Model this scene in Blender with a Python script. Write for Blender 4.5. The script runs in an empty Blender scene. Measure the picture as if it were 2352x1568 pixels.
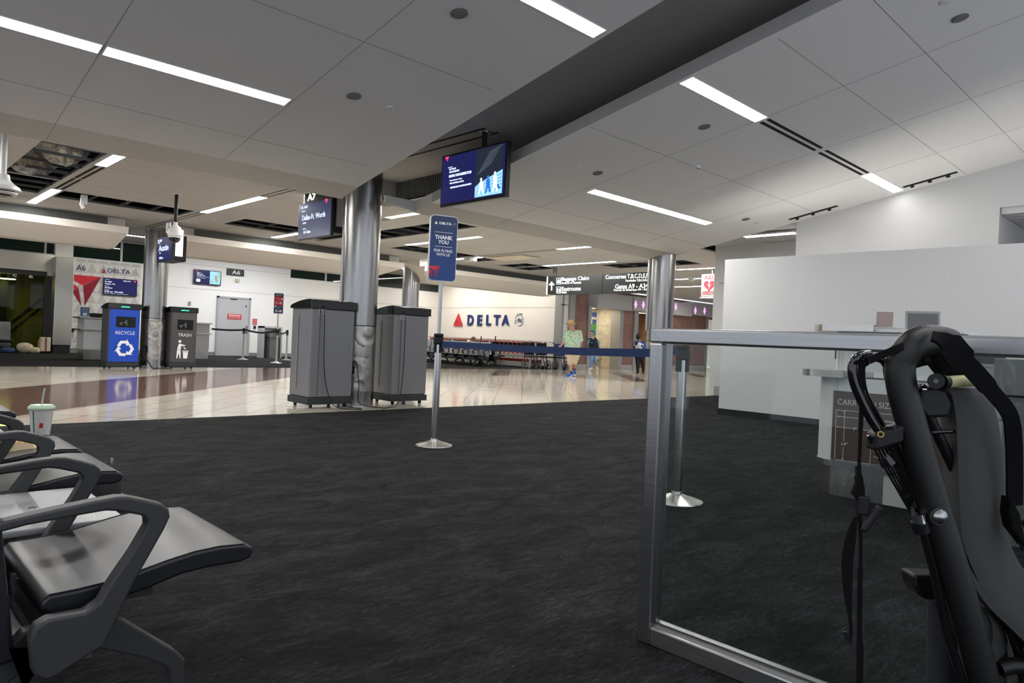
import bpy, bmesh, math, random
from math import sin, cos, pi, radians, sqrt, atan2
from mathutils import Vector, Matrix
V = Vector
scene = bpy.context.scene
COL = scene.collection
random.seed(7)

# ------------------------------------------------------------------ camera
FPX, IW, IH = 1619.0, 2352, 1568
ROLL, PITCH, YAW, CZ = radians(2.57), radians(-0.11), radians(46.0), 1.0
FWDH = V((cos(YAW), sin(YAW), 0)); RGT = V((sin(YAW), -cos(YAW), 0)); UPW = V((0, 0, 1))
FWD = FWDH * cos(PITCH) + UPW * sin(PITCH)
UPC = UPW * cos(PITCH) - FWDH * sin(PITCH)
EYE = V((0, 0, CZ))
cam_d = bpy.data.cameras.new('camera')
cam = bpy.data.objects.new('camera', cam_d); COL.objects.link(cam)
cam_d.sensor_width = 36.0; cam_d.lens = 36.0 * FPX / IW
cam_d.clip_start = 0.02; cam_d.clip_end = 200
cx = RGT * cos(ROLL) + UPC * sin(ROLL); cy = -RGT * sin(ROLL) + UPC * cos(ROLL); cz = -FWD
cam.matrix_world = Matrix(((cx.x, cy.x, cz.x, 0), (cx.y, cy.y, cz.y, 0), (cx.z, cy.z, cz.z, CZ), (0, 0, 0, 1)))
scene.camera = cam

# ------------------------------------------------------------------ world, exposure
w = bpy.data.worlds.new('world'); scene.world = w; w.use_nodes = True
w.node_tree.nodes['Background'].inputs[0].default_value = (0.75, 0.8, 0.9, 1)
w.node_tree.nodes['Background'].inputs[1].default_value = 0.17
scene.view_settings.view_transform = 'Standard'
scene.view_settings.look = 'None'
scene.view_settings.gamma = 1.0
scene.view_settings.use_curve_mapping = False
scene.view_settings.exposure = 3.0
LIGHT_GATE, LIGHT_HALL = 7.0, 9.0

# ------------------------------------------------------------------ survey helpers: sight lines on to real planes
def ray(x, y):
    dx, dy = x - IW / 2, -(y - IH / 2)
    a = dx * cos(ROLL) - dy * sin(ROLL); b = dx * sin(ROLL) + dy * cos(ROLL)
    return FWD * FPX + RGT * a + UPC * b
def FL(x, y, z=0.0):
    d = ray(x, y); return EYE + d * ((z - CZ) / d.z)
def PX(x, y, ax, v):
    d = ray(x, y); return EYE + d * (v / d[ax])
def AD(x, y, D):
    d = ray(x, y); return EYE + d * (D / d.dot(FWD))
def DEP(p): return (V(p) - EYE).dot(FWD)
S_CL, Z_CL = 0.187, 4.22
def zc(y): return Z_CL - S_CL * y
def CL(x, y):
    d = ray(x, y); n = V((0, S_CL, 1)); t = (Z_CL - n.dot(EYE)) / d.dot(n); return EYE + d * t

# ------------------------------------------------------------------ materials
MATS = {}
def mat(name, col, rough=0.5, metal=0.0, emit=None, estr=0.0, spec=0.5, coat=0.0, trans=0.0, alpha=1.0, ior=1.45):
    if name in MATS: return MATS[name]
    m = bpy.data.materials.new(name); m.use_nodes = True
    b = m.node_tree.nodes['Principled BSDF']
    b.inputs['Base Color'].default_value = (*col, 1); b.inputs['Roughness'].default_value = rough
    b.inputs['Metallic'].default_value = metal; b.inputs['Specular IOR Level'].default_value = spec
    b.inputs['IOR'].default_value = ior
    if coat: b.inputs['Coat Weight'].default_value = coat; b.inputs['Coat Roughness'].default_value = 0.08
    if trans: b.inputs['Transmission Weight'].default_value = trans
    if alpha < 1: b.inputs['Alpha'].default_value = alpha
    if emit is not None:
        b.inputs['Emission Color'].default_value = (*emit, 1); b.inputs['Emission Strength'].default_value = estr
    MATS[name] = m; return m
class NG:
    def __init__(s, m): s.m = m; s.t = m.node_tree; s.b = s.t.nodes['Principled BSDF']
    def n(s, typ, **kw):
        nd = s.t.nodes.new(typ)
        for k, v in kw.items():
            if k.startswith('i_'): nd.inputs[k[2:].replace('_', ' ')].default_value = v
            else: setattr(nd, k, v)
        return nd
    def l(s, a, b): s.t.links.new(a, b)
    def coord(s, scale=(1, 1, 1), rot=(0, 0, 0), out='Object'):
        tc = s.n('ShaderNodeTexCoord'); mp = s.n('ShaderNodeMapping')
        mp.inputs['Scale'].default_value = scale; mp.inputs['Rotation'].default_value = rot
        s.l(tc.outputs[out], mp.inputs['Vector']); return mp.outputs[0]
    def noise(s, vec, scale, detail=3, rough=.5):
        nz = s.n('ShaderNodeTexNoise'); nz.inputs['Scale'].default_value = scale; nz.inputs['Detail'].default_value = detail
        nz.inputs['Roughness'].default_value = rough
        s.l(vec, nz.inputs['Vector']); return nz
    def ramp(s, fac, stops):
        r = s.n('ShaderNodeValToRGB'); e = r.color_ramp.elements
        while len(e) < len(stops): e.new(0.5)
        for i, (p, c) in enumerate(stops): e[i].position = p; e[i].color = (*c, 1)
        s.l(fac, r.inputs[0]); return r.outputs[0]
    def bump(s, h, strength=.3, dist=.01):
        bp = s.n('ShaderNodeBump'); bp.inputs['Strength'].default_value = strength; bp.inputs['Distance'].default_value = dist
        s.l(h, bp.inputs['Height']); s.l(bp.outputs[0], s.b.inputs['Normal'])
    def col(s, c): s.l(c, s.b.inputs['Base Color'])
def noisy(name, c1, c2, scale, rough=.6, metal=0, strength=.15, sc=(1, 1, 1), dist=.004, detail=4, spec=.5, rough2=None):
    if name in MATS: return MATS[name]
    m = mat(name, c1, rough, metal, spec=spec); g = NG(m); v = g.coord(sc); nz = g.noise(v, scale, detail, .6)
    g.col(g.ramp(nz.outputs['Fac'], [(.3, c1), (.7, c2)]))
    if strength: g.bump(nz.outputs['Fac'], strength, dist)
    if rough2 is not None:
        mr = g.n('ShaderNodeMapRange'); mr.inputs['To Min'].default_value = rough; mr.inputs['To Max'].default_value = rough2
        g.l(nz.outputs['Fac'], mr.inputs['Value']); g.l(mr.outputs[0], g.b.inputs['Roughness'])
    return m

def carpet_mat():
    m = mat('carpet', (.02, .02, .022), .95, spec=.15); g = NG(m)
    v1 = g.coord((1, 4.5, 1), (0, 0, radians(38))); n1 = g.noise(v1, 13, 8, .72); n1.inputs['Distortion'].default_value = 1.6
    v2 = g.coord(); n2 = g.noise(v2, 330, 3, .75)
    n3 = g.noise(g.coord((1, 2.0, 1), (0, 0, radians(38))), 2.4, 6, .65); n3.inputs['Distortion'].default_value = .8
    v4 = g.coord((1, 1, 1)); vo = g.n('ShaderNodeTexVoronoi'); vo.inputs['Scale'].default_value = 26; g.l(v4, vo.inputs['Vector'])
    mx = g.n('ShaderNodeMath', operation='MULTIPLY'); g.l(n1.outputs['Fac'], mx.inputs[0]); mx.inputs[1].default_value = .42
    m2 = g.n('ShaderNodeMath', operation='MULTIPLY_ADD'); g.l(n2.outputs['Fac'], m2.inputs[0]); m2.inputs[1].default_value = .30; g.l(mx.outputs[0], m2.inputs[2])
    ad = g.n('ShaderNodeMath', operation='MULTIPLY_ADD'); g.l(n3.outputs['Fac'], ad.inputs[0]); ad.inputs[1].default_value = .28; g.l(m2.outputs[0], ad.inputs[2])
    mx = m2
    c = g.ramp(ad.outputs[0], [(.36, (.002, .002, .0025)), (.46, (.009, .009, .010)), (.54, (.026, .026, .028)), (.66, (.085, .085, .09))])
    # small pale specks of litter
    lt = g.n('ShaderNodeMath', operation='LESS_THAN'); g.l(vo.outputs['Distance'], lt.inputs[0]); lt.inputs[1].default_value = .055
    sepc = g.n('ShaderNodeSeparateColor'); g.l(vo.outputs['Color'], sepc.inputs[0])
    gt = g.n('ShaderNodeMath', operation='GREATER_THAN'); g.l(sepc.outputs[0], gt.inputs[0]); gt.inputs[1].default_value = .93
    mm = g.n('ShaderNodeMath', operation='MULTIPLY'); g.l(lt.outputs[0], mm.inputs[0]); g.l(gt.outputs[0], mm.inputs[1])
    mix = g.n('ShaderNodeMix', data_type='RGBA'); g.l(mm.outputs[0], mix.inputs['Factor']); g.l(c, mix.inputs['A']); mix.inputs['B'].default_value = (.3, .29, .27, 1)
    g.col(mix.outputs['Result']); g.bump(mx.outputs[0], .9, .01); return m
def tile_mat(name, ca, cb, line, rough, sx=.62, sy=.62, rot=45, grout=.005, lw=.10):
    m = mat(name, ca, rough, spec=.2); g = NG(m); v = g.coord(rot=(0, 0, radians(-rot)))
    br = g.n('ShaderNodeTexBrick'); br.offset = .0; br.squash = 1
    br.inputs['Scale'].default_value = 1; br.inputs['Brick Width'].default_value = sx; br.inputs['Row Height'].default_value = sy
    br.inputs['Mortar Size'].default_value = grout; br.inputs['Mortar Smooth'].default_value = .1; br.inputs['Bias'].default_value = 0
    g.l(v, br.inputs['Vector'])
    br.inputs['Color1'].default_value = (*ca, 1); br.inputs['Color2'].default_value = (*cb, 1); br.inputs['Mortar'].default_value = (*line, 1)
    nz = g.noise(g.coord(), 140, 4, .7)
    mix = g.n('ShaderNodeMix', data_type='RGBA', blend_type='MULTIPLY'); mix.inputs['Factor'].default_value = .35
    g.l(br.outputs['Color'], mix.inputs['A']); g.l(nz.outputs['Fac'], mix.inputs['B']); g.col(mix.outputs['Result']); return m
def brushed(name, col, rough=.3, aniso_dir='z', lo=.8, swirl=False):
    if name in MATS: return MATS[name]
    m = mat(name, col, rough, 1.0); g = NG(m)
    sc = {'z': (60, 60, 1.2), 'x': (1.2, 60, 60), 'y': (60, 1.2, 60), 'n': (3, 3, 3)}[aniso_dir]
    nz = g.noise(g.coord(sc), 4, 3, .6)
    c2 = tuple(x * lo for x in col)
    g.col(g.ramp(nz.outputs['Fac'], [(.3, c2), (.7, col)]))
    mr = g.n('ShaderNodeMapRange'); mr.inputs['To Min'].default_value = rough * .8; mr.inputs['To Max'].default_value = rough * 1.25
    g.l(nz.outputs['Fac'], mr.inputs['Value']); g.l(mr.outputs[0], g.b.inputs['Roughness'])
    if swirl:
        vo = g.n('ShaderNodeTexVoronoi'); vo.inputs['Scale'].default_value = 4.5; g.l(g.coord(), vo.inputs['Vector'])
        wv = g.n('ShaderNodeMath', operation='SINE'); mu = g.n('ShaderNodeMath', operation='MULTIPLY'); mu.inputs[1].default_value = 9
        g.l(vo.outputs['Distance'], mu.inputs[0]); g.l(mu.outputs[0], wv.inputs[0])
        sp = g.n('ShaderNodeSeparateColor'); g.l(vo.outputs['Color'], sp.inputs[0])
        ad = g.n('ShaderNodeMath', operation='MULTIPLY_ADD'); g.l(wv.outputs[0], ad.inputs[0]); ad.inputs[1].default_value = .25; g.l(sp.outputs[0], ad.inputs[2])
        g.bump(ad.outputs[0], .5, .025)
    return m
def fabric(name, col, rough=.85): return noisy(name, col, tuple(min(1, c * 1.35) for c in col), 90, rough, strength=.2)
def hammered(name, col, rough=.28):
    if name in MATS: return MATS[name]
    m = mat(name, col, rough, .0, spec=.45); g = NG(m); nz = g.noise(g.coord(), 520, 2, .6); g.bump(nz.outputs['Fac'], .5, .0012); return m

CARPET = carpet_mat()
TILE = tile_mat('cream_terrazzo', (.70, .64, .53), (.76, .70, .59), (.24, .20, .16), .08, sx=.92, sy=.46, grout=.007)
BROWN = tile_mat('brown_terrazzo', (.17, .095, .075), (.21, .125, .10), (.10, .06, .05), .09, sx=.92, sy=.23)
GREYT = tile_mat('grey_terrazzo', (.16, .145, .13), (.19, .17, .15), (.10, .09, .08), .08)
CEIL = noisy('perforated_ceiling_panel', (.78, .77, .755), (.84, .83, .815), 260, .9, strength=.12, dist=.002)
CEILH = noisy('hall_ceiling_panel', (.42, .415, .40), (.48, .47, .455), 200, .75, strength=.1, dist=.002)
BAND = noisy('smooth_cream_band', (.60, .575, .53), (.64, .61, .565), 60, .7, strength=.02)
SOFF = noisy('cream_soffit_paint', (.80, .76, .70), (.84, .80, .74), 40, .7, strength=.02)
JOINT = mat('panel_joint_shadow_gap', (.36, .355, .35), .9)
WHITE = noisy('white_wall_paint', (.78, .77, .745), (.82, .81, .785), 30, .55, strength=.03)
WARM = noisy('cream_wall_laminate', (.84, .80, .73), (.87, .83, .77), 30, .5, strength=.03)
GREYW = noisy('light_grey_wall_paint', (.56, .56, .56), (.60, .60, .60), 40, .6, strength=.03)
GREYP = mat('grey_metal_trim', (.30, .30, .30), .4, .6)
BASEB = mat('black_baseboard_rubber', (.012, .013, .016), .45)
RIB = mat('ribbed_grille', (.17, .18, .17), .6, .3)
BLACKV = noisy('plenum_black', (.004, .004, .005), (.012, .012, .012), 9, .9, strength=0)
GRIDM = mat('ceiling_grid_steel', (.10, .10, .10), .5, .7)
STEEL = brushed('brushed_column_steel', (.36, .355, .345), .24, 'z')
STEELD = brushed('swirl_finished_steel', (.46, .44, .41), .33, 'n', swirl=True)
STEELH = brushed('brushed_rail_steel', (.42, .42, .42), .3, 'y')
CHROME = mat('polished_chrome', (.8, .8, .8), .12, 1.0)
SATIN = brushed('satin_post_steel', (.66, .66, .65), .22, 'z')
GALV = brushed('kick_plate_steel', (.66, .65, .63), .25, 'z', lo=.7)
BLACKP = mat('black_plastic', (.007, .007, .008), .42, spec=.35)
BLACKG = mat('gloss_black_plastic', (.006, .006, .007), .12, coat=.5)
LEATH = noisy('black_seat_leather', (.010, .0105, .013), (.014, .015, .018), 500, .34, strength=.15, dist=.001, spec=.55)
SEATGRAY = noisy('charcoal_armrest_plastic', (.034, .034, .0345), (.040, .040, .0405), 600, .5, strength=.1, dist=.0008)
NAVY = mat('navy_sign_face', (.012, .035, .14), .35)
BLUEB = noisy('navy_belt_webbing', (.006, .022, .085), (.01, .032, .11), 300, .7, strength=.2, sc=(1, 1, 6), dist=.002)
WHT = mat('white_lettering', (.85, .85, .85), .5)
RED = mat('logo_red', (.62, .02, .04), .4)
DRED = mat('logo_dark_red', (.26, .01, .03), .4)
NAVL = mat('logo_navy', (.01, .03, .16), .4)
def glass_mat(name, tint=(.93, .96, .95), refl=.45):
    m = bpy.data.materials.new(name); m.use_nodes = True; t = m.node_tree; t.nodes.clear()
    o = t.nodes.new('ShaderNodeOutputMaterial'); mx = t.nodes.new('ShaderNodeMixShader'); tr = t.nodes.new('ShaderNodeBsdfTransparent')
    gl = t.nodes.new('ShaderNodeBsdfGlossy'); fr = t.nodes.new('ShaderNodeFresnel'); fr.inputs[0].default_value = 1.45
    tr.inputs[0].default_value = (*tint, 1); gl.inputs['Roughness'].default_value = .02; gl.inputs['Color'].default_value = (.9, .9, .9, 1)
    fm = t.nodes.new('ShaderNodeMath'); fm.operation = 'MULTIPLY'; fm.inputs[1].default_value = refl; t.links.new(fr.outputs[0], fm.inputs[0]); t.links.new(fm.outputs[0], mx.inputs[0]); t.links.new(tr.outputs[0], mx.inputs[1]); t.links.new(gl.outputs[0], mx.inputs[2]); t.links.new(mx.outputs[0], o.inputs[0])
    MATS[name] = m; return m
GLASS = glass_mat('barrier_glass', (.84, .87, .86))
WINGL = mat('night_window_glass', (.006, .018, .014), .03, spec=.8)
def emis(name, col, s): return mat(name, (0, 0, 0) if s > .3 else (.004, .004, .005), .25, emit=col, estr=s)
EL_G = emis('gate_light_diffuser', (1.0, .985, .96), LIGHT_GATE)
EL_H = emis('hall_light_diffuser', (1.0, .975, .94), LIGHT_HALL)

# ------------------------------------------------------------------ mesh builder
class MB:
    def __init__(s): s.v = []; s.f = []; s.m = []
    def add(s, vs, fs, mi=0):
        o = len(s.v); s.v += [tuple(p) for p in vs]; s.f += [tuple(i + o for i in f) for f in fs]; s.m += [mi] * len(fs); return s
    def box(s, x0, y0, z0, x1, y1, z1, mi=0):
        x0, x1 = sorted((x0, x1)); y0, y1 = sorted((y0, y1)); z0, z1 = sorted((z0, z1))
        return s.add([(x0, y0, z0), (x1, y0, z0), (x1, y1, z0), (x0, y1, z0), (x0, y0, z1), (x1, y0, z1), (x1, y1, z1), (x0, y1, z1)],
                     [(0, 3, 2, 1), (4, 5, 6, 7), (0, 1, 5, 4), (1, 2, 6, 5), (2, 3, 7, 6), (3, 0, 4, 7)], mi)
    def obox(s, c, size, u=(1, 0, 0), v=(0, 1, 0), w_=(0, 0, 1), mi=0):
        c, u, v, w_ = V(c), V(u).normalized() * size[0] / 2, V(v).normalized() * size[1] / 2, V(w_).normalized() * size[2] / 2
        P = [c - u - v - w_, c + u - v - w_, c + u + v - w_, c - u + v - w_, c - u - v + w_, c + u - v + w_, c + u + v + w_, c - u + v + w_]
        return s.add(P, [(0, 3, 2, 1), (4, 5, 6, 7), (0, 1, 5, 4), (1, 2, 6, 5), (2, 3, 7, 6), (3, 0, 4, 7)], mi)
    def prism(s, pts, off, mi=0, mi_cap=None):
        n = len(pts); off = V(off); P = [V(p) for p in pts] + [V(p) + off for p in pts]
        mc = mi if mi_cap is None else mi_cap
        s.add(P, [tuple(range(n))[::-1], tuple(range(n, 2 * n))], mc)
        o = len(s.v) - 2 * n
        for i in range(n):
            j = (i + 1) % n; s.f.append((o + i, o + j, o + n + j, o + n + i)); s.m.append(mi)
        return s
    def quad(s, a, b, c, d, mi=0): return s.add([a, b, c, d], [(0, 1, 2, 3)], mi)
    def tube(s, path, r, n=10, mi=0, flat=None, closed=False):
        P = [V(p) for p in path]; rs = r if isinstance(r, (list, tuple)) else [r] * len(P)
        rings = []; prev = None
        for i, p in enumerate(P):
            if closed: d = (P[(i + 1) % len(P)] - P[i - 1])
            else: d = (P[min(i + 1, len(P) - 1)] - P[max(i - 1, 0)])
            if d.length < 1e-9: d = V((0, 0, 1))
            d.normalize()
            if prev is None:
                a = V((0, 0, 1)) if abs(d.z) < .9 else V((0, 1, 0)); u = d.cross(a).normalized()
            else:
                u = prev - d * prev.dot(d); u = u.normalized() if u.length > 1e-6 else d.orthogonal().normalized()
            prev = u; v = d.cross(u)
            fu, fv = (1, 1) if flat is None else flat
            rings.append([p + (u * cos(2 * pi * k / n) * fu + v * sin(2 * pi * k / n) * fv) * rs[i] for k in range(n)])
        o = len(s.v)
        for rg in rings: s.v += [tuple(q) for q in rg]
        m = len(rings)
        for i in range(m if closed else m - 1):
            i2 = (i + 1) % m
            for k in range(n):
                k2 = (k + 1) % n; s.f.append((o + i * n + k, o + i * n + k2, o + i2 * n + k2, o + i2 * n + k)); s.m.append(mi)
        if not closed:
            s.f.append(tuple(o + k for k in range(n))[::-1]); s.m.append(mi)
            s.f.append(tuple(o + (m - 1) * n + k for k in range(n))); s.m.append(mi)
        return s
    def ribbon(s, path, wd, th, side, mi=0):
        """flat strap: path centre line, width along vector(s) side"""
        P = [V(p) for p in path]; n = len(P); rings = []
        for i, p in enumerate(P):
            d = (P[min(i + 1, n - 1)] - P[max(i - 1, 0)]).normalized()
            sd = V(side[i]) if isinstance(side, list) else V(side)
            sd = (sd - d * sd.dot(d)).normalized(); nn = d.cross(sd)
            w2 = (wd[i] if isinstance(wd, (list, tuple)) else wd) / 2
            rings.append([p + sd * w2 + nn * th / 2, p - sd * w2 + nn * th / 2, p - sd * w2 - nn * th / 2, p + sd * w2 - nn * th / 2])
        o = len(s.v)
        for r_ in rings: s.v += [tuple(q) for q in r_]
        for i in range(n - 1):
            for k in range(4):
                k2 = (k + 1) % 4; s.f.append((o + i * 4 + k, o + i * 4 + k2, o + i * 4 + 4 + k2, o + i * 4 + 4 + k)); s.m.append(mi)
        s.f += [(o + 3, o + 2, o + 1, o), (o + n * 4 - 4, o + n * 4 - 3, o + n * 4 - 2, o + n * 4 - 1)]; s.m += [mi, mi]
        return s
    def lathe(s, c, prof, n=32, mi=0, axis='z', sx=1, sy=1):
        o = len(s.v); c = V(c)
        for r, h in prof:
            for k in range(n):
                a = 2 * pi * k / n; q = (r * cos(a) * sx, r * sin(a) * sy, h)
                if axis == 'x': q = (q[2], q[0], q[1])
                elif axis == 'y': q = (q[0], q[2], q[1])
                s.v.append(tuple(c + V(q)))
        for i in range(len(prof) - 1):
            for k in range(n):
                k2 = (k + 1) % n; s.f.append((o + i * n + k, o + i * n + k2, o + (i + 1) * n + k2, o + (i + 1) * n + k)); s.m.append(mi)
        s.f.append(tuple(o + k for k in range(n))[::-1]); s.m.append(mi)
        s.f.append(tuple(o + (len(prof) - 1) * n + k for k in range(n))); s.m.append(mi)
        return s
    def ball(s, c, r, n=12, mi=0, sc=(1, 1, 1)):
        prof = [(max(1e-4, r * sin(pi * i / (n // 2 * 1.0))), -r * cos(pi * i / (n // 2 * 1.0))) for i in range(n // 2 + 1)]
        o = len(s.v); s.lathe((0, 0, 0), prof, n, mi)
        for i in range(o, len(s.v)): q = s.v[i]; s.v[i] = (c[0] + q[0] * sc[0], c[1] + q[1] * sc[1], c[2] + q[2] * sc[2])
        return s
    def text(s, txt, c, u, v, w_, h, th=.003, mi=0, align='C', bold=0.0):
        """lettering fitted in a w_ x h box centred at c; u right, v up"""
        cu = bpy.data.curves.new('t', 'FONT'); cu.body = txt; cu.resolution_u = 3; cu.offset = bold; cu.extrude = .5
        ob = bpy.data.objects.new('t', cu); COL.objects.link(ob)
        dg = bpy.context.evaluated_depsgraph_get(); me = bpy.data.meshes.new_from_object(ob.evaluated_get(dg))
        vs = [p.co.copy() for p in me.vertices]
        if vs:
            x0 = min(p.x for p in vs); x1 = max(p.x for p in vs); y0 = min(p.y for p in vs); y1 = max(p.y for p in vs)
            c, u, v = V(c), V(u).normalized(), V(v).normalized(); nn = u.cross(v)
            sx = w_ / (x1 - x0); sy = h / (y1 - y0)
            P = [c + u * ((p.x - (x0 + x1) / 2) * sx) + v * ((p.y - (y0 + y1) / 2) * sy) + nn * (p.z + .5) * th for p in vs]
            s.add(P, [tuple(f.vertices) for f in me.polygons], mi)
        bpy.data.objects.remove(ob); bpy.data.curves.remove(cu); bpy.data.meshes.remove(me); return s
    def build(s, name, mats, parent=None, smooth=False, bevel=0, seg=2, sharp=35):
        me = bpy.data.meshes.new(name); me.from_pydata(s.v, [], s.f)
        for m in (mats if isinstance(mats, (list, tuple)) else [mats]): me.materials.append(m)
        me.polygons.foreach_set('material_index', s.m)
        bm = bmesh.new(); bm.from_mesh(me); bmesh.ops.recalc_face_normals(bm, faces=bm.faces); bm.to_mesh(me); bm.free()
        if smooth:
            me.polygons.foreach_set('use_smooth', [True] * len(me.polygons)); me.set_sharp_from_angle(angle=radians(sharp))
        me.update(); o = bpy.data.objects.new(name, me); COL.objects.link(o)
        if bevel:
            b = o.modifiers.new('b', 'BEVEL'); b.width = bevel; b.segments = seg; b.limit_method = 'ANGLE'; b.angle_limit = radians(40); b.harden_normals = False
        if parent is not None: adopt(o, parent)
        return o
def Mloc(o): return Matrix.Translation(o.location) @ o.rotation_euler.to_matrix().to_4x4()
def adopt(o, p):
    o.parent = p
    o.matrix_parent_inverse = Mloc(p).inverted() if p.parent is None and p.type == 'EMPTY' else Matrix()
def tag(o, label=None, cat=None, group=None, kind=None):
    if label: o['label'] = label
    if cat: o['category'] = cat
    if group: o['group'] = group
    if kind: o['kind'] = kind
    return o
def thing(name, label, cat, loc=(0, 0, 0), group=None, rz=0):
    o = bpy.data.objects.new(name, None); COL.objects.link(o); o.empty_display_size = .1
    o.location = loc; o.rotation_euler = (0, 0, rz); return tag(o, label, cat, group)
def struct(name, mb, m, **k): return tag(mb.build(name, m, **k), kind='structure')
def clone(root, loc, rz=0, label=None, group=None):
    r = root.copy(); COL.objects.link(r); r.location = loc; r.rotation_euler = (0, 0, rz)
    if label: r['label'] = label
    if group: r['group'] = group
    for ch in [o for o in root.children]:
        c = ch.copy(); COL.objects.link(c); c.parent = r
        for gch in ch.children:
            d = gch.copy(); COL.objects.link(d); d.parent = c
    return r
def arc(c, r, a0, a1, n, u, v):
    c, u, v = V(c), V(u), V(v); return [c + u * r * cos(a0 + (a1 - a0) * i / n) + v * r * sin(a0 + (a1 - a0) * i / n) for i in range(n + 1)]
def smoothp(P, k=6):
    P = [V(p) for p in P]; out = []
    for i in range(len(P) - 1):
        a, b, c, d = P[max(i - 1, 0)], P[i], P[i + 1], P[min(i + 2, len(P) - 1)]
        for j in range(k):
            t = j / k; out.append(.5 * ((2 * b) + (c - a) * t + (2 * a - 5 * b + 4 * c - d) * t * t + (3 * b - a - 3 * c + d) * t ** 3))
    out.append(P[-1]); return out
def round_poly(c, w_, h, r, u, v, n=5):
    c, u, v = V(c), V(u).normalized(), V(v).normalized(); pts = []
    for sx, sy, a in ((1, 1, 0), (-1, 1, 90), (-1, -1, 180), (1, -1, 270)):
        for i in range(n + 1):
            t = radians(a + 90 * i / n); pts.append(c + u * (sx * (w_ / 2 - r) + r * cos(t)) + v * (sy * (h / 2 - r) + r * sin(t)))
    return pts
def logo(mb, c, w_, h, u, v, th=.004, m0=0, m1=1):
    """split triangular airline emblem, two shades"""
    c, u, v = V(c), V(u).normalized(), V(v).normalized(); nn = u.cross(v)
    P = lambda a, b: c + u * a * w_ + v * (b - .5) * h
    for pts, mi in (([(0, 1), (-.46, .10), (0, .42)], m0), ([(0, 1), (0, .42), (.46, .10)], m1), ([(-.5, 0), (0, .33), (0, 0)], m1), ([(0, 0), (0, .33), (.5, 0)], m0)):
        mb.prism([P(*q) for q in pts], nn * th, mi)
    return mb
XA, YB, ZU = V((1, 0, 0)), V((0, 1, 0)), V((0, 0, 1))
#==STRUCTURE==
# floors
struct('floor', MB().box(-6, -4, -.1, 14.6, 7.9, 0).box(14.6, -4, -.1, 34, 7.6, 0), CARPET)
ft = struct('floor', MB().box(-6, 7.9, -.1, 34, 17.5, 0).box(14.6, 7.6, -.1, 34, 7.9, 0).box(19.5, 17.5, -.1, 34, 26, 0), TILE)
def slab(pts, z=.0008): return MB().prism([(x, y, -.01) for x, y in pts], (0, 0, .01 + z))
slab([(-2.64, 7.9), (.6, 7.9), (10.7, 17.5), (7.55, 17.5)]).build('brown_inlay', BROWN, ft)
slab([(13.1, 14.35), (16.3, 17.5), (16.95, 17.5), (13.6, 14.15)]).build('grey_inlay', GREYT, ft)
slab([(19.9, 15.56), (20.7, 15.57), (16.7, 11.65), (16.1, 11.73)]).build('grey_inlay', GREYT, ft)
slab([(25.3, 16.3), (26.0, 16.3), (22.6, 13.2), (21.9, 13.2)]).build('grey_inlay', GREYT, ft)
struct('floor', MB().box(-6, 17.5, -.1, 19.5, 26, 0), CARPET)

# ceilings: concourse slab with missing tiles, black void over it
HOLES = [(1.76, 9.6, 2.48, 12.75), (.5, 12.8, 2.48, 14.45), (2.72, 13.72, 4.85, 14.6), (5.8, 13.72, 7.25, 14.85), (8.15, 10.3, 8.92, 13.7),
         (9.9, 13.9, 12.05, 14.8), (12.4, 14.0, 13.0, 14.95), (13.84, 13.9, 14.5, 15.1), (14.6, 14.0, 15.3, 15.25), (15.0, 9.6, 15.9, 12.2)]
RX0, RX1, RY0, RY1, RZ = 3.0, 6.49, 6.17, 9.55, 3.45
def slab_holes(x0, y0, x1, y1, z, th, holes):
    xs = sorted({x0, x1, *[h[0] for h in holes], *[h[2] for h in holes]}); ys = sorted({y0, y1, *[h[1] for h in holes], *[h[3] for h in holes]})
    xs = [x for x in xs if x0 <= x <= x1]; ys = [y for y in ys if y0 <= y <= y1]; mb = MB()
    for i in range(len(xs) - 1):
        run = None
        for j in range(len(ys) - 1):
            mx, my = (xs[i] + xs[i + 1]) / 2, (ys[j] + ys[j + 1]) / 2
            inside = any(h[0] < mx < h[2] and h[1] < my < h[3] for h in holes)
            if not inside:
                if run is None: run = ys[j]
                end = ys[j + 1]
            if (inside or j == len(ys) - 2) and run is not None:
                mb.box(xs[i], run, z, xs[i + 1], end, z + th); run = None
    return mb
cl = struct('ceiling', slab_holes(-6, 8.2, 34, 17.3, 3.15, .03, HOLES + [(RX0, 8.2, RX1, RY1)]), CEILH)
jb = MB()
for k in range(-4, 24):
    for dx in (0.0,):
        x = 1.35 + 1.2 * k; 
        if x > 33: continue
        jb.box(x - .003, (RY1 if RX0 < x < RX1 else 8.3), 3.149, x + .003, 17.2, 3.1505)
for y in (9.6, 11.1, 12.75, 13.7, 14.9, 16.1):
    if y < RY1: jb.box(-6, y - .003, 3.149, RX0, y + .003, 3.1505).box(RX1, y - .003, 3.149, 34, y + .003, 3.1505)
    else: jb.box(-6, y - .003, 3.149, 34, y + .003, 3.1505)
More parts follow.
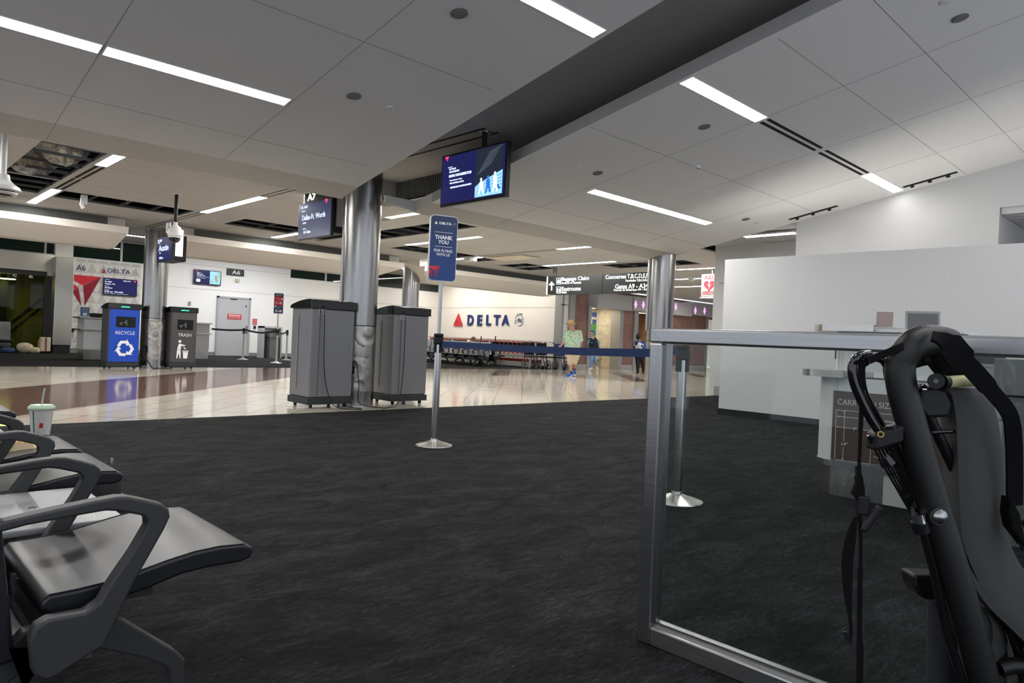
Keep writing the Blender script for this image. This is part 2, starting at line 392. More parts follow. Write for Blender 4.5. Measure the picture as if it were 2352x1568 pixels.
# keep joints off the openings
kv = MB()
for i in range(0, len(jb.v), 8):
    P = jb.v[i:i + 8]; a0 = min(p[0] for p in P); a1 = max(p[0] for p in P); b0 = min(p[1] for p in P); b1 = max(p[1] for p in P)
    vert = (a1 - a0) < .1; lo, hi = (b0, b1) if vert else (a0, a1); cuts = []
    for h in HOLES:
        if vert and h[0] - .01 < (a0 + a1) / 2 < h[2] + .01: cuts.append((h[1], h[3]))
        if not vert and h[1] - .01 < (b0 + b1) / 2 < h[3] + .01: cuts.append((h[0], h[2]))
    cuts.sort(); cur = lo; segs = []
    for c0, c1 in cuts: segs.append((cur, c0)); cur = max(cur, c1)
    segs.append((cur, hi))
    for s0, s1 in segs:
        if s1 - s0 > .05: kv.box(*((a0, s0, 3.149, a1, s1, 3.1505) if vert else (s0, b0, 3.149, s1, b1, 3.1505)))
kv.build('panel_joint', JOINT, cl)
struct('ceiling', MB().box(-6, 10.2, 4.1, 34, 17.3, 4.2).box(RX1 + .03, 8.2, 4.1, 34, 10.2, 4.2).box(-6, 8.2, 4.1, RX0, 10.2, 4.2).box(-6, 17.22, 3.2, 34, 17.3, 4.1), BLACKV)
struct('ceiling', MB().box(-6, 17.3, 3.6, 19.6, 25.2, 3.68), CEILH)
# raised recess between the two hung panels
rc = struct('ceiling', MB().box(-6, RY0, RZ, 14, 8.2, RZ + .06).box(RX0, 8.2, RZ, RX1, RY1, RZ + .06).prism([(-6, -4, RZ + S_CL * (RY0 + 4)), (-6, RY0, RZ), (-6, RY0, RZ + .06), (-6, -4, RZ + .06 + S_CL * (RY0 + 4))], (20, 0, 0)), noisy('shaded_gap_ceiling', (.33, .325, .32), (.39, .385, .375), 260, .9, strength=.1, dist=.002))  # shade inside the recess is put into this darker ceiling colour
rz_ = lambda y: RZ + S_CL * (RY0 - y)
jj = MB()
for x in (4.75, 5.35): jj.prism([(x, -4, rz_(-4) - .002), (x, 6.15, rz_(6.15) - .002), (x, 6.15, rz_(6.15) + .002), (x, -4, rz_(-4) + .002)], (.005, 0, 0))
for y in (1.2, 3.4, 5.0): jj.box(4.3, y, rz_(y) - .002, 6.0, y + .006, rz_(y) + .002)
jj.build('panel_joint', JOINT, rc)
rw = struct('trim_1', MB().box(RX0, RY1, 3.1, RX1, RY1 + .03, RZ), mat('recess_grey_paint', (.42, .41, .39), .7))
rb = MB(); y = RY0 + .02
while y < RY1: rb.box(RX1 - .012, y, 3.16, RX1 + .03, y + .022, RZ); y += .05
rb.box(RX1, RY0, 3.15, RX1 + .03, RY1, RZ)
struct('trim_2', rb, RIB)
struct('trim_3', MB().prism([(5.28, 8.03, 2.775), (5.76, 8.0, 2.71), (5.76, 8.0, 2.86), (5.28, 8.03, 2.865)], (0, .04, 0)).box(5.45, 8.07, 2.80, 5.60, 8.45, 2.85), BAND)

FASC_SHADE = noisy('shaded_fascia_edge', (.40, .39, .375), (.44, .43, .415), 60, .7, strength=.02)  # shade on the hung panels' side edges, put into the colour
CEIL_LIT = noisy('ceiling_panel_lit_tone', (.90, .885, .865), (.94, .925, .90), 260, .85, strength=.08, dist=.002)  # paler copy of the panel colour, carrying the right side's stronger light
def cloud(name, xe, cm=None):
    """xe: (x at y=-4, x at y=8.03) of the left and right edges"""
    (a0, a1), (b0, b1) = xe; y0, t_ = -4, (7.62 + 4) / 12.03; am, bm = a0 + (a1 - a0) * t_, b0 + (b1 - b0) * t_
    def hexa(P, Q): return P + Q, [(0, 3, 2, 1), (4, 5, 6, 7), (0, 1, 5, 4), (1, 2, 6, 5), (2, 3, 7, 6), (3, 0, 4, 7)]
    v, f = hexa([(a0, y0, zc(y0)), (b0, y0, zc(y0)), (bm, 7.62, zc(7.62)), (am, 7.62, zc(7.62))], [(a0, y0, zc(y0) + .13), (b0, y0, zc(y0) + .13), (bm, 7.62, zc(7.62) + .13), (am, 7.62, zc(7.62) + .13)])
    m = MB().add(v, f); m.m = [0, 0, 0, 1, 0, 1]
    o = struct(name, m, [cm or CEIL, FASC_SHADE])
    v, f = hexa([(am, 7.62, zc(7.62)), (bm, 7.62, zc(7.62)), (b1, 8.03, 2.70), (a1, 8.03, 2.70)], [(am, 7.62, zc(7.62) + .13), (bm, 7.62, zc(7.62) + .13), (b1, 8.03, 2.86), (a1, 8.03, 2.86)])
    MB().add(v, f).build('end_band', BAND, o)
    return o
cL = cloud('ceiling', ((-6, -6), (4.26, 4.62))); cR = cloud('ceiling', ((5.54, 5.75), (11.75, 11.75)), CEIL_LIT)
def cjoint(parent, xs, ys, x0, x1):
    m = MB()
    for x in xs: m.prism([(x - .003, -4, zc(-4) - .001), (x - .003, 7.62, zc(7.62) - .001), (x - .003, 7.62, zc(7.62) + .003), (x - .003, -4, zc(-4) + .003)], (.006, 0, 0))
    for x in xs[::2]: m.prism([(x - .003, 7.62, zc(7.62) - .001), (x - .003, 8.03, 2.699), (x - .003, 8.03, 2.702), (x - .003, 7.62, zc(7.62) + .003)], (.006, 0, 0))
    for y in ys: m.prism([(x0, y - .003, zc(y - .003) - .001), (x0, y + .003, zc(y + .003) - .001), (x0, y + .003, zc(y) + .003), (x0, y - .003, zc(y) + .003)], (x1 - x0, 0, 0))
    m.build('panel_joint', JOINT, parent)
cjoint(cL, [-1.6, -.1, 1.42, 2.96], [-.3, 2.12, 4.9, 7.0], -6, 4.35)
cjoint(cR, [7.2, 8.75, 10.3], [.2, 2.12, 2.85, 4.9, 7.0], 5.75, 11.7)

# far wall with the gate
ZT = 3.6
wb = MB().box(7.9, 25, 0, 12.39, 25.2, ZT).box(7.86, 24.9, 0, 7.9, 25.2, 2.3).box(12.39, 25.05, 0, 19.6, 25.2, 2.96).box(5.22, 25, 0, 7.9, 25.2, 2.93).box(4.78, 24.9, 2.3, 5.25, 25.2, ZT)
wback = struct('wall_back', wb, WHITE)
MB().box(7.9, 24.995, 3.095, 12.39, 25, 3.105).box(7.9, 24.995, 2.275, 12.39, 25, 2.287).box(12.0, 24.99, 2.1, 12.02, 25, 2.28).box(12.4, 25.04, 2.28, 19.5, 25.05, 2.29).build('panel_joint', JOINT, wback)
struct('baseboard_back', MB().box(7.9, 24.98, 0, 12.39, 25, .12).box(12.39, 25.03, 0, 19.5, 25.05, .12).box(5.22, 24.98, 0, 7.9, 25, .14), GREYP)
hd = struct('trim_4', MB().box(-6, 24.9, 2.42, 4.6, 25.1, 2.94).box(4.6, 24.93, 2.3, 4.78, 25.1, 2.94), brushed('satin_header_steel', (.66, .64, .58), .4, 'x'))
def window(n, x0, x1, z0, z1, y, mull, m=WINGL, fr=GREYP, fw=.03):
    o = struct(n, MB().box(x0, y, z0, x1, y + .02, z1), m)
    f = MB().box(x0, y - .03, z0 - .01, x1, y + .03, z0 + fw).box(x0, y - .03, z1 - fw, x1, y + .03, z1)
    for q in mull: f.box(q - fw, y - .04, z0, q + fw, y + .04, z1)
    f.build('window_frame', fr, o); return o
window('window_1', -6, 4.78, 2.95, 3.6, 25.08, [4.55])
window('window_2', 5.25, 7.9, 2.93, 3.6, 25.08, [6.62], fr=mat('white_window_frame', (.6, .6, .62), .4))
window('window_3', 12.39, 19.5, 2.96, 3.6, 25.1, [13.9, 16.1, 17.9], fr=mat('white_window_frame', (.6, .6, .62), .4))
# glass doors to the jet bridge
DK = mat('bronze_door_frame', (.05, .05, .05), .4, .6)
dg = struct('door_1', MB().box(-6, 24.95, 2.28, 4.72, 25.05, 2.42).box(4.56, 24.9, 0, 4.72, 25.05, 2.3).box(2.2, 24.96, 0, 2.28, 25.04, 2.3).box(-6, 24.96, 0, 4.6, 25.04, .05), DK)
MB().box(-6, 24.99, .05, 4.56, 25.0, 2.28).build('door_glass', glass_mat('door_glass', (.5, .55, .42)), dg)
OLV = noisy('jet_bridge_olive_wall', (.10, .10, .03), (.16, .155, .05), 6, .6, strength=0, sc=(1, 1, .15))
struct('wall_outside', MB().box(-6, 27.0, 0, 7, 27.1, 3.0).box(7.0, 25.1, 0, 7.1, 27.1, 3).box(-6, 25.1, 3.0, 7.1, 27.1, 3.1).box(-6, 25.1, -.05, 7.1, 27.1, 0), OLV)
jb2 = thing('jet_bridge_brace', 'dark diagonal brace seen through the gate doors', 'brace', (4.2, 26.2, 0))
MB().obox((4.0, 26.0, .9), (.1, .05, 2.6), (1, 0, -.95), (0, 1, 0), (.95, 0, 1)).obox((4.25, 26.02, .9), (.07, .05, 2.6), (1, 0, -.95), (0, 1, 0), (.95, 0, 1)).build('diagonal_bar', BLACKP, jb2)
MB().box(3.62, 26.3, 0, 3.85, 26.5, 2.2).build('upright', BLACKP, jb2)
jl = thing('jet_bridge_light', 'small yellowish lamp glowing inside the jet bridge', 'light', (3.6, 25.6, 2.2))
MB().box(3.35, 25.55, 2.16, 3.95, 25.75, 2.2).build('housing', WHT, jl)
MB().box(3.38, 25.56, 2.14, 3.92, 25.74, 2.16).build('diffuser', emis('yellow_lamp', (1, .85, .3), 14), jl)
for k, (ch, x) in enumerate((('A', 3.0), ('A', 3.35), ('C', 3.8), ('B', 4.2))):
    o = MB().text(ch, (x, 24.93, 2.235), XA, ZU, .1, .075, .003, bold=.02).build('reflected_letter', WHT)  # blurred reflections in the glass, modelled as solid white letters
    tag(o, 'small white reflected letter %s on the dark door header, %s' % (ch, ('leftmost of four', 'second from the left', 'third, beside the last', 'nearest the steel pier')[k]), 'letter', 'reflected door letters')
# piers
pr = thing('steel_pier', 'brushed steel clad pier beside the gate doors', 'pier', (4.95, 24.6, 0))
MB().box(4.70, 24.35, .24, 5.18, 24.98, 2.86).build('cladding', brushed('pier_steel', (.6, .59, .55), .3, 'z'), pr, bevel=.02)
MB().box(4.72, 24.37, 0, 5.16, 24.97, .24).build('base', BASEB, pr)
# gate graphic wall
def tri_pat():
    m = mat('triangle_pattern_panel', (.62, .62, .61), .45); g = NG(m); v = g.coord((3.2, 1, 3.2))
    sp = g.n('ShaderNodeSeparateXYZ'); g.l(v, sp.inputs[0])
    fx = g.n('ShaderNodeMath', operation='PINGPONG'); fx.inputs[1].default_value = .5; g.l(sp.outputs[0], fx.inputs[0])
    fz = g.n('ShaderNodeMath', operation='FRACT'); g.l(sp.outputs[2], fz.inputs[0])
    hf = g.n('ShaderNodeMath', operation='MULTIPLY'); hf.inputs[1].default_value = .5; g.l(fz.outputs[0], hf.inputs[0])
    gt = g.n('ShaderNodeMath', operation='GREATER_THAN'); g.l(fx.outputs[0], gt.inputs[0]); g.l(hf.outputs[0], gt.inputs[1])
    mx = g.n('ShaderNodeMix', data_type='RGBA'); g.l(gt.outputs[0], mx.inputs['Factor']); mx.inputs['A'].default_value = (.66, .66, .65, 1); mx.inputs['B'].default_value = (.50, .50, .49, 1)
    g.col(mx.outputs['Result']); return m
g1 = thing('gate_graphic', 'A6 and airline lettering with the big red emblem on the patterned backdrop', 'sign', (5.9, 24.95, 1.4))
MB().box(5.24, 24.962, .14, 7.2, 24.998, 2.91).build('backdrop_panel', tri_pat(), g1)
yv = 24.955
def W25(x, y): p = PX(x, y, 1, 24.955); return (p.x, yv, p.z)
P = lambda *q: [W25(*a) for a in q]
MB().prism(P((165, 630), (232.5, 636), (190, 655), (165, 641)), (0, -.003, 0)).prism(P((165, 649), (180, 660), (165, 667)), (0, -.003, 0)).build('bright_facets', RED, g1)
MB().prism(P((232.5, 636), (194.5, 702), (191, 655.5)), (0, -.003, 0)).prism(P((165, 668), (180, 660.5), (187, 702)), (0, -.003, 0)).build('dark_facets', DRED, g1)
a = W25(186, 614.5); MB().text('A6', a, XA, ZU, .26, .17, .003).build('lettering', NAVL, g1)
a = W25(274, 623); MB().text('DELTA', a, XA, ZU, .66, .13, .003, bold=.01).build('lettering', NAVL, g1)
lg = MB(); logo(lg, W25(238, 621.5), .16, .15, XA, ZU); lg.build('emblem', [RED, DRED], g1)
MB().tube([V(W25(309, 627)) + V((.08 * cos(t * pi / 8), 0, .08 * sin(t * pi / 8))) for t in range(16)], .005, 5, closed=True).text('ST', W25(309, 627), XA, ZU, .08, .07).build('badge', GREYP, g1)

# soffits over the alcoves
def soffit(name, x0, x1, xr0=None, xr1=None):
    xr0 = x0 if xr0 is None else xr0; xr1 = x1 if xr1 is None else xr1
    prof = [(16.22, 2.97), (15.95, 2.965), (15.98, 2.835), (16.75, 2.575), (17.18, 2.575), (17.18, 3.149), (16.22, 3.149)]
    A = [(x0 if i < 3 or i > 4 else xr0, y, z) for i, (y, z) in enumerate(prof)]; B = [(x1 if i < 3 or i > 4 else xr1, y, z) for i, (y, z) in enumerate(prof)]
    m = MB(); n = len(prof); m.add(A + B, [tuple(range(n)), tuple(range(n, 2 * n))] + [(i, (i + 1) % n, n + (i + 1) % n, n + i) for i in range(n)])
    o = struct(name, m, SOFF)
    r = MB(); x = x0 + .3 if x0 > -5 else x0
    while x < x1 - .35: r.box(x, 16.195, 2.975, x + .022, 16.22, 3.145); x += .05
    r.box(x0 if x0 < -5 else x0 + .3, 16.205, 2.975, x1 - .33, 16.22, 3.145)
    r.build('ribbed_grille', RIB, o); return o
soffit('trim_5', -6, 4.33, None, 4.28)
soffit('trim_6', 5.42, 11.2, 5.5, 10.75)
soffit('trim_7', 11.9, 18.0, 12.6, 17.9)

# airline wall at the right alcove and the corridor front
wd = struct('wall_right', MB().box(19.5, 17.55, 0, 19.7, 25.2, ZT), WARM)
MB().box(19.492, 17.9, 2.293, 19.5, 25, 2.303).build('panel_joint', JOINT, wd)
XR = lambda x, y=800: PX(x, y, 1, 17.5).x
def wy(x, y): p = PX(x, y, 1, 17.47); return p.x, p.z
struct('trim_8', MB().box(19.40, 17.50, 0, 19.52, 17.86, 3.15).box(XR(1285) + .0, 17.50, 2.38, XR(1302), 17.56, 2.42).box(XR(1302.5), 17.45, 0, XR(1315), 17.9, 3.15)
       .box(XR(1346), 17.44, 0, XR(1353), 17.9, 2.45).box(XR(1419), 17.44, 0, XR(1427), 17.9, 2.45).box(XR(1452), 17.44, 0, XR(1461), 17.9, 2.42)
       .box(XR(1618), 17.44, 0, XR(1622), 17.9, 2.5).box(XR(1285), 17.48, 0, XR(1302), 17.56, .18), mat('grey_concourse_trim', (.34, .34, .34), .45, .3))
struct('wall_concourse', MB().box(19.52, 17.52, .18, XR(1302.5), 17.7, 3.15), WARM)
def brick_mat(name, a, b, mort, bw=1.1, rh=.62):
    m = mat(name, a, .45); g = NG(m); v = g.coord((1, 1, 1)); sp = g.n('ShaderNodeSeparateXYZ'); g.l(v, sp.inputs[0]); cb = g.n('ShaderNodeCombineXYZ'); g.l(sp.outputs[0], cb.inputs[0]); g.l(sp.outputs[2], cb.inputs[1])
    br = g.n('ShaderNodeTexBrick'); br.inputs['Scale'].default_value = 1; br.inputs['Brick Width'].default_value = bw; br.inputs['Row Height'].default_value = rh; br.inputs['Mortar Size'].default_value = .008
    g.l(cb.outputs[0], br.inputs['Vector']); br.inputs['Color1'].default_value = (*a, 1); br.inputs['Color2'].default_value = (*b, 1); br.inputs['Mortar'].default_value = (*mort, 1)
    nz = g.noise(g.coord(), 7, 5, .7); mx = g.n('ShaderNodeMix', data_type='RGBA', blend_type='MULTIPLY'); mx.inputs['Factor'].default_value = .8
    g.l(br.outputs['Color'], mx.inputs['A']); g.l(g.ramp(nz.outputs['Fac'], [(.3, (.55, .5, .5)), (.7, (1, 1, 1))]), mx.inputs['B']); g.col(mx.outputs['Result']); return m
STONE = brick_mat('red_stone_blocks', (.34, .19, .15), (.27, .14, .115), (.16, .1, .085))
STONEL = brick_mat('tan_stone_blocks', (.50, .33, .19), (.44, .29, .17), (.25, .17, .1), .8, .5)
CTILE = brick_mat('cream_wall_tiles', (.78, .72, .56), (.74, .68, .52), (.5, .46, .36), .7, .35)
ws = MB().box(XR(1315), 17.5, .18, XR(1346), 17.8, 3.15).box(XR(1427), 17.5, .18, XR(1452), 17.8, 2.45).box(XR(1530), 17.5, .18, XR(1618), 17.8, 2.55).box(XR(1353), 17.72, 2.4, 34, 17.8, 3.15)
struct('wall_concourse', ws, STONE)
struct('baseboard_concourse', MB().box(XR(1315), 17.46, 0, XR(1346), 17.8, .2).box(XR(1427), 17.46, 0, XR(1452), 17.8, .2).box(XR(1530), 17.46, 0, XR(1618), 17.8, .2), mat('stone_plinth', (.42, .40, .37), .3))
# niches
struct('wall_niche', MB().box(XR(1353) - .1, 18.9, 0, XR(1427) + .1, 19.0, 2.6).box(XR(1427), 17.9, 0, XR(1427) + .1, 18.9, 2.6).box(XR(1353) - .1, 17.9, 0, XR(1353), 18.9, 2.6).box(XR(1353) - .1, 17.8, 2.5, XR(1427) + .1, 19.0, 2.6), CTILE)
struct('wall_niche', MB().box(XR(1461) - .1, 20.0, 0, XR(1535) + 1.5, 20.1, 2.6).box(XR(1461) - .1, 17.85, 2.5, XR(1535) + 1.5, 20.1, 2.6).box(XR(1535) + 1.5, 17.9, 0, XR(1535) + 1.6, 20.1, 2.6).box(XR(1535), 17.85, 0, XR(1535) + 1.6, 17.9, 2.6).box(XR(1461) - .1, 17.9, 0, XR(1461), 20, 2.6), STONEL)
struct('wall_niche', MB().box(XR(1618), 20.5, 0, 38, 20.6, 2.7).box(XR(1618), 17.85, 2.6, 38, 20.6, 2.7).box(XR(1618) - .1, 17.9, 0, XR(1618), 20.6, 2.7), CTILE)
def assumed_niche_lamp(x0, x1, lab, s=5):  # unseen ceiling lamps, assumed from the brightly lit niches
    t = thing('assumed_niche_light', lab, 'light', ((x0 + x1) / 2, 18.6, 2.5), 'assumed lamps over the restroom niches')
    MB().box(x0, 18.2, 2.46, x1, 18.7, 2.5).build('housing', WHT, t); MB().box(x0 + .03, 18.23, 2.455, x1 - .03, 18.67, 2.46).build('diffuser', emis('assumed_niche_lamp_%d' % int(s * 10), (1, .90, .72), s), t)
assumed_niche_lamp(XR(1360), XR(1410), 'assumed warm ceiling panel light inside the drinking fountain niche', 1.9)
assumed_niche_lamp(XR(1470), XR(1525), 'assumed warm ceiling light over the tan stone restroom entrance', 3.0)
assumed_niche_lamp(XR(1622), XR(1634), 'assumed warm ceiling light in the far right restroom doorway', 4.0)
FASC = noisy('grey_fascia_panel', (.42, .42, .425), (.46, .46, .465), 90, .5, strength=.02)
struct('trim_9', MB().box(XR(1354), 17.2, 2.4, XR(1433.5), 17.72, 2.99), FASC)
f2 = struct('trim_10', MB().box(XR(1437), 17.2, 2.42, XR(1572.5), 17.72, 3.0), FASC)
f3 = struct('trim_11', MB().box(XR(1575), 17.2, 2.5, XR(1640), 17.72, 3.08), FASC)
PINK = emis('pink_icon_glow', (1.0, .25, .9), 0.28)
def icon(x, y, lab, sc=1.0):
    p = PX(x, y, 1, 17.18); m = MB(); c = V((p.x, 17.2, p.z)); s_ = .15 * sc
    m.lathe(c + V((0, -.012, s_ * .78)), [(s_ * .26, 0), (s_ * .26, .01)], 12, axis='y')
    m.prism([c + V((a * s_, 0, b * s_)) for a, b in ((-.35, .55), (.35, .55), (.65, -.15), (.3, -.4), (.25, -.95), (-.25, -.95), (-.3, -.4), (-.65, -.15))], (0, -.012, 0))
    tag(m.build('restroom_symbol', PINK), lab, 'sign', 'glowing pink restroom symbols')
icon(1461, 699, 'glowing pink woman symbol, left of the pair before the steel column'); icon(1478.5, 700, 'glowing pink woman symbol, right of the pair before the steel column')
icon(1553, 704.5, 'glowing pink woman symbol just right of the steel column'); icon(1598, 713, 'glowing pink woman symbol, left one on the last grey fascia'); icon(1619, 714, 'glowing pink woman symbol, right one on the last grey fascia')

# right side: bulkhead, back wall, partition
LOUV = mat('white_louvre_slats', (.55, .55, .55), .5)
struct('wall_upper', MB().box(11.75, 2.43, 2.3, 13.9, 5.33, 3.9).box(11.75, -4, 3.17, 13.9, 2.43, 3.9).box(11.75, 5.33, 3.3, 13.9, 8.1, 3.9), GREYW)
lv = MB()
for k in range(9): lv.box(11.8 + k * .22, 5.33, 3.19 + .006 * k, 11.93 + k * .22, 8.0, 3.3).box(11.8 + k * .22, -4, 3.08, 11.93 + k * .22, 2.42, 3.17)
struct('ceiling', lv, LOUV)
wr = struct('wall_side', MB().box(13.9, -4, 0, 14.5, 8.10, 3.9), GREYW)
MB().box(13.89, 5.0, 2.43, 13.9, 7.97, 2.45).box(13.892, 7.62, .25, 13.9, 7.7, 2.43).build('panel_joint', JOINT, wr)
MB().box(13.88, 7.05, .25, 13.9, 7.6, 2.4).build('wall_panel', WHITE, wr)
struct('baseboard_side', MB().box(13.87, 5, 0, 13.9, 7.97, .2), GREYP)
struct('wall_partition', MB().box(10.0, -4, 0, 10.14, 5.65, 2.405), noisy('partition_white_paint', (.64, .64, .635), (.68, .68, .67), 25, .5, strength=.04))
struct('baseboard_partition', MB().box(9.985, -4, 0, 10.0, 5.66, .085), BASEB)
#struct('wall_rear', MB().box(-6.1, -4.1, 0, 14, -4, 5.6), GREYW)
#struct('wall_left', MB().box(-6.1, -4, 0, -6, 25, 5.6), GREYW)
struct('wall_far_right', MB().box(34, 7.5, 0, 34.1, 17.8, 4.2), GREYW)
#==LIGHTS==
FIXW = mat('white_fixture_frame', (.7, .7, .69), .4)
def gate_light(x0, x1, y0, y1, lab, em=None):
    t = thing('ceiling_light', lab, 'light', ((x0 + x1) / 2, (y0 + y1) / 2, zc((y0 + y1) / 2)), 'recessed strip lights of the gate ceiling')
    def sl(a0, a1, b0, b1, dz0, dz1): return [(a0, b0, zc(b0) + dz0), (a1, b0, zc(b0) + dz0), (a1, b1, zc(b1) + dz0), (a0, b1, zc(b1) + dz0)], (0, 0, dz1 - dz0)
    f = MB()
    for a in ((x0, x1, y0 - .008, y0), (x0, x1, y1, y1 + .008), (x0 - .008, x0, y0 - .008, y1 + .008), (x1, x1 + .008, y0 - .008, y1 + .008)): f.prism(*sl(*a, -.006, .02))
    f.build('housing', FIXW, t)
    MB().prism(*sl(x0, x1, y0, y1, -.004, .0)).build('diffuser', em or EL_G, t)
def hall_light(x, y0, y1, lab, wd_=.14, z=3.15, m=None):
    t = thing('ceiling_light', lab, 'light', (x, (y0 + y1) / 2, z), 'recessed strip lights of the concourse ceiling'); a = wd_ / 2
    f = MB()
    for b in ((x - a - .01, y0 - .01, x - a, y1 + .01), (x + a, y0 - .01, x + a + .01, y1 + .01), (x - a, y0 - .01, x + a, y0), (x - a, y1, x + a, y1 + .01)): f.box(b[0], b[1], z - .008, b[2], b[3], z + .03)
    f.build('housing', FIXW, t)
    MB().box(x - a, y0, z - .005, x + a, y1, z + .0).build('diffuser', m or EL_H, t)
def assumed_light_x(y, x0, x1, lab, z, m):
    t = thing('ceiling_light', lab, 'light', ((x0 + x1) / 2, y, z), 'assumed wall washing strip lights in the alcoves')
    MB().box(x0 - .02, y - .09, z - .03, x1 + .02, y + .09, z).build('housing', FIXW, t); MB().box(x0, y - .07, z - .034, x1, y + .07, z - .03).build('diffuser', m, t)
gate_light(-.08, 1.405, 6.05, 6.18, 'long glowing strip light at the far upper left, first of two end to end')
gate_light(1.44, 2.925, 6.05, 6.18, 'long glowing strip light at upper left, right-hand one of two end to end')
gate_light(2.95, 4.42, 3.65, 3.78, 'glowing strip light cut by the top edge beside the ceiling gap')
gate_light(5.72, 7.21, 3.65, 3.79, 'bright strip light just right of the dark ceiling gap')
gate_light(10.29, 11.6, 3.64, 3.78, 'short-looking strip light against the right bulkhead wall', emis('weak_gate_diffuser', (1, .985, .96), 1.6))
gate_light(7.32, 8.82, 6.11, 6.24, 'strip light over the thank-you sign side, left one of the middle pair')
gate_light(8.85, 10.35, 6.11, 6.24, 'strip light in mid ceiling, right one of the middle pair')
gate_light(7.28, 8.75, 1.12, 1.25, 'strip light peeping in at the upper right edge of the picture')
for x0, y0, l in ((-1.6, 3.65, 'added unseen strip light on the left ceiling panel, above the seats'), (-.1, 1.2, 'added unseen strip light overhead of the near seats'), (5.72, -1.25, 'added unseen strip light behind the luggage frame side'), (2.9, -1.25, 'added unseen strip light behind the viewer')):  # lamps out of view, added to light the gate area
    gate_light(x0, x0 + 1.47, y0, y0 + .13, l)
for x, y0, y1, l in ((2.6, 13.68, 15.72, 'concourse strip light below the torn-open ceiling at far left'), (2.6, 9.3, 11.0, 'concourse strip light beside the foil insulation'),
                     (4.99, 11.15, 13.7, 'concourse strip light right of the black pole camera'), (7.37, 13.3, 15.8, 'concourse strip light half behind the left screen'),
                     (7.31, 9.2, 11.0, 'concourse strip light directly right of the near column'), (9.77, 11.22, 13.85, 'concourse strip light crossing behind the thank-you sign, upper one'),
                     (12.25, 14.0, 15.9, 'concourse strip light behind the thank-you sign, lower one'), (12.02, 9.2, 11.05, 'short concourse strip light between sign and right column'),
                     (14.48, 11.31, 13.82, 'long concourse strip light above the baggage claim sign'), (16.73, 8.6, 10.9, 'concourse strip light right of the far column, topmost'),
                     (19.1, 10.6, 12.5, 'concourse strip light right of the far column, second down'), (26.4, 14.6, 16.0, 'small concourse strip light over the last restroom fascia'),
                     (21.5, 12.9, 14.3, 'concourse strip light far along above the restrooms'), (23.9, 9.2, 11.5, 'concourse strip light beyond the red defibrillator sign'), (0.2, 9.4, 12.0, 'concourse strip light left of the white pole camera')):
    hall_light(x, y0, y1, l)
EA = emis('assumed_alcove_diffuser', (1.0, .94, .84), 8.5); EB = emis('assumed_gate_alcove_diffuser', (.97, .98, 1.0), 15.0); EB2 = emis('assumed_door_alcove_diffuser', (1, .93, .8), 7.0)  # unseen alcove lamps behind the soffits, assumed from the bright walls
assumed_light_x(22.6, 8.3, 11.8, 'assumed hidden strip light washing the white gate door wall', 3.6, EB)
assumed_light_x(22.6, 13.0, 16.0, 'assumed hidden strip light washing the cream wall left of the airline letters', 3.6, EA)
assumed_light_x(22.8, 5.0, 7.2, 'assumed hidden strip light over the patterned gate backdrop', 3.6, EB2)
assumed_light_x(22.8, .5, 3.6, 'assumed hidden strip light before the jet bridge doors', 3.6, emis('assumed_jet_door_diffuser', (1, .93, .8), 2.0))
for a, b, l in ((18.0, 20.0, 'assumed hidden warm strip light washing the airline wall, near half'), (20.8, 24.2, 'assumed hidden warm strip light washing the airline wall, far half')): hall_light(18.3, a, b, l, z=3.58, m=EA)  # unseen wall washers, assumed from the bright top of the airline wall
wl = thing('cove_light', 'long cove strip on the partition ceiling side lighting the louvres', 'light', (12.32, 6.0, 3.18))
MB().box(12.24, 5.6, 3.14, 12.42, 6.6, 3.165).build('housing', FIXW, wl); MB().box(12.25, 5.62, 3.135, 12.41, 6.58, 3.14).build('diffuser', EL_G, wl)
wl = thing('cove_light', 'assumed unseen uplight strip glowing behind the white partition', 'light', (10.5, 2.5, 2.1))  # unseen lamp, assumed from the glow above the partition; brightens ceiling and bulkhead
MB().box(10.35, .3, 2.02, 10.6, 5.3, 2.08).build('housing', FIXW, wl); MB().box(10.37, .32, 2.08, 10.58, 5.28, 2.085).build('diffuser', emis('assumed_uplight_diffuser', (1, .97, .9), .8), wl)
MB().box(10.14, 1, 1.98, 10.6, 1.05, 2.02).box(10.14, 4.5, 1.98, 10.6, 4.55, 2.02).build('bracket', GREYP, wl)
# slot diffusers
SLOT = mat('slot_black', (.004, .004, .005), .9)
def slots(name, lab, quads_, group='black slot air diffusers'):
    t = thing(name, lab, 'air vent', quads_[0][0], group)
    for q in quads_: MB().prism(q, (0, 0, -.0025)).build('slot', SLOT, t)
def cq(x0, x1, y0, y1): return [(x0, y0, zc(y0) + .001), (x1, y0, zc(y0) + .001), (x1, y1, zc(y1) + .001), (x0, y1, zc(y1) + .001)]
slots('slot_diffuser', 'twin black air slots after the bright strip light, nearer pair', [cq(7.28, 8.70, 3.655, 3.695), cq(7.28, 8.70, 3.735, 3.775)])
slots('slot_diffuser', 'twin black air slots before the right wall, farther pair', [cq(8.82, 10.25, 3.655, 3.695), cq(8.82, 10.25, 3.735, 3.775)])
def hq(x0, x1, y0, y1, z=3.151): return [(x0, y0, z), (x1, y0, z), (x1, y1, z), (x0, y1, z)]
slots('slot_diffuser', 'twin black air slots beside the foil insulation, upper pair', [hq(2.555, 2.60, 11.08, 12.3), hq(2.64, 2.685, 11.08, 12.3)])
slots('slot_diffuser', 'twin black air slots beside the foil insulation, lower pair', [hq(2.555, 2.60, 12.36, 13.6), hq(2.64, 2.685, 12.36, 13.6)])
slots('slot_diffuser', 'long thin air slots running on toward the left column', [hq(4.93, 4.955, 13.75, 17), hq(5.03, 5.055, 13.75, 17)])
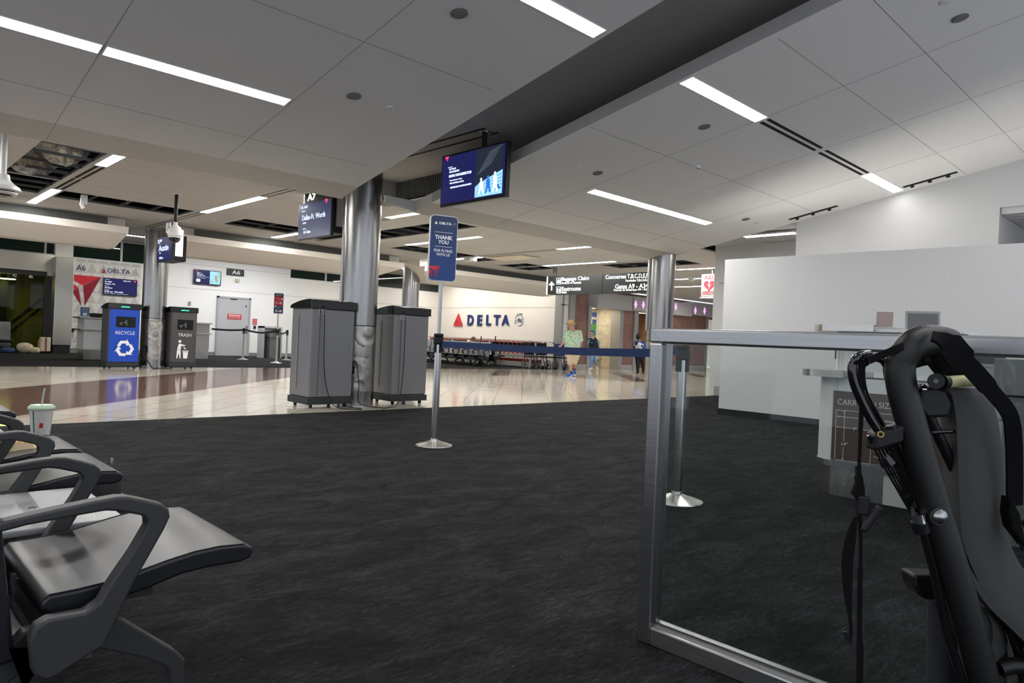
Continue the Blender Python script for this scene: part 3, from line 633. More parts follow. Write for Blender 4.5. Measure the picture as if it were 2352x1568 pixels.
slots('slot_diffuser', 'long thin air slots in front of the light by the pole camera', [hq(4.93, 4.955, 9.5, 11.1), hq(5.03, 5.055, 9.5, 11.1)])
slots('slot_diffuser', 'long thin dark slots in the ceiling gap around the screen pole', [hq(5.38, 5.42, 6.2, 8.3, RZ + .001), hq(5.59, 5.63, 6.2, 8.3, RZ + .001)])
slots('slot_diffuser', 'long thin air slots beyond the column light', [hq(7.33, 7.355, 11.1, 13.2), hq(7.42, 7.445, 11.1, 13.2)])
slots('slot_diffuser', 'thin air slots between the far concourse lights', [hq(12.0, 12.03, 11.15, 13.9), hq(12.1, 12.13, 11.15, 13.9)])
# track lights in the right panel
def track(y0, y1, lab, n=3):
    x = 11.46; t = thing('track_light', lab, 'light', (x, (y0 + y1) / 2, zc((y0 + y1) / 2)), 'recessed black track lights')
    MB().prism(cq(x - .045, x + .045, y0, y1), (0, 0, -.004)).build('track', SLOT, t)
    for k in range(n):
        y = y0 + (y1 - y0) * (k + .5) / n
        MB().tube([(x, y, zc(y) + .01), (x + .02, y, zc(y) - .035)], .028, 12).build('spot_head', BLACKP, t)
        ld = bpy.data.lights.new('spot_lamp', 'SPOT'); ld.energy = .12; ld.spot_size = radians(75); ld.spot_blend = .8; ld.color = (1, .95, .86); ld.shadow_soft_size = .03
        lo = bpy.data.objects.new('spot_lamp', ld); COL.objects.link(lo); lo.location = (x + .03, y, zc(y) - .05)
        lo.rotation_euler = V((.25, 0, -1)).to_track_quat('-Z', 'Y').to_euler(); adopt(lo, t)
track(2.9, 3.6, 'black track with three spot heads beside the short strip light')
track(4.55, 5.33, 'black track with spot heads, the farther one near the bulkhead corner')
# speakers, detectors, sprinklers
SPK = noisy('speaker_mesh_grey', (.16, .16, .16), (.23, .23, .23), 400, .7, strength=.2, dist=.001)
nrm = V((0, S_CL, 1)).normalized()
def disc(px, py, r, lab, nm, cat, m, grp, hall=False):
    c = FL(px, py, 3.15) if hall else CL(px, py); n_ = V((0, 0, 1)) if hall else nrm
    mb = MB().tube([c + n_ * .01, c - n_ * .006], r, 24).tube([c - n_ * .004, c - n_ * .012], r * .8, 24)
    tag(mb.build(nm, m), lab, cat, grp)
for px, py, l in ((1055, 30, 'round grey ceiling speaker at top centre'), (813, 220, 'round grey ceiling speaker above the main column'), (1618, 291, 'round grey ceiling speaker left of the black air slots'),
                  (1373, 397, 'round grey ceiling speaker above the middle strip lights'), (2205, 41, 'round grey ceiling speaker at the upper right corner'), (1713, 503, 'round grey ceiling speaker near the low end of the right ceiling')):
    disc(px, py, .066, l, 'ceiling_speaker', 'speaker', SPK, 'round ceiling speakers')
for px, py, l in ((895, 247, 'round white cover plate beside the speaker above the column'), (1327, 383, 'small white cover plate above the middle strip lights'), (2170, 4, 'round white cover plate at the top right edge'),
                  (1738, 511, 'small white cover plate near the right bulkhead')): disc(px, py, .04, l, 'cover_plate', 'detector', FIXW, 'round white ceiling cover plates')
for px, py, l in ((490, 503, 'small white disc on the ceiling above the left screen'), (1113, 529, 'small white disc on the concourse ceiling right of the sign'), (1142, 604, 'tiny white disc beside the twin ceiling openings')):
    disc(px, py, .045, l, 'cover_plate', 'detector', FIXW, 'round white ceiling cover plates', True)
c = CL(1602, 380); sm = thing('ceiling_sensor', 'tiny white box sensor on the right ceiling panel', 'sensor', c)
MB().obox(c - nrm * .015, (.06, .04, .03)).build('box', WHT, sm); MB().obox(c - nrm * .034 + V((.02, 0, 0)), (.02, .03, .012)).build('lens', GREYP, sm)
for k, (x, y, l) in enumerate(((18.6, 11.6, 'white smoke detector right of the far column'), (24.2, 13.8, 'white smoke detector over the last fascia'), (27.0, 15.3, 'farthest white smoke detector'))):
    t = tag(MB().lathe((x, y, 3.02), [(.05, 0), (.09, .03), (.1, .09), (.14, .1), (.14, .13)], 20).build('smoke_detector', FIXW), l, 'detector', 'smoke detectors on the concourse ceiling')
c = V((9.95, 12.9, 3.15))
t = thing('access_point', 'pale frosted box hanging under the ceiling right of the sign', 'box', (12.1, 14.2, 3.1)); MB().box(11.95, 14.1, 3.03, 12.2, 14.35, 3.149).build('cover', FIXW, t, bevel=.01)
# opened ceiling: bars, foil insulation, loose bits
gb = MB()
for h in HOLES:
    for y in [h[1] + .01] + [h[1] + k * (h[3] - h[1]) / max(1, round((h[3] - h[1]) / .6)) for k in range(1, max(1, round((h[3] - h[1]) / .6)))] + [h[3] - .03]:
        gb.box(h[0], y, 3.155, h[2], y + .025, 3.19)
    n = max(1, round((h[2] - h[0]) / .6))
    for k in range(n + 1): x = h[0] + k * (h[2] - h[0]) / n; gb.box(x - .012, h[1], 3.165, x + .012, h[3], 3.195)
    gb.box(h[0] - .3, (h[1] + h[3]) / 2 - .02, 3.5, h[2] + .3, (h[1] + h[3]) / 2 + .03, 3.56)
    gb.tube([(h[0] - .5, h[1] + .2, 3.7), (h[2] + .5, h[3] - .1, 3.75)], .04, 8)
tag(gb.build('ceiling_grid', GRIDM), kind='structure')
FOIL = mat('crumpled_foil', (.92, .89, .80), .22, 1.0); g = NG(FOIL); nz = g.noise(g.coord((1, 2.6, 1)), 11, 7, .8); g.bump(nz.outputs['Fac'], 1.0, .35); g.col(g.ramp(g.noise(g.coord((1, 3, 1)), 16, 6, .8).outputs['Fac'], [(.36, (.10, .09, .08)), (.48, (.85, .82, .72)), (.7, (.97, .95, .88))]))
def foil(path, r, lab, seed):
    rnd = random.Random(seed); mb = MB(); mb.tube(smoothp(path, 5), 1, 20); o0 = 0
    P = smoothp(path, 5); out = []
    n = len(P)
    for i in range(n):
        t = i / (n - 1); rr = r * (.35 + .65 * sin(pi * min(1, max(0, t))) ** .5)
        for k in range(20):
            q = V(mb.v[i * 20 + k]); d = q - P[i]; out.append(tuple(P[i] + d * rr * (1 + rnd.uniform(-.13, .13) + .12 * sin(k * 2.1 + i))))
    mb.v = out; tag(mb.build('foil_insulation', FOIL, smooth=True, sharp=50), lab, 'insulation', 'silver foil insulation in the ceiling opening')
foil([(1.75, 10.6, 3.75), (1.95, 11.0, 3.5), (2.25, 11.4, 3.42), (2.45, 11.9, 3.5)], .27, 'bulging silver foil insulation, upper roll in the ceiling opening', 3)
foil([(1.55, 11.2, 3.6), (1.75, 12.0, 3.42), (2.1, 12.7, 3.40), (2.4, 13.2, 3.5)], .24, 'crumpled silver foil insulation, lower roll in the ceiling opening', 5)
t = tag(MB().box(3.02, 13.95, 3.02, 3.12, 14.0, 3.17).obox((3.05, 14.0, 2.99), (.05, .03, .1), (1, 0, .5), (0, 1, 0), (-.5, 0, 1)).build('junction_box', WHT), 'small white box dangling in the long ceiling opening', 'box')
tag(MB().box(3.8, 14.2, 3.16, 3.83, 14.22, 3.6).build('hanging_strap', mat('yellow_strap', (.6, .35, .03), .6)), 'short yellow strap hanging in the long ceiling opening', 'strap')
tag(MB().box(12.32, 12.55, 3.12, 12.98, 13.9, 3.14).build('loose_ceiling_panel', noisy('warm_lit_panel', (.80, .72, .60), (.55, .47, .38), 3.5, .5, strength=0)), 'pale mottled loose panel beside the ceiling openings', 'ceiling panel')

# ------------------------------------------------------------------ columns
def column(x, y, r, ztop, zbot_seam, lab, strip=False, outlet=None):
    t = thing('column', lab, 'column', (x, y, 0), 'round steel columns')
    MB().lathe((x, y, 0), [(r, zbot_seam + .012), (r, ztop)], 48).build('shaft', STEEL, t, smooth=True)
    MB().lathe((x, y, 0), [(r * .985, zbot_seam), (r * .985, zbot_seam + .012)], 48).build('seam', BLACKP, t)
    MB().lathe((x, y, 0), [(r * 1.0, .2), (r, zbot_seam)], 48).build('lower_cladding', STEELD, t, smooth=True)
    MB().lathe((x, y, 0), [(r * 1.005, 0), (r * 1.005, .2)], 48).build('base_ring', STEEL, t, smooth=True)
    MB().lathe((x, y, 0), [(r * 1.0, ztop - .02), (r * 1.02, ztop)], 48).build('top_collar', GREYP, t)
    if strip:
        L = -RGT; c = V((x, y, 0)) + L * (r + .018) + FWDH * .02
        MB().obox(c + V((0, 0, (zbot_seam + ztop) / 2 + .1)), (.03, .06, ztop - zbot_seam - .2), RGT, FWDH, ZU).build('cable_channel', STEEL, t)
        c2 = V((x, y, 0)) + L * (r - .012) - FWDH * .045
        MB().obox(c2 + V((0, 0, (zbot_seam + ztop) / 2 + .1)), (.012, .02, ztop - zbot_seam - .2), RGT, FWDH, ZU).build('channel_gap', BLACKP, t)
    return t
C1 = (5.335, 8.65); C2 = (5.27, 17.22); C3 = (12.3, 17.15); C4 = (11.62, 7.9)
col1 = column(*C1, .25, 3.44, 1.10, 'large steel column between the two grey bins', True)
col2 = column(*C2, .255, 3.14, 1.12, 'steel column between the recycling and trash bins')
column(*C3, .25, 3.14, 1.1, 'steel column behind the grey bin, far back')
# the far right column reaches the hung panel
column(*C4, .245, 3.14, 1.1, 'steel column behind the corner of the glass barrier', True)
#==OBJECTS1==
UY = V((0, -1, 0))
def ptext(mb, txt, ax, val, pL, pR, hpx, mi=0, th=.003, bold=0.0):
    """lettering between two sight points on the plane ax=val (Y-facing or X-facing signs)"""
    A, B = PX(*pL, ax, val), PX(*pR, ax, val); m = ((pL[0] + pR[0]) / 2, (pL[1] + pR[1]) / 2)
    h = (PX(m[0], m[1] - hpx / 2, ax, val) - PX(m[0], m[1] + hpx / 2, ax, val)).z; u = UY if ax == 0 else XA
    c = (A + B) / 2; wv = abs((B - A).dot(u)); return mb.text(txt, c, u, ZU, wv, h, th, mi, bold=bold)
def pq(mb, pts, ax, val, th=.002, mi=0):
    n = V((-1, 0, 0)) if ax == 0 else V((0, -1, 0)); return mb.prism([PX(*p, ax, val) for p in pts], n * th, mi)
SCR = emis('screen_navy', (.012, .014, .10), 0.12); SCRT = emis('screen_pale_blue_text', (.62, .75, 1.0), 0.22); SCRW = emis('screen_white_text', (.9, .95, 1), 0.2)
SCRR = emis('screen_red_emblem', (.8, .05, .12), 0.16); SCRL = emis('screen_light_photo', (.30, .62, .95), 0.17); SCRD = emis('screen_dark_photo', (.015, .02, .035), 0.15); SCRB = emis('screen_blue_figure', (.02, .12, .5), 0.2); SCRG = emis('screen_grey_streaks', (.12, .15, .2), 0.12)
SCRG2 = emis('screen_green_photo', (.25, .5, .2), 0.16)
BEZ = mat('screen_bezel', (.01, .01, .011), .3)
# ---- hanging promo screen in the ceiling gap
XT = 5.46
t = thing('hanging_screen', 'navy advert screen hanging on a black pole in the ceiling gap', 'screen', (5.50, 6.33, 2.95))
a, b = PX(1019, 361, 0, XT), PX(1161, 448, 0, XT); y0, y1, z0, z1 = b.y + .0, a.y + .03, 2.625, 3.27
MB().box(XT, y0, z0, XT + .06, y1, z1).build('casing', BEZ, t, bevel=.006)
scn = MB().box(XT - .003, y0 + .03, z0 + .035, XT, y1 - .02, z1 - .025).build('display', SCR, t)
H_, W_ = z1 - z0, y1 - y0
def sp(u, v): return V((XT - .004, y1 - u * W_, z0 + v * H_))     # u: 0 left..1 right as seen, v: 0 bottom..1 top
def spoly(mb, pts, off=0, mi=0): return mb.prism([sp(*p) + V((-.0006 * off, 0, 0)) for p in pts], (-.0006, 0, 0), mi)
m = MB(); spoly(m, [(.555, .075), (.95, .075), (.95, .955), (.555, .955)]); m.build('photo_background', SCRD, scn)
m = MB(); spoly(m, [(.555, .075), (.95, .075), (.95, .50), (.62, .33), (.555, .27)], 1); m.build('photo_steps', SCRL, scn)
m = MB()
for k in range(9): spoly(m, [(.58 + .02 * k, .50 + .045 * k), (.60 + .02 * k, .50 + .045 * k), (.80 + .018 * k, min(.66 + .04 * k, .94)), (.79 + .018 * k, min(.66 + .04 * k, .94))], 1)
m.build('photo_streaks', SCRG, scn)
m = MB()
for k in range(5): spoly(m, [(.56 + .01 * k, .12 + .05 * k), (.56 + .01 * k, .125 + .05 * k), (.94, .19 + .06 * k), (.94, .18 + .06 * k)], 2)
for x in (.64, .76, .86): pass
spoly(m, [(.87, .235), (.895, .25), (.93, .165), (.905, .155)], 2); m.build('photo_lines', SCRB, scn)
for (x, mm, sz) in ((.645, SCRW, .9), (.745, SCRB, .95), (.845, SCRW, 1.05)):
    m = MB(); s_ = sz
    spoly(m, [(x - .012, .40 * s_), (x + .012, .41 * s_), (x + .03, .36 * s_), (x + .03, .25), (x + .05, .13), (x + .03, .12), (x + .005, .22), (x - .02, .12), (x - .04, .12), (x - .02, .25), (x - .025, .36 * s_)], 3)
    m.add(*(lambda q: (q, [tuple(range(10))]))([tuple(sp(x + .016 * cos(2 * pi * i / 10), .435 * s_ + .028 * sin(2 * pi * i / 10)) + V((-.003, 0, 0))) for i in range(10)]))
    m.build('photo_figure', mm, scn)
m = MB(); P_ = lambda: 0
for txt, l, r, h in (('sponsored', (1030, 385), (1039, 383.5), 3), ('SKYMILES', (1032, 389), (1047.5, 386.5), 3.8), ('FOR BUSINESS', (1032.5, 395.5), (1055, 391), 4.2),
                     ('Chase big dreams during', (1033, 415), (1061, 410), 3.8), ('Delta Small Business Month.', (1033.5, 421), (1065.5, 415), 3.8)): ptext(m, txt, 0, XT - .004, l, r, h)
for txt, l, r, h in (('HELPING YOUR BUSINESS SOAR', (1031.5, 405), (1083, 394.5), 6), ('BUSINESS.DELTA.COM/SMALLBUSINESS', (1034.5, 431), (1082.5, 422), 3.6)): ptext(m, txt, 0, XT - .004, l, r, h, bold=.01)
m.build('lettering', SCRT, scn)
m = MB(); pq(m, [(1022, 361), (1031.5, 359), (1028, 371)], 0, XT - .004); m.build('emblem', SCRR, scn)
MB().tube([(5.51, 6.33, RZ - .01), (5.51, 6.33, 3.2)], .032, 20).build('pole', BLACKP, t); MB().lathe((5.51, 6.33, RZ - .015), [(.075, 0), (.08, .014)], 24).build('ceiling_ring', STEEL, t)
MB().box(5.52, 6.15, 2.95, 5.56, 6.5, 3.24).build('bracket', BLACKP, t)
# ---- departure screen left of the column, lit gate number box over it
XD = 5.25
def dep(y, z): return PX(y, z, 0, XD)
tl, br, tr = dep(687, 470), dep(759, 541), dep(754, 455)
yA, yB, zA, zB = tl.y, br.y, br.z - .0, tr.z
t = thing('departure_screen', 'hanging departure screen reading Dallas-Ft. Worth, left of the main column', 'screen', (XD + .25, (yA + yB) / 2, 2.5))
MB().box(XD, yB, zA, XD + .05, yA, zB).build('casing', BEZ, t, bevel=.005)
scn = MB().box(XD - .003, yB + .015, zA + .02, XD, yA - .015, zB - .015).build('display', emis('departure_blue', (.02, .03, .10), 0.12), t)
m = MB()
for txt, l, r, h, bo in (('DL 1067', (693, 478), (707, 474), 5, .01), ('Destination', (694, 486), (701, 484.5), 2.5, 0), ('Dallas-Ft. Worth', (694.5, 500.5), (747, 491.5), 12, .0), ('TEXAS', (695.5, 513), (703, 511.5), 3.5, 0), ('Status', (696, 526), (703, 524.5), 2.5, 0), ('At Gate', (697, 533.5), (713, 530.5), 7, 0)): ptext(m, txt, 0, XD - .004, l, r, h, bold=bo)
m.build('lettering', SCRT, scn)
m = MB(); pq(m, [(746, 457), (753.5, 456), (750.5, 467)], 0, XD - .004); m.build('emblem', SCRR, scn)
MB().box(XD + .05, yB + .05, zA + .06, XD + .30, yA - .1, zB).build('housing', BLACKP, t)
MB().box(XD + .30, yB - .02, zA + .03, XD + .35, yA, zB).build('rear_screen', BEZ, t)
MB().box(XD + .10, yB + .02, zA + .16, XD + .25, yB + .05, 3.14).build('side_light_panel', mat('frosted_side_panel', (.42, .42, .42), .5), t)
MB().box(XD + .12, yB + .2, zB - .02, XD + .2, yB + .3, 3.149).build('mount', BLACKP, t)
gx = XD + .06; t = thing('gate_number_box', 'black box with glowing gate number A7 above the Dallas screen', 'sign', (gx + .1, 9.9, 3.12))
MB().box(gx, yB + .12, zB + .02, gx + .2, yA - .06, 3.149).build('box', BLACKP, t)
MB().box(gx - .001, yA - .06, zB - .1, gx + .2, yA - .035, 3.149).build('lit_edge', emis('lit_edge', (.9, 1, .8), 0.25), t)
MB().text('A7', (gx - .003, yA - .29, 3.085), UY, ZU, .26, .11, .003, bold=.03).build('lettering', emis('lit_sign_letters', (.9, 1, .75), 0.35), t)
# ---- Austin screen
XU = 5.0
t = thing('departure_screen', 'hanging departure screen reading Austin in front of the left column', 'screen', (XU + .2, 15.9, 2.3))
ya, yb, za, zb = 16.30, 15.38, 2.33, 2.86
MB().box(XU, yb, za, XU + .05, ya, zb).build('casing', BEZ, t)
scn = MB().box(XU - .003, yb + .015, za + .02, XU, ya - .015, zb - .015).build('display', SCR, t)
m = MB()
for txt, l, r, h, bo in (('DL 2859', (363, 554), (372, 552), 5, .01), ('Destination', (363.5, 559), (368, 558), 2, 0), ('Austin', (365, 571), (387, 566.5), 14, .0), ('TEXAS', (366, 581.5), (369, 581), 2.5, 0), ('11:22 am', (366, 593), (374, 591), 5, 0)): ptext(m, txt, 0, XU - .004, l, r, h, bold=bo)
m.build('lettering', SCRT, scn)
MB().box(XU + .05, yb + .05, za, XU + .3, ya - .08, zb).build('housing', BLACKP, t)
MB().box(XU + .08, yb + .02, za + .1, XU + .22, yb + .05, zb + .12).build('side_light_panel', emis('lit_side_panel', (1, 1, .8), 0.22), t)
MB().box(XU + .1, yb + .3, zb, XU + .2, yb + .45, 3.149).build('mount', BLACKP, t)
# ---- cameras
t = thing('dome_camera', 'white dome security camera on a black ceiling pole', 'camera', (4.0, 12.2, 2.45))
MB().tube([(4.0, 12.2, 2.68), (4.0, 12.2, 3.15)], .028, 16).build('pole', BLACKP, t); MB().lathe((4.0, 12.2, 3.135), [(.06, 0), (.065, .014)], 24).build('ceiling_ring', FIXW, t)
MB().lathe((4.0, 12.2, 0), [(.035, 2.68), (.035, 2.64), (.08, 2.60), (.11, 2.55), (.115, 2.49), (.115, 2.46), (.10, 2.455), (.098, 2.425)][::-1], 32).build('housing', FIXW, t, smooth=True)
MB().lathe((4.0, 12.2, 0), [(.02, 2.345), (.05, 2.355), (.08, 2.385), (.088, 2.425)], 32).build('dome', BLACKG, t, smooth=True)
MB().tube([(3.9, 12.28, 2.5), (3.9, 12.28, 2.66)], .018, 10).tube([(3.95, 12.3, 2.6), (3.95, 12.3, 2.68)], .02, 10).build('antenna', FIXW, t)
t = thing('dome_camera', 'white flared security camera on a thick white pole at the far left', 'camera', (1.38, 10.07, 2.4))
MB().tube([(1.38, 10.07, 2.6), (1.38, 10.07, 3.15)], .034, 18).build('pole', FIXW, t, smooth=True)
MB().lathe((1.38, 10.07, 0), [(.16, 2.47), (.185, 2.48), (.17, 2.52), (.11, 2.56), (.075, 2.60), (.065, 2.66), (.05, 2.665)], 36).build('housing', FIXW, t, smooth=True)
MB().lathe((1.38, 10.07, 0), [(.03, 2.40), (.09, 2.41), (.125, 2.44), (.13, 2.47)], 32).build('dome', BLACKG, t, smooth=True)
MB().lathe((1.38, 10.07, 0), [(.13, 2.425), (.15, 2.44), (.15, 2.455)], 32).build('ring', FIXW, t, smooth=True)
# ---- big direction sign
XS = 14.8
a = PX(1259, 637, 0, XS); t = thing('direction_sign', 'long black overhead sign with baggage claim and concourse directions', 'sign', (XS + .1, 12.3, 2.4))
sy1, sz0, sz1 = a.y, 2.355, 2.875; sy0 = sy1 - 3.95; smid = PX(1384, 650, 0, XS).y
bd = MB().box(XS, smid + .01, sz0, XS + .2, sy1, sz1).box(XS, sy0, sz0, XS + .2, smid - .01, sz1).build('cabinet', mat('black_sign_face', (.012, .013, .014), .4), t)
MB().box(XS - .004, sy1, sz0, XS + .2, sy1 + .05, sz1).build('lit_end_cap', emis('lit_end_cap', (.95, 1, .85), 0.25), t)
MB().box(XS + .07, sy1 - .22, sz1, XS + .13, sy1 - .10, 3.15).box(XS + .07, sy0 + .3, sz1, XS + .13, sy0 + .4, 3.15).build('hanger', STEEL, t)
LT = emis('lit_white_lettering', (.95, 1.0, .93), 0.3); m = MB()
for txt, l, r, h, bo in (('Baggage Claim', (1290, 641.5), (1353, 640), 11.5, .012), ('Reclamo de Equipaje', (1290.5, 650), (1335, 649.5), 6, .01), ('Restrooms', (1290.5, 663.5), (1334, 662), 10, .012), ('Ba\u00f1os', (1290.5, 671), (1302, 671), 5, .01),
                     ('Concourses T,B,C,D,E,F', (1391, 637), (1489, 633), 11, .012), ('Terminales T,B,C,D,E,F', (1436, 644.5), (1489, 643), 6, .01), ('Gates A9 - A34', (1413, 658), (1489, 656), 11, .012), ('Puertas de Embarque A9 - A34', (1410, 667.5), (1489, 664), 6, .01)): ptext(m, txt, 0, XS - .002, l, r, h, bold=bo)
def pt0(x, y): return PX(x, y, 0, XS - .001)
pq(m, [(1260.5, 654), (1267, 646), (1273.5, 654), (1271.5, 656), (1268.3, 652), (1268.3, 667), (1265.7, 667), (1265.7, 652), (1262.5, 656)], 0, XS - .002)
m.build('lettering', LT, bd)
m = MB()
for x, y in ((1283.5, 645.5), (1283.5, 666)): pq(m, [(x - 5.5, y - 7.5), (x + 5, y - 7.5), (x + 5, y + 7.5), (x - 5.5, y + 7.5)], 0, XS - .002)
for x, y in ((1494, 634.5), (1494, 658)): pq(m, [(x - 4, y - 7.5), (x + 7, y - 7.5), (x + 7, y + 7.5), (x - 4, y + 7.5)], 0, XS - .002)
pic = m.build('pictogram', LT, bd)
m = MB()
for x, y in ((1283.5, 645.5), (1283.5, 666), (1495.5, 634.5), (1495.5, 658)): pq(m, [(x - 4.5, y - 6.5), (x + 4, y - 6.5), (x + 4, y + 6.5), (x - 4.5, y + 6.5)], 0, XS - .005)
m.build('pictogram_field', MATS['black_sign_face'], pic); m = MB()
pq(m, [(1280, 650), (1280, 644), (1282, 643), (1282, 641), (1285, 641), (1285, 643), (1287, 644), (1287, 650)], 0, XS - .008); pq(m, [(1280, 671), (1280, 662), (1282.6, 662), (1282.6, 671)], 0, XS - .008); pq(m, [(1284.4, 671), (1284.4, 662), (1287, 662), (1287, 671)], 0, XS - .008)
for y in (634.5, 658): pq(m, [(1493, y + 3), (1493, y - 3), (1498, y - 3), (1499, y - 1), (1495, y), (1494, y + 3)], 0, XS - .008)
m.build('pictogram_mark', LT, pic)
# ---- defibrillator sign
XE_ = 17.0
pa, pb = PX(1612, 630, 0, XE_), PX(1611, 683, 0, XE_); t = thing('defibrillator_sign', 'white hanging AED sign with red heart, cut by the grey wall', 'sign', (XE_, pa.y - .3, pb.z))
MB().box(XE_, pa.y - .62, pb.z, XE_ + .03, pa.y, pa.z).build('plate', mat('white_plastic', (.38, .36, .36), .4), t); MB().box(XE_, pa.y - .33, pa.z, XE_ + .02, pa.y - .3, 3.15).build('hanger', GREYP, t)
REDS = mat('sign_red', (.55, .03, .04), .4); m = MB(); ptext(m, 'AED', 0, XE_ - .002, (1617, 637), (1646, 635.5), 9, bold=.03)
for txt, y in (('EMERGENCY', 670.5), ('DEFIBRILLATOR', 674.5)): ptext(m, txt, 0, XE_ - .002, (1614, y), (1649, y - 1.5), 2.8)
m.build('lettering', REDS, t)
m = MB(); hc = PX(1629, 655, 0, XE_ - .002); m.prism([hc + V((0, -.0105 * 16 * sin(a_) ** 3, .0105 * (13 * cos(a_) - 5 * cos(2 * a_) - 2 * cos(3 * a_) - cos(4 * a_)))) for a_ in [2 * pi * i / 28 for i in range(28)]], (-.003, 0, 0)); h_ = m.build('heart', REDS, t)
MB().prism([hc + V((-.004, -a_, b_)) for a_, b_ in ((.02, .12), (-.05, -.01), (0, 0), (-.02, -.12), (.05, .02), (0, .01))], (-.002, 0, 0)).build('lightning_bolt', WHT, h_)
#==OBJECTS2==
# ------------------------------------------------------------------ litter bins
def bin_body(x, y, w_, d, kind, label):
    """compacting bin: front or rear faces -Y. kind: grey rear view, or front panel colour"""
    t = thing({'rear': 'compactor_bin', 'blue': 'recycling_bin', 'grey': 'trash_bin'}[kind], label, 'bin', (x + w_ / 2, y + d / 2, 0), 'compacting bins with black lids')
    body = {'rear': brushed('bin_grey_metal', (.27, .27, .28), .42, 'z', lo=.92), 'blue': mat('bin_dark_side', (.07, .07, .075), .45), 'grey': mat('bin_dark_side', (.07, .07, .075), .45)}[kind]
    if kind == 'rear': body = noisy('bin_grey_paint', (.20, .20, .208), (.235, .235, .245), 700, .38, .35, strength=.08, dist=.001)
    MB().box(x, y, .05, x + w_, y + d, .14).build('base', mat('bin_base_charcoal', (.022, .024, .028), .5), t, bevel=.008)
    for a in (x + .08, x + w_ - .08):
        for b in (y + .07, y + d - .07): MB().lathe((a - .012, b, .027), [(.026, 0), (.026, .024)], 14, axis='x').build('caster', BLACKP, t)
    MB().box(x + .012, y + .012, .14, x + w_ - .012, y + d - .012, 1.30).build('body', body, t, bevel=.022 if kind == 'rear' else .01, seg=3)
    # lid: black hood arched front to back on its short side
    n = 10; pr_ = [(y - .01, 1.295), (y + d + .01, 1.295)]
    top = [(y + d + .01, 1.335)] + [(y + d + .01 - (d + .02) * i / n, 1.335 + .085 * sin(pi * .5 * i / n) ** .8) for i in range(1, n)] + [(y - .01, 1.405)]
    MB().prism([(x - .008, a, b) for a, b in pr_ + top], (w_ + .016, 0, 0)).build('lid', BLACKG, t, bevel=.006)
    if kind == 'rear':
        gm = MATS['bin_grey_paint']
        MB().box(x + .13, y + .006, .16, x + .142, y + .014, 1.29).build('panel_seam', mat('bin_seam', (.12, .12, .125), .5), t)
        MB().tube([(x + .003, y + d * .62, .25), (x + .003, y + d * .62, 1.2)], .006, 8).build('side_rib', mat('bin_rib', (.3, .3, .31), .4, .5), t)
        MB().obox((x + .155, y + .009, 1.262), (.10, .006, .075)).build('rating_label', mat('bin_label', (.42, .42, .42), .5), t)
        m = MB(); m.text('No.', (x + .13, y + .005, 1.285), XA, ZU, .03, .012, .001)
        for k in range(3): m.box(x + .112, y + .0045, 1.262 - .012 * k, x + .19, y + .006, 1.2655 - .012 * k)
        m.build('label_print', BLACKP, t)
        MB().lathe((x + w_ - .055, y + .011, .80), [(.018, -.006), (.018, 0)], 20, axis='y').build('lock', GREYP, t)
        MB().lathe((x + .03, y - .002, .095), [(.009, -.004), (.009, 0)], 10, axis='y').build('base_bolt', CHROME, t)
    else:
        fp = mat('recycling_blue', (.004, .06, .48), .35, coat=.3) if kind == 'blue' else brushed('trash_charcoal', (.13, .12, .125), .45, 'z', lo=.85)
        yf = y
        pn = MB().box(x + .03, y - .004, .15, x + w_ - .02, y + .012, 1.285).build('front_panel', fp, t, bevel=.006)
        MB().box(x + .15, y - .010, .90, x + w_ - .10, y, 1.13).build('hopper_door', mat('hopper_black', (.004, .004, .005), .2), t, bevel=.01)
        MB().box(x + w_ / 2 - .08, y - .013, 1.335, x + w_ / 2 + .09, y - .009, 1.352).build('status_light', emis('green_status', (.02, 1, .35), 0.5), t)
        cx0 = x + w_ / 2 + .02; ym = y - .0045
        MB().text('RECYCLE' if kind == 'blue' else 'TRASH', (cx0, ym, .78), XA, ZU, .38 if kind == 'blue' else .29, .072, .002).build('lettering', WHT, pn)
        m = MB(); q = lambda a, b: (cx0 + a, ym, .44 + b)
        if kind == 'blue':
            for k in range(3):
                th = radians(-120 * k)
                R = lambda a, b: q(a * cos(th) - b * sin(th), a * sin(th) + b * cos(th))
                pol = lambda r_, a_: R(1.22 * r_ * cos(radians(a_)), 1.22 * r_ * sin(radians(a_)))
                m.prism([pol(.135, 158), pol(.155, 118), pol(.142, 78), pol(.178, 82), pol(.112, 38), pol(.055, 70), pol(.092, 74), pol(.10, 118), pol(.085, 158)], (0, -.002, 0))
        else:
            m.prism([q(-.10 + .034 * cos(2 * pi * i / 16), .19 + .034 * sin(2 * pi * i / 16)) for i in range(16)], (0, -.002, 0))
            m.prism([q(*p) for p in ((-.155, .0), (-.125, .13), (-.08, .135), (.02, .105), (.02, .085), (-.07, .085), (-.075, .0))], (0, -.002, 0))
            m.prism([q(*p) for p in ((-.155, -.008), (-.075, -.008), (-.07, -.20), (-.09, -.20), (-.115, -.07), (-.145, -.20), (-.165, -.20))], (0, -.002, 0))
            m.prism([q(*p) for p in ((-.02, .065), (.02, .045), (.045, .02), (.03, .01), (-.01, .03))], (0, -.002, 0))
            m.prism([q(*p) for p in ((-.035, -.02), (.10, -.02), (.10, -.04), (-.035, -.04))], (0, -.002, 0)); m.prism([q(*p) for p in ((-.025, -.05), (.09, -.05), (.075, -.20), (-.012, -.20))], (0, -.002, 0))
        m.build('symbol', WHT, pn)
        m = MB(); qq = lambda a, b: (cx0 + a - .02, y - .0105, 1.0 + b)
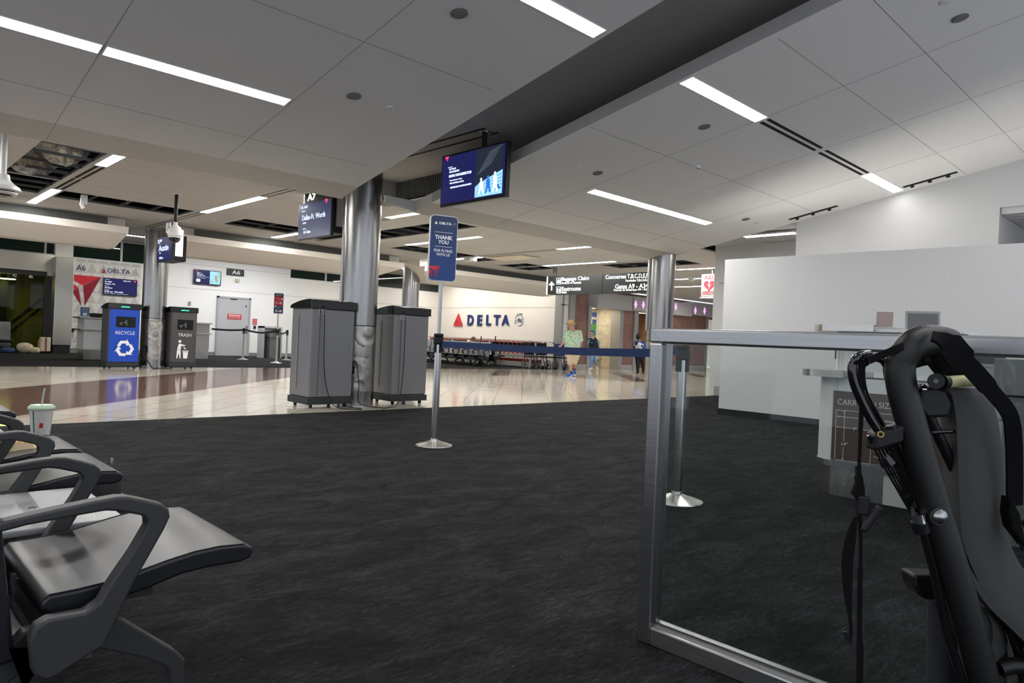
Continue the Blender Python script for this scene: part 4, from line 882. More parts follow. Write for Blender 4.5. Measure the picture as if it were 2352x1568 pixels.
        m.prism([qq(.03 + .016 * cos(2 * pi * i / 10), .05 + .016 * sin(2 * pi * i / 10)) for i in range(10)], (0, -.001, 0)); m.prism([qq(*p) for p in ((.0, .03), (.05, .03), (.05, -.06), (.03, -.06), (.02, -.01), (-.03, -.0))], (0, -.001, 0))
        m.prism([qq(*p) for p in ((-.10, .0), (-.04, .01), (-.05, -.05), (-.09, -.05))], (0, -.001, 0)); m.build('hopper_symbol', mat('dim_grey_print', (.10, .10, .10), .5), t)
        MB().lathe((x + w_ - .05, y - .006, .70), [(.012, -.006), (.012, 0)], 12, axis='y').build('lock', BLACKP, t)
    return t
bn1 = bin_body(4.42, 8.30, .66, .56, 'rear', 'big grey compacting bin seen from behind, left of the main column')
bn2 = bin_body(5.74, 8.37, .64, .54, 'rear', 'grey compacting bin seen from behind, right of the main column')
bn3 = bin_body(4.26, 16.88, .64, .56, 'blue', 'blue recycling bin with white arrows, beside the left column')
bn4 = bin_body(5.53, 16.90, .60, .54, 'grey', 'charcoal trash bin with white litter figure, right of the left column')
def cable(path, lab, r=.006):
    return MB().tube(smoothp(path, 8), r, 8).build('power_cord', BLACKP, lab, smooth=True)
fx, fy = C1[0] - FWDH.x * .255, C1[1] - FWDH.y * .255
oc = thing('power_outlet', 'steel wall outlet on the main column with two black plugs', 'outlet', (fx, fy, .42))
OB = V((C1[0], C1[1], 0)) - FWDH * .253 + RGT * -.0
MB().obox(OB + V((0, 0, .50)), (.075, .012, .12), RGT, FWDH, ZU).build('plate', STEEL, oc, bevel=.003)
MB().obox(OB - FWDH * .025 + V((0, 0, .528)) + RGT * .008, (.045, .04, .042), RGT, FWDH, ZU).obox(OB - FWDH * .025 + V((0, 0, .475)) + RGT * .008, (.045, .04, .042), RGT, FWDH, ZU).build('plug', BLACKP, oc, bevel=.005)
o1 = OB - FWDH * .05 + RGT * .01
cable([(4.42 + .155, 8.285, 1.335), (4.59, 8.27, 1.26), (4.60, 8.27, .9), (4.615, 8.27, .55), (4.66, 8.25, .25), (4.74, 8.2, .05), (4.85, 8.1, .008), (5.05, 8.0, .008), tuple(o1 - FWDH * .12 + V((0, 0, .03)) - RGT * .08), tuple(o1 + V((0, 0, .2)) - RGT * .02), tuple(o1 + V((0, 0, .45)))], bn1)
cable([(5.74 + .15, 8.35, 1.34), (5.90, 8.33, 1.25), (5.91, 8.33, .9), (5.905, 8.33, .5), (5.86, 8.3, .2), (5.74, 8.22, .02), (5.6, 8.1, .008), (5.38, 8.05, .008), tuple(o1 + RGT * .12 + V((0, 0, .05))), tuple(o1 + RGT * .10 + V((0, 0, .3))), tuple(o1 + RGT * .05 + V((0, 0, .6))), tuple(o1 + V((0, 0, .585))), tuple(o1 + V((0, 0, .53)))], bn2)
OC2 = V((C2[0], C2[1], 0)) - FWDH * .258
o2 = thing('power_outlet', 'black twin plugs on the column between recycling and trash bins', 'outlet', tuple(OC2 + V((0, 0, .38))))
MB().obox(OC2 + V((0, 0, .44)), (.05, .03, .13), RGT, FWDH, ZU).build('plug', BLACKP, o2)
MB().obox(OC2 + V((0, 0, .44)) + FWDH * .012, (.07, .01, .12), RGT, FWDH, ZU).build('plate', STEEL, o2)
o3 = OC2 - FWDH * .03
cable([tuple(o3 + V((0, 0, .42))), tuple(o3 + V((0, 0, .25)) - RGT * .02), tuple(o3 + V((0, 0, .08)) - RGT * .10), tuple(o3 + V((0, 0, .01)) - RGT * .22), (4.8, 16.86, .01)], bn3, .009)
cable([tuple(o3 + V((0, 0, .5))), tuple(o3 + V((0, 0, .47)) - RGT * .09), tuple(o3 + V((0, 0, .3)) - RGT * .05), tuple(o3 + V((0, 0, .12)) + RGT * .08), tuple(o3 + V((0, 0, .01)) + RGT * .2), (5.56, 16.87, .01)], bn4, .009)

# ------------------------------------------------------------------ belt stanchions
def fluted(mb, c, r, z0, z1, n=48, k=4, amp=.10):
    o = len(mb.v)
    for z in (z0, z1):
        for i in range(n):
            a = 2 * pi * i / n; rr = r * (1 - amp * (max(0, cos(k * a)) ** 6)); mb.v.append((c[0] + rr * cos(a), c[1] + rr * sin(a), z))
    for i in range(n): j = (i + 1) % n; mb.f.append((o + i, o + j, o + n + j, o + n + i)); mb.m.append(0)
    mb.f += [tuple(range(o, o + n))[::-1], tuple(range(o + n, o + 2 * n))]; mb.m += [0, 0]; return mb
BASEM = brushed('spun_steel_base', (.74, .73, .70), .26, 'n', lo=.85)
def stanchion(x, y, lab, h=1.03, grp='belt stanchions', postm=SATIN, headr=.047, r=.031):
    t = thing('stanchion', lab, 'stanchion', (x, y, 0), grp)
    MB().lathe((x, y, 0), [(.168, 0), (.17, .006), (.168, .012), (.06, .045), (.036, .055), (.034, .07)], 48).build('base', BASEM, t, smooth=True)
    fluted(MB(), (x, y), r, .05, h - .09).build('post', postm, t, smooth=True, sharp=60)
    m = MB().lathe((x, y, 0), [(headr * .85, h - .1), (headr, h - .09), (headr, h - .035), (headr * .85, h - .03), (headr * .95, h - .02), (headr * .95, h - .006), (headr * .8, h)], 28)
    for k in range(4):
        d = V((cos(k * pi / 2), sin(k * pi / 2), 0)); sd = V((-d.y, d.x, 0)); m.obox(V((x, y, h - .125)) + d * headr * .72, (.018, .026, .10), d, sd, ZU)
    m.build('belt_head', BLACKP, t); return t
S1, S2 = (4.0, 5.11), (3.98, 2.52)
t1 = stanchion(*S1, 'belt stanchion carrying the thank-you sign on a tall pole'); t2 = stanchion(*S2, 'belt stanchion seen behind the glass barrier post', 1.02)
bp = [PX(1012, 790, 0, 4.0), PX(1130, 797, 0, 3.99), PX(1250, 803.5, 0, 3.99), PX(1370, 808, 0, 3.985), PX(1492, 810, 0, 3.98)]
bp = [V((4.0, 5.06, bp[0].z))] + bp[1:] + [V((3.98, 2.56, .985))]
hs = [.052] * 4 + [.055, .055]
MB().ribbon(smoothp(bp, 6), .056, .003, ZU).build('belt', BLUEB, t1, smooth=False)
u_s = V((cos(radians(-19.8)), sin(radians(-19.8)), 0)); n_s = u_s.cross(ZU)   # sign face normal towards the viewer
if n_s.dot(FWDH) > 0: n_s = -n_s
pc = V((S1[0], S1[1], 0))
MB().box(S1[0] - .012, S1[1] - .012, 1.02, S1[0] + .012, S1[1] + .012, 1.56).build('sign_pole', brushed('pole_aluminium', (.6, .6, .62), .4, 'z'), t1)
sgn = MB().prism(round_poly(pc + V((0, 0, 1.808)) - n_s * .018 + u_s * .0, .262, .60, .038, u_s, ZU), n_s * .034).build('sign_panel', mat('aluminium_sign_edge', (.55, .56, .58), .4, .5), t1)
fc = pc + V((0, 0, 1.808)) + n_s * .0165
def navy_grad():
    m = mat('navy_sign_print', (.008, .03, .13), .35); g = NG(m); tc = g.n('ShaderNodeTexCoord'); sp_ = g.n('ShaderNodeSeparateXYZ'); g.l(tc.outputs['Object'], sp_.inputs[0])
    mr = g.n('ShaderNodeMapRange'); mr.inputs['From Min'].default_value = 1.5; mr.inputs['From Max'].default_value = 2.1; g.l(sp_.outputs[2], mr.inputs['Value'])
    g.col(g.ramp(mr.outputs[0], [(0, (.004, .045, .21)), (1, (.016, .03, .085))])); return m
MB().prism(round_poly(fc, .252, .588, .034, u_s, ZU), n_s * .0012).build('printed_face', navy_grad(), sgn)
ft_ = fc + n_s * .0015; m = MB()
def st(txt, cx_, cz_, w_, h_, b=.01): m.text(txt, ft_ + u_s * cx_ + ZU * cz_, u_s, ZU, w_, h_, .001, bold=b)
st('DELTA', .012, .228, .118, .022, .03); st('THANK', 0, .10, .168, .036, .03); st('YOU', -.002, .057, .10, .034, .03); st('FOR FLYING', 0, -.022, .175, .025, .015); st('WITH US', 0, -.057, .13, .025, .015)
m.obox(ft_ + ZU * .145, (.17, .0012, .003), u_s, n_s, ZU).obox(ft_ + ZU * .015, (.17, .0012, .003), u_s, n_s, ZU)
logo(m, ft_ + u_s * -.078 + ZU * .229, .03, .026, u_s, ZU, .001, 0, 0)
m.tube([ft_ + u_s * (.10 + .011 * cos(i * pi / 8)) + ZU * (.226 + .011 * sin(i * pi / 8)) for i in range(12)], .001, 4)
m.build('lettering', WHT, sgn)
m = MB(); Q = lambda a, b: ft_ + u_s * a + ZU * b
m.prism([Q(-.126, -.165), Q(-.02, -.165), Q(-.08, -.205), Q(-.126, -.185)], n_s * .001, 0)
m.prism([Q(-.02, -.165), Q(-.07, -.28), Q(-.078, -.208)], n_s * .001, 1); m.prism([Q(-.126, -.197), Q(-.10, -.213), Q(-.126, -.235)], n_s * .001, 0); m.prism([Q(-.126, -.24), Q(-.10, -.215), Q(-.092, -.278)], n_s * .001, 1)
m.build('emblem', [RED, mat('emblem_plum', (.30, .02, .06), .4)], sgn)

# ------------------------------------------------------------------ glass barrier
t = thing('glass_barrier', 'steel framed glass barrier in the right foreground', 'barrier', (2.02, 0, 0))
y0, y1 = -1.2, 1.398
MB().box(2.0, y1 - .05, 0, 2.055, y1, 1.011).build('post', STEELH, t, bevel=.004)
MB().box(1.999, y0, 1.012, 2.056, y1 + .0005, 1.062).build('top_rail', STEELH, t, bevel=.007, seg=3)
MB().tube([(1.9985, y1 - .002, 1.060), (1.9985, y1 - .048, 1.013)], .0006, 4).build('mitre_line', JOINT, t)
MB().box(2.0, y0, 0, 2.055, y1 - .05, .062).build('bottom_rail', brushed('bottom_rail_steel', (.66, .65, .62), .3, 'y'), t, bevel=.006)
MB().box(2.02, y0, .06, 2.045, y1 - .05, .078).box(2.018, y1 - .062, .06, 2.047, y1 - .05, 1.012).build('glazing_bead', STEELH, t)
MB().box(2.028, y0, .07, 2.036, y1 - .055, 1.015).build('glass', GLASS, t)
MB().box(2.0, y0 - .05, 0, 2.055, y0, 1.06).build('post', STEELH, t, bevel=.004)

# ------------------------------------------------------------------ gate counter behind the barrier
KW = noisy('counter_white_laminate', (.66, .665, .65), (.69, .69, .68), 60, .4, strength=.02)
t = thing('gate_counter', 'white gate counter with steel ledges and brown carry-on size panel', 'counter', (5.5, 1.2, 0))
def plan(x0, yl, yr, bulge, depth, z0, z1, mb=None, inset=0):
    P2 = [(x0, yr)] + [(x0, yl - .17)]
    for i in range(1, 9): a = pi / 2 * i / 8; P2.append((x0 + .17 - .17 * cos(a) , yl - .17 + .17 * sin(a)))
    P2 += [(x0 + depth, yl), (x0 + depth, yr)]
    return (mb or MB()).prism([(a, b, z0) for a, b in P2], (0, 0, z1 - z0))
plan(5.15, 2.16, 1.2, 0, .62, .25, .84).build('lower_cabinet', KW, t)
plan(5.15, 2.06, 1.2, 0, .6, .89, 1.165).build('upper_cabinet', KW, t)
plan(5.17, 2.13, 1.2, 0, .55, 0, .21).build('kick_plate', GALV, t)
MB().box(5.16, 1.2, 0, 5.17, 1.66, .208).build('plinth_cover', mat('pale_plinth', (.45, .45, .42), .7), t)
plan(5.143, 2.165, 1.2, 0, .63, .208, .25).build('steel_band', STEELH, t)
lm = MB(); plan(5.06, 2.26, 1.92, 0, .6, .84, .888, lm); lm.build('lower_ledge', brushed('ledge_steel', (.60, .58, .54), .25, 'z', lo=.85), t)
lm = MB(); plan(5.02, 2.17, 1.72, 0, .6, 1.165, 1.21, lm); lm.build('upper_ledge', MATS['ledge_steel'], t)
MB().box(5.05, 1.2, 1.165, 5.7, 1.72, 1.185).build('worktop', KW, t)
MB().box(5.149, 1.985, .25, 5.153, 1.988, .84).box(5.149, 1.985, .89, 5.153, 1.988, 1.16).build('panel_joint', JOINT, t)
MB().box(5.143, 2.005, .97, 5.15, 2.013, 1.03).build('slot_handle', BLACKP, t)
zs0, zs1 = PX(1912, 1055, 0, 5.148).z, PX(1912, 896, 0, 5.148).z; yl_ = PX(1913, 950, 0, 5.148).y
brn = MB().box(5.143, 1.22, zs0, 5.15, yl_, zs1).build('size_check_panel', noisy('brown_sign_face', (.075, .052, .042), (.09, .064, .052), 30, .4, strength=.02), t)
m = MB(); xk = 5.142
ptext(m, 'CARRY-ON SIZE CHECK', 0, xk, (1924.5, 920), (2122, 942), 13.5)
ptext(m, '9"', 0, xk, (1959, 985), (1968, 985.5), 7, bold=.02); ptext(m, '14"', 0, xk, (1933, 1019), (1946, 1020), 7, bold=.02); ptext(m, '22"', 0, xk, (2098, 974), (2112, 975), 7, bold=.02)
def kl(a, b, w_=.0022): A, B = PX(*a, 0, xk), PX(*b, 0, xk); m.tube([A, B], w_, 6)
kl((1922, 941), (2080, 955)); kl((1918, 1055), (1998, 1066)); kl((1921, 941), (1917, 1053)); kl((2003, 966), (1998, 1065)); kl((2003, 966), (2085, 974), .0015); kl((1998, 1066), (2085, 1076), .0015)
kl((1924, 956), (2085, 972)); kl((1923, 980), (1957, 984)); kl((1970, 986), (2000, 989)); kl((1940, 943), (1938, 1013)); kl((1937, 1026), (1935, 1056))
for (x, y, dx, dy) in ((1923, 956, 4, 0), (1922, 980, 4, 0), (2002, 989, -4, 0), (1940, 942, 0, 4), (1935, 1057, 0, -4)):
    px_, py_ = -dy * .6, dx * .6; pq(m, [(x, y), (x + dx + px_, y + dy + py_), (x + dx - px_, y + dy - py_)], 0, xk, .003)
for k in range(5): ptext(m, ('Size limits', 'include handles', 'and wheels.', 'Carry-on items', 'Thank you')[k], 0, xk, (2006, 984 + 14 * k + (10 if k > 2 else 0)), (2040, 988 + 14 * k + (10 if k > 2 else 0)), 4)
m.build('lettering', mat('cream_print', (.6, .58, .54), .5), brn)
m = MB()
for y_, z_ in ((2.0, .222), (2.0, .238), (1.97, .222), (1.97, .238)): m.lathe((5.14, y_, z_), [(.003, 0), (.003, .003)], 8, axis='x')
m.build('rivet', CHROME, t)
def monitor(x, y, z, lab, tilt=28, w_=.26, h_=.19):
    t = thing('monitor', lab, 'monitor', (x, y, 1.185), 'small counter monitors'); ti = radians(tilt); u = V((.35, -.94, 0)).normalized(); b = u.cross(ZU); b = b if b.dot(FWDH) < 0 else -b
    v = (ZU * cos(ti) - b * sin(ti)).normalized(); n = u.cross(v); c = V((x, y, z))
    MB().obox(c, (w_, h_, .03), u, v, n).build('casing', mat('silver_monitor_casing', (.32, .33, .33), .4, .3), t, bevel=.004)
    MB().obox(c + n * .0155, (w_ * .86, h_ * .8, .002), u, v, n).build('display', mat('grey_blank_display', (.14, .14, .145), .25), t)
    MB().obox(c - n * .05 - v * .03, (.08, h_ * .8, .06), u, v, n).obox(V((x, y, 1.195)) - n * .08, (.16, .14, .02), u, n, ZU).build('stand', BLACKP, t)
mc = AD(2118, 768, 4.6); monitor(mc.x, mc.y, 1.215, 'small tilted monitor on the counter just above the barrier rail', 25, .2, .2)
t = tag(MB().obox(AD(2032, 733, 4.75), (.10, .10, .003), V((.3, -.95, 0)), V((.05, 0, 1)), V((-.95, -.3, 0))).build('acrylic_notice', glass_mat('pinkish_acrylic', (.72, .64, .64))), 'clear pinkish acrylic notice standing on the counter', 'notice')
# steel drawers and cabinet further right
t = thing('drawer_unit', 'grey drawer unit right of the counter, behind the trolley strap', 'cabinet', (5.3, .93, 0))
MB().box(5.02, .55, 0, 5.5, 1.19, .96).build('body', mat('drawer_grey', (.33, .335, .33), .5, .3), t)
for k in range(3):
    d_ = MB().box(5.005, .97, .90 - .13 * k - .11, 5.02, 1.17, .90 - .13 * k).build('drawer', mat('drawer_front_grey', (.38, .385, .38), .5, .3), t, bevel=.003); MB().box(4.998, 1.03, .90 - .13 * k - .05, 5.005, 1.11, .90 - .13 * k - .04).build('drawer_handle', STEEL, d_)
t = thing('steel_cabinet', 'dull steel box cabinet on a pedestal at the right edge', 'cabinet', (4.8, .6, 0)); DST = noisy('dull_scuffed_steel', (.17, .17, .165), (.23, .23, .22), 14, .42, .7, strength=.03)
MB().box(4.6, .3, .82, 5.0, .945, 1.02).build('upper_box', DST, t, bevel=.005); MB().box(4.65, .35, 0, 4.95, .90, .815).build('pedestal', DST, t, bevel=.004); MB().box(4.596, .6, .905, 4.6, .66, .909).build('handle_slot', STEEL, t)
t = thing('monitor', 'thin grey laptop-like screen above the drawer unit', 'monitor', (5.2, 1.1, .97)); MB().box(5.05, .97, .961, 5.4, 1.18, .985).build('base', GREYP, t, bevel=.004); MB().obox((5.2, 1.16, 1.04), (.3, .012, .18), (.3, -.95, 0), (.95, .3, .3), (-.3, -.1, 1)).build('display', mat('grey_blank_display', (.14, .14, .145), .25), t)
#==OBJECTS3==
# ------------------------------------------------------------------ beam seating (local: faces +x, row along +y)
SP = [(-.215, .35), (-.21, .368), (-.198, .378), (-.14, .379), (-.08, .383), (-.015, .395), (.056, .410), (.119, .420), (.185, .423), (.25, .418), (.272, .408), (.276, .392), (.268, .376), (.24, .370), (.154, .372), (.089, .367), (.013, .348), (-.041, .339), (-.129, .328), (-.19, .330)]
AP = [(-.33, .56), (-.303, .574), (-.21, .587), (-.135, .596), (-.087, .600), (-.065, .598), (-.025, .585), (.013, .570), (.028, .556), (.031, .538), (.018, .507), (-.046, .388), (-.076, .316), (-.101, .262), (-.111, .257), (-.196, .218), (-.213, .216), (-.235, .235), (-.244, .31), (-.235, .338), (-.21, .349), (-.141, .347), (-.113, .363), (-.093, .401), (-.049, .468), (-.02, .522), (-.021, .538), (-.03, .549), (-.081, .566), (-.108, .571), (-.159, .568), (-.26, .560), (-.33, .548)]
BEAM = mat('beam_grey_metal', (.13, .13, .13), .45, .5)
def seating(name, label, seats, tables, arms, legs, y0, y1, group=None, detail=True, backc=None, cat='seats'):
    t = thing(name, label, cat, (0, (y0 + y1) / 2, 0), group); bv = .006 if detail else 0
    MB().box(-.19, y0, .235, -.12, y1, .29).build('beam', BEAM, t)
    for a, b in seats:
        sx = MB().prism([(x, a, z) for x, z in SP], (0, b - a, 0)).build('seat', LEATH, t, smooth=True, bevel=.012 if detail else 0, seg=3, sharp=50)
        if detail:
            for yy in (a + .004, b - .004): MB().tube([(x, yy, z + .0005) for x, z in SP[2:10]], .0016, 5).build('piping', LEATH, sx)
            MB().box(-.14, a + .12, .29, .06, b - .12, .335).build('seat_pan', SEATGRAY, t)
        MB().prism([(-.205, a, .25), (-.235, a, .20), (-.26, a, .28), (-.29, a, .545), (-.35, a, .87), (-.375, a, .885), (-.41, a, .87), (-.34, a, .5), (-.30, a, .24)], (0, b - a, 0)).build('backrest', backc or LEATH, t, smooth=True, bevel=.01 if detail else 0, seg=3, sharp=50)
    for a, b in tables:
        tb = MB().box(-.24, a, .365, .12, b, .385).build('table_top', mat('grey_table_top', (.27, .275, .28), .35), t, bevel=bv)
        if detail: MB().lathe((-.08, (a + b) / 2, .385), [(.016, 0), (.014, .002)], 16).build('table_button', STEEL, tb)
    for y in arms:
        MB().prism([(x, y - .022, z) for x, z in AP], (0, .044, 0)).build('armrest', SEATGRAY, t, smooth=True, bevel=.008 if detail else 0, seg=3, sharp=50)
    for y in legs:
        for sgn_, nm in ((1, 'leg'), (-1, 'leg')):
            f = lambda x: -.155 + (x + .155) * sgn_ if sgn_ > 0 else -.155 - (x + .155) * .75
            P2 = [(-.155, .285), (-.05, .284), (.103, .150), (.128, .120), (.130, .0), (.098, .0), (.094, .075), (.086, .110), (.03, .150), (-.07, .20), (-.155, .215)]
            MB().prism([(f(x), y - .022, z) for x, z in P2], (0, .044, 0)).build(nm, SEATGRAY, t, smooth=False, bevel=bv)
    return t
X0 = .57
ns = seating('beam_seating', 'near row of black leather airport seats with charcoal armrests at the left edge', [(1.85, 2.36), (3.04, 3.54), (3.64, 4.14), (5.27, 5.78), (5.85, 6.35)], [(2.44, 2.98), (4.24, 5.2)], [1.80, 2.40, 3.01, 3.59, 4.19, 5.22, 5.81], [1.93, 3.59, 5.3], 1.80, 6.4)
ns.location = (X0, 4.1, 0)
for c_ in ns.children: c_.matrix_parent_inverse = Matrix.Translation((0, -4.1, 0))
# drink cup, wrapper with fries, bag under the seats
cp = V((.80, 4.33, .386)); t = thing('drink_cup', 'white paper cup with pale green lid and straw on the seat table', 'cup', cp)
PAPER = mat('white_paper_cup', (.72, .70, .66), .5)
MB().lathe(cp, [(.040, 0), (.041, .004), (.054, .145), (.056, .15)], 36).build('cup_body', PAPER, t, smooth=True)
ld_ = MB().lathe(cp, [(.060, .146), (.062, .150), (.060, .160), (.054, .162), (.052, .168), (.02, .170)], 36).build('lid', mat('pale_green_lid', (.50, .66, .46), .35), t, smooth=True)
MB().tube([cp + V((.0, 0, .165)), cp + RGT * .012 + V((0, 0, .255))], .0045, 10).build('straw', mat('clear_green_straw', (.42, .52, .42), .3), t)
def oncup(h, a, w_, hh, rot=0):   # patch on the cup wall facing the viewer side
    P4 = []
    for sx, sz in ((-1, -1), (1, -1), (1, 1), (-1, 1)):
        px_, pz_ = sx * w_ / 2 * cos(rot) - sz * hh / 2 * sin(rot), sx * w_ / 2 * sin(rot) + sz * hh / 2 * cos(rot)
        z = h + pz_; r_ = .0405 + (z / .145) * .0135 + .0006; an = a + px_ / r_
        d = (-FWDH * cos(an) + RGT * sin(an)); P4.append(cp + d * r_ + V((0, 0, z)))
    return P4
m = MB(); m.prism(oncup(.075, -.12, .006, .13), -FWDH * .0004); m.build('green_stripe', mat('cup_green_stripe', (.01, .10, .06), .4), t)
m = MB(); m.prism(oncup(.065, .62, .016, .026, -.1), -FWDH * .0008); m.build('red_patch', REDS, t)
m = MB()
for h, a, ro in ((.11, .55, .3), (.085, .1, 0), (.03, .1, .5), (.11, -.9, .2), (.07, -.95, -.3), (.035, .75, .2)):
    q4 = oncup(h, a, .02, .02, ro)
    for i in range(4): m.tube([q4[i], q4[(i + 1) % 4]], .0005, 4)
m.build('square_outlines', mat('pink_print', (.6, .35, .3), .5), t)
wp = V((.655, 3.85, .386)); t = thing('food_wrapper', 'crumpled tan paper wrapper with fries at the left edge, on the seats', 'wrapper', wp)
m = MB(); rnd = random.Random(4); ring = []
for k, (r_, h) in enumerate(((.075, 0), (.085, .02), (.07, .045), (.05, .05), (.03, .03))):
    ring.append([wp + V((r_ * cos(a) * (1 + rnd.uniform(-.2, .2)), r_ * sin(a) * (1 + rnd.uniform(-.2, .2)), h + rnd.uniform(-.006, .012) * (k > 0))) for a in [2 * pi * i / 14 for i in range(14)]])
vs = [q for r_ in ring for q in r_]; m.add(vs, [(i * 14 + k, i * 14 + (k + 1) % 14, (i + 1) * 14 + (k + 1) % 14, (i + 1) * 14 + k) for i in range(4) for k in range(14)] + [tuple(range(14))[::-1], tuple(range(56, 70))])
m.build('paper', mat('tan_wrapper_paper', (.70, .56, .34), .7), t)
for k in range(5): MB().obox(wp + V((rnd.uniform(-.03, .03), rnd.uniform(-.03, .03), .06)), (.008, .008, .06), (1, rnd.uniform(-.4, .4), 0), (0, 1, rnd.uniform(-.5, .5)), (rnd.uniform(-.5, .5), rnd.uniform(-.5, .5), 1)).build('fry', mat('french_fry', (.75, .45, .10), .6), t)
bg = V((1.0, 3.8, 0)); t = thing('black_bag', 'black fabric bag standing on the carpet behind the near seats', 'bag', bg)
BAGM = noisy('black_bag_fabric', (.012, .012, .013), (.022, .022, .023), 60, .7, strength=.3)
def blob(center, sx, sy, sz, seed, n1=8, n2=16, sq=.6, jit=.06):
    rnd = random.Random(seed); m = MB(); rows = []
    for i in range(n1 + 1):
        ph = pi * i / n1
        for k in range(n2):
            a = 2 * pi * k / n2; cs = lambda v: (abs(v) ** sq) * (1 if v >= 0 else -1)
            j = 1 + rnd.uniform(-jit, jit)
            rows.append((center[0] + sx * cs(sin(ph)) * cs(cos(a)) * j, center[1] + sy * cs(sin(ph)) * cs(sin(a)) * j, center[2] + sz * (-cs(cos(ph))) * (1 if 0 < i < n1 else 1)))
    m.add(rows, [(i * n2 + k, i * n2 + (k + 1) % n2, (i + 1) * n2 + (k + 1) % n2, (i + 1) * n2 + k) for i in range(n1) for k in range(n2)]); return m
bgc = (.93, 3.86, .15)
blob(bgc, .11, .17, .15, 3, sq=.5).build('body', BAGM, t, smooth=True, sharp=60)
MB().tube(smoothp([(.97, 3.74, .27), (1.0, 3.80, .315), (1.02, 3.88, .32), (1.03, 3.94, .26)], 6), .008, 8).build('handle', BLACKP, t)
blob((1.03, 3.86, .085), .05, .13, .08, 5).build('front_pocket', BAGM, t, smooth=True, sharp=60)
#==OBJECTS4==
# ------------------------------------------------------------------ folded luggage trolley in the right foreground
TD = 1.35
def T(x, y, dd=0.0): return AD(x, y, TD + dd)
HAM = hammered('hammered_black_tube', (.008, .008, .008), .32)
tb0 = T(2270, 1568)
gr = V((tb0.x + .1, tb0.y + .02, 0))
t = thing('folding_trolley', 'black hammered-finish folding luggage trolley with wire basket and dangling straps', 'trolley', (gr.x, gr.y, 0))
mt = [T(2185, 792, .08), T(2160, 785, .05), T(2120, 784, .02), T(2085, 802), T(2068, 840), T(2072, 890), T(2090, 960), T(2118, 1060), T(2150, 1170), T(2185, 1290), T(2222, 1420), T(2262, 1568)]
dn = (mt[-1] - mt[-2]).normalized(); foot = mt[-1] + dn * ((mt[-1].z - .06) / -dn.z)
mt.append(foot)
MB().tube(smoothp(mt, 6), .0285, 20, flat=(.78, 1.12)).build('frame_tube', HAM, t, smooth=True)
off = FWDH * .30 + RGT * .16
MB().tube(smoothp([T(2185, 792, .08), mt[3] + off + RGT * .07 - V((0, 0, .004)), mt[3] + off + RGT * .03 - V((0, 0, .01))] + [p + off for p in mt[4:]], 5), .0275, 16, flat=(.78, 1.12)).build('frame_tube', HAM, t, smooth=True)
hl = [T(2068, 892, .05), T(2035, 838, .05), T(2018, 824, .04), T(1978, 822, .02), T(1966, 830, .01), T(1962, 850), T(1966, 890), T(1990, 940), T(2030, 1000)]
MB().tube(smoothp(hl[:4], 6), .0068, 12).build('handle_bar', BLACKG, t, smooth=True)
MB().tube(smoothp([T(1995, 813, .03), T(1972, 818), T(1958, 838), T(1960, 872), T(1974, 910), T(1998, 958), T(2026, 1000)], 6), .0085, 14).build('handle_loop', BLACKG, t, smooth=True)
MB().tube(smoothp([T(1990, 830, .05), T(1978, 845, .05), T(1984, 900, .05), T(2010, 950, .05), T(2042, 1005, .05)], 6), .008, 14).build('handle_loop', BLACKG, t, smooth=True)
lowt = [T(2032, 985), T(2070, 1060), T(2112, 1175)]
MB().tube([T(2046, 1012, .03), T(2082, 1100, .035), T(2122, 1195, .035)], .0125, 18).build('sleeve', mat('matte_black_rubber', (.008, .008, .009), .7), t, smooth=True)
ck = MB().obox(T(2032, 1003), (.058, .034, .04), T(2090, 985) - T(2030, 1003), ZU, FWD).build('clamp_block', BLACKP, t, bevel=.006)
MB().tube([T(2023, 997, -.026), T(2023, 997, -.019)], .0062, 18).build('brass_ring', mat('brass', (.30, .20, .07), .35, 1.0), ck)
MB().tube([T(2023, 997, -.0268), T(2023, 997, -.024)], .0036, 14).build('ring_hole', SLOT, ck)
MB().tube([T(2045, 976, -.01), T(2050, 990, -.01)], .010, 14).build('clamp_knob', BLACKP, ck)
m = MB(); wr = .0021
rim = [T(1994, 1000, -.004), T(2004, 1016, -.004), T(2075, 1010, .0), T(2086, 1008, .02)]
m.tube(rim, .003, 8).tube([T(2045, 1005, .01), T(2085, 996, .01)], .0035, 8)
for k in range(5):
    m.tube([T(1994 + 9 * k, 1000 + k, -.004 + .004 * k), T(2000 + 9 * k, 1016, -.004 + .004 * k), T(2050 + 7 * k, 1105, -.004 + .004 * k), T(2098 + 4 * k, 1188, -.004 + .004 * k)], wr, 6)
    m.tube(smoothp([T(2058 + 8 * k, 978 + 2 * k, .0 + .01 * k), T(2057 + 8 * k, 1000, .0 + .01 * k), T(2062 + 8 * k, 1018, .0 + .01 * k), T(2090 + 7 * k, 1080, .0 + .01 * k), T(2114 + 5 * k, 1134, .0 + .01 * k)], 4), wr, 6)
for (a, b) in (((2040, 1090), (2070, 1082)), ((2074, 1146), (2096, 1138)), ((2086, 1074), (2112, 1068)), ((2108, 1124), (2124, 1118))): m.tube([T(*a, -.004), T(*b, .01)], wr, 6)
m.build('wire_basket', BLACKG, t, smooth=True)
MB().tube([T(2030, 1046, .01), T(2042, 1064, .01)], [.012, .016], 14).build('basket_clip', BLACKG, t, smooth=True)
MB().tube([T(2109, 1180, -.01), T(2112, 1200, -.01)], .012, 18).build('chrome_ferrule', CHROME, t, smooth=True)
MB().tube([T(2112, 1196, -.005), T(2118, 1222, -.005)], [.016, .015], 18).build('lower_cap', BLACKP, t, smooth=True)
MB().obox(T(2133, 1190, .0), (.022, .05, .03), RGT, ZU, FWD).build('pivot_bracket', BLACKP, t, bevel=.006)
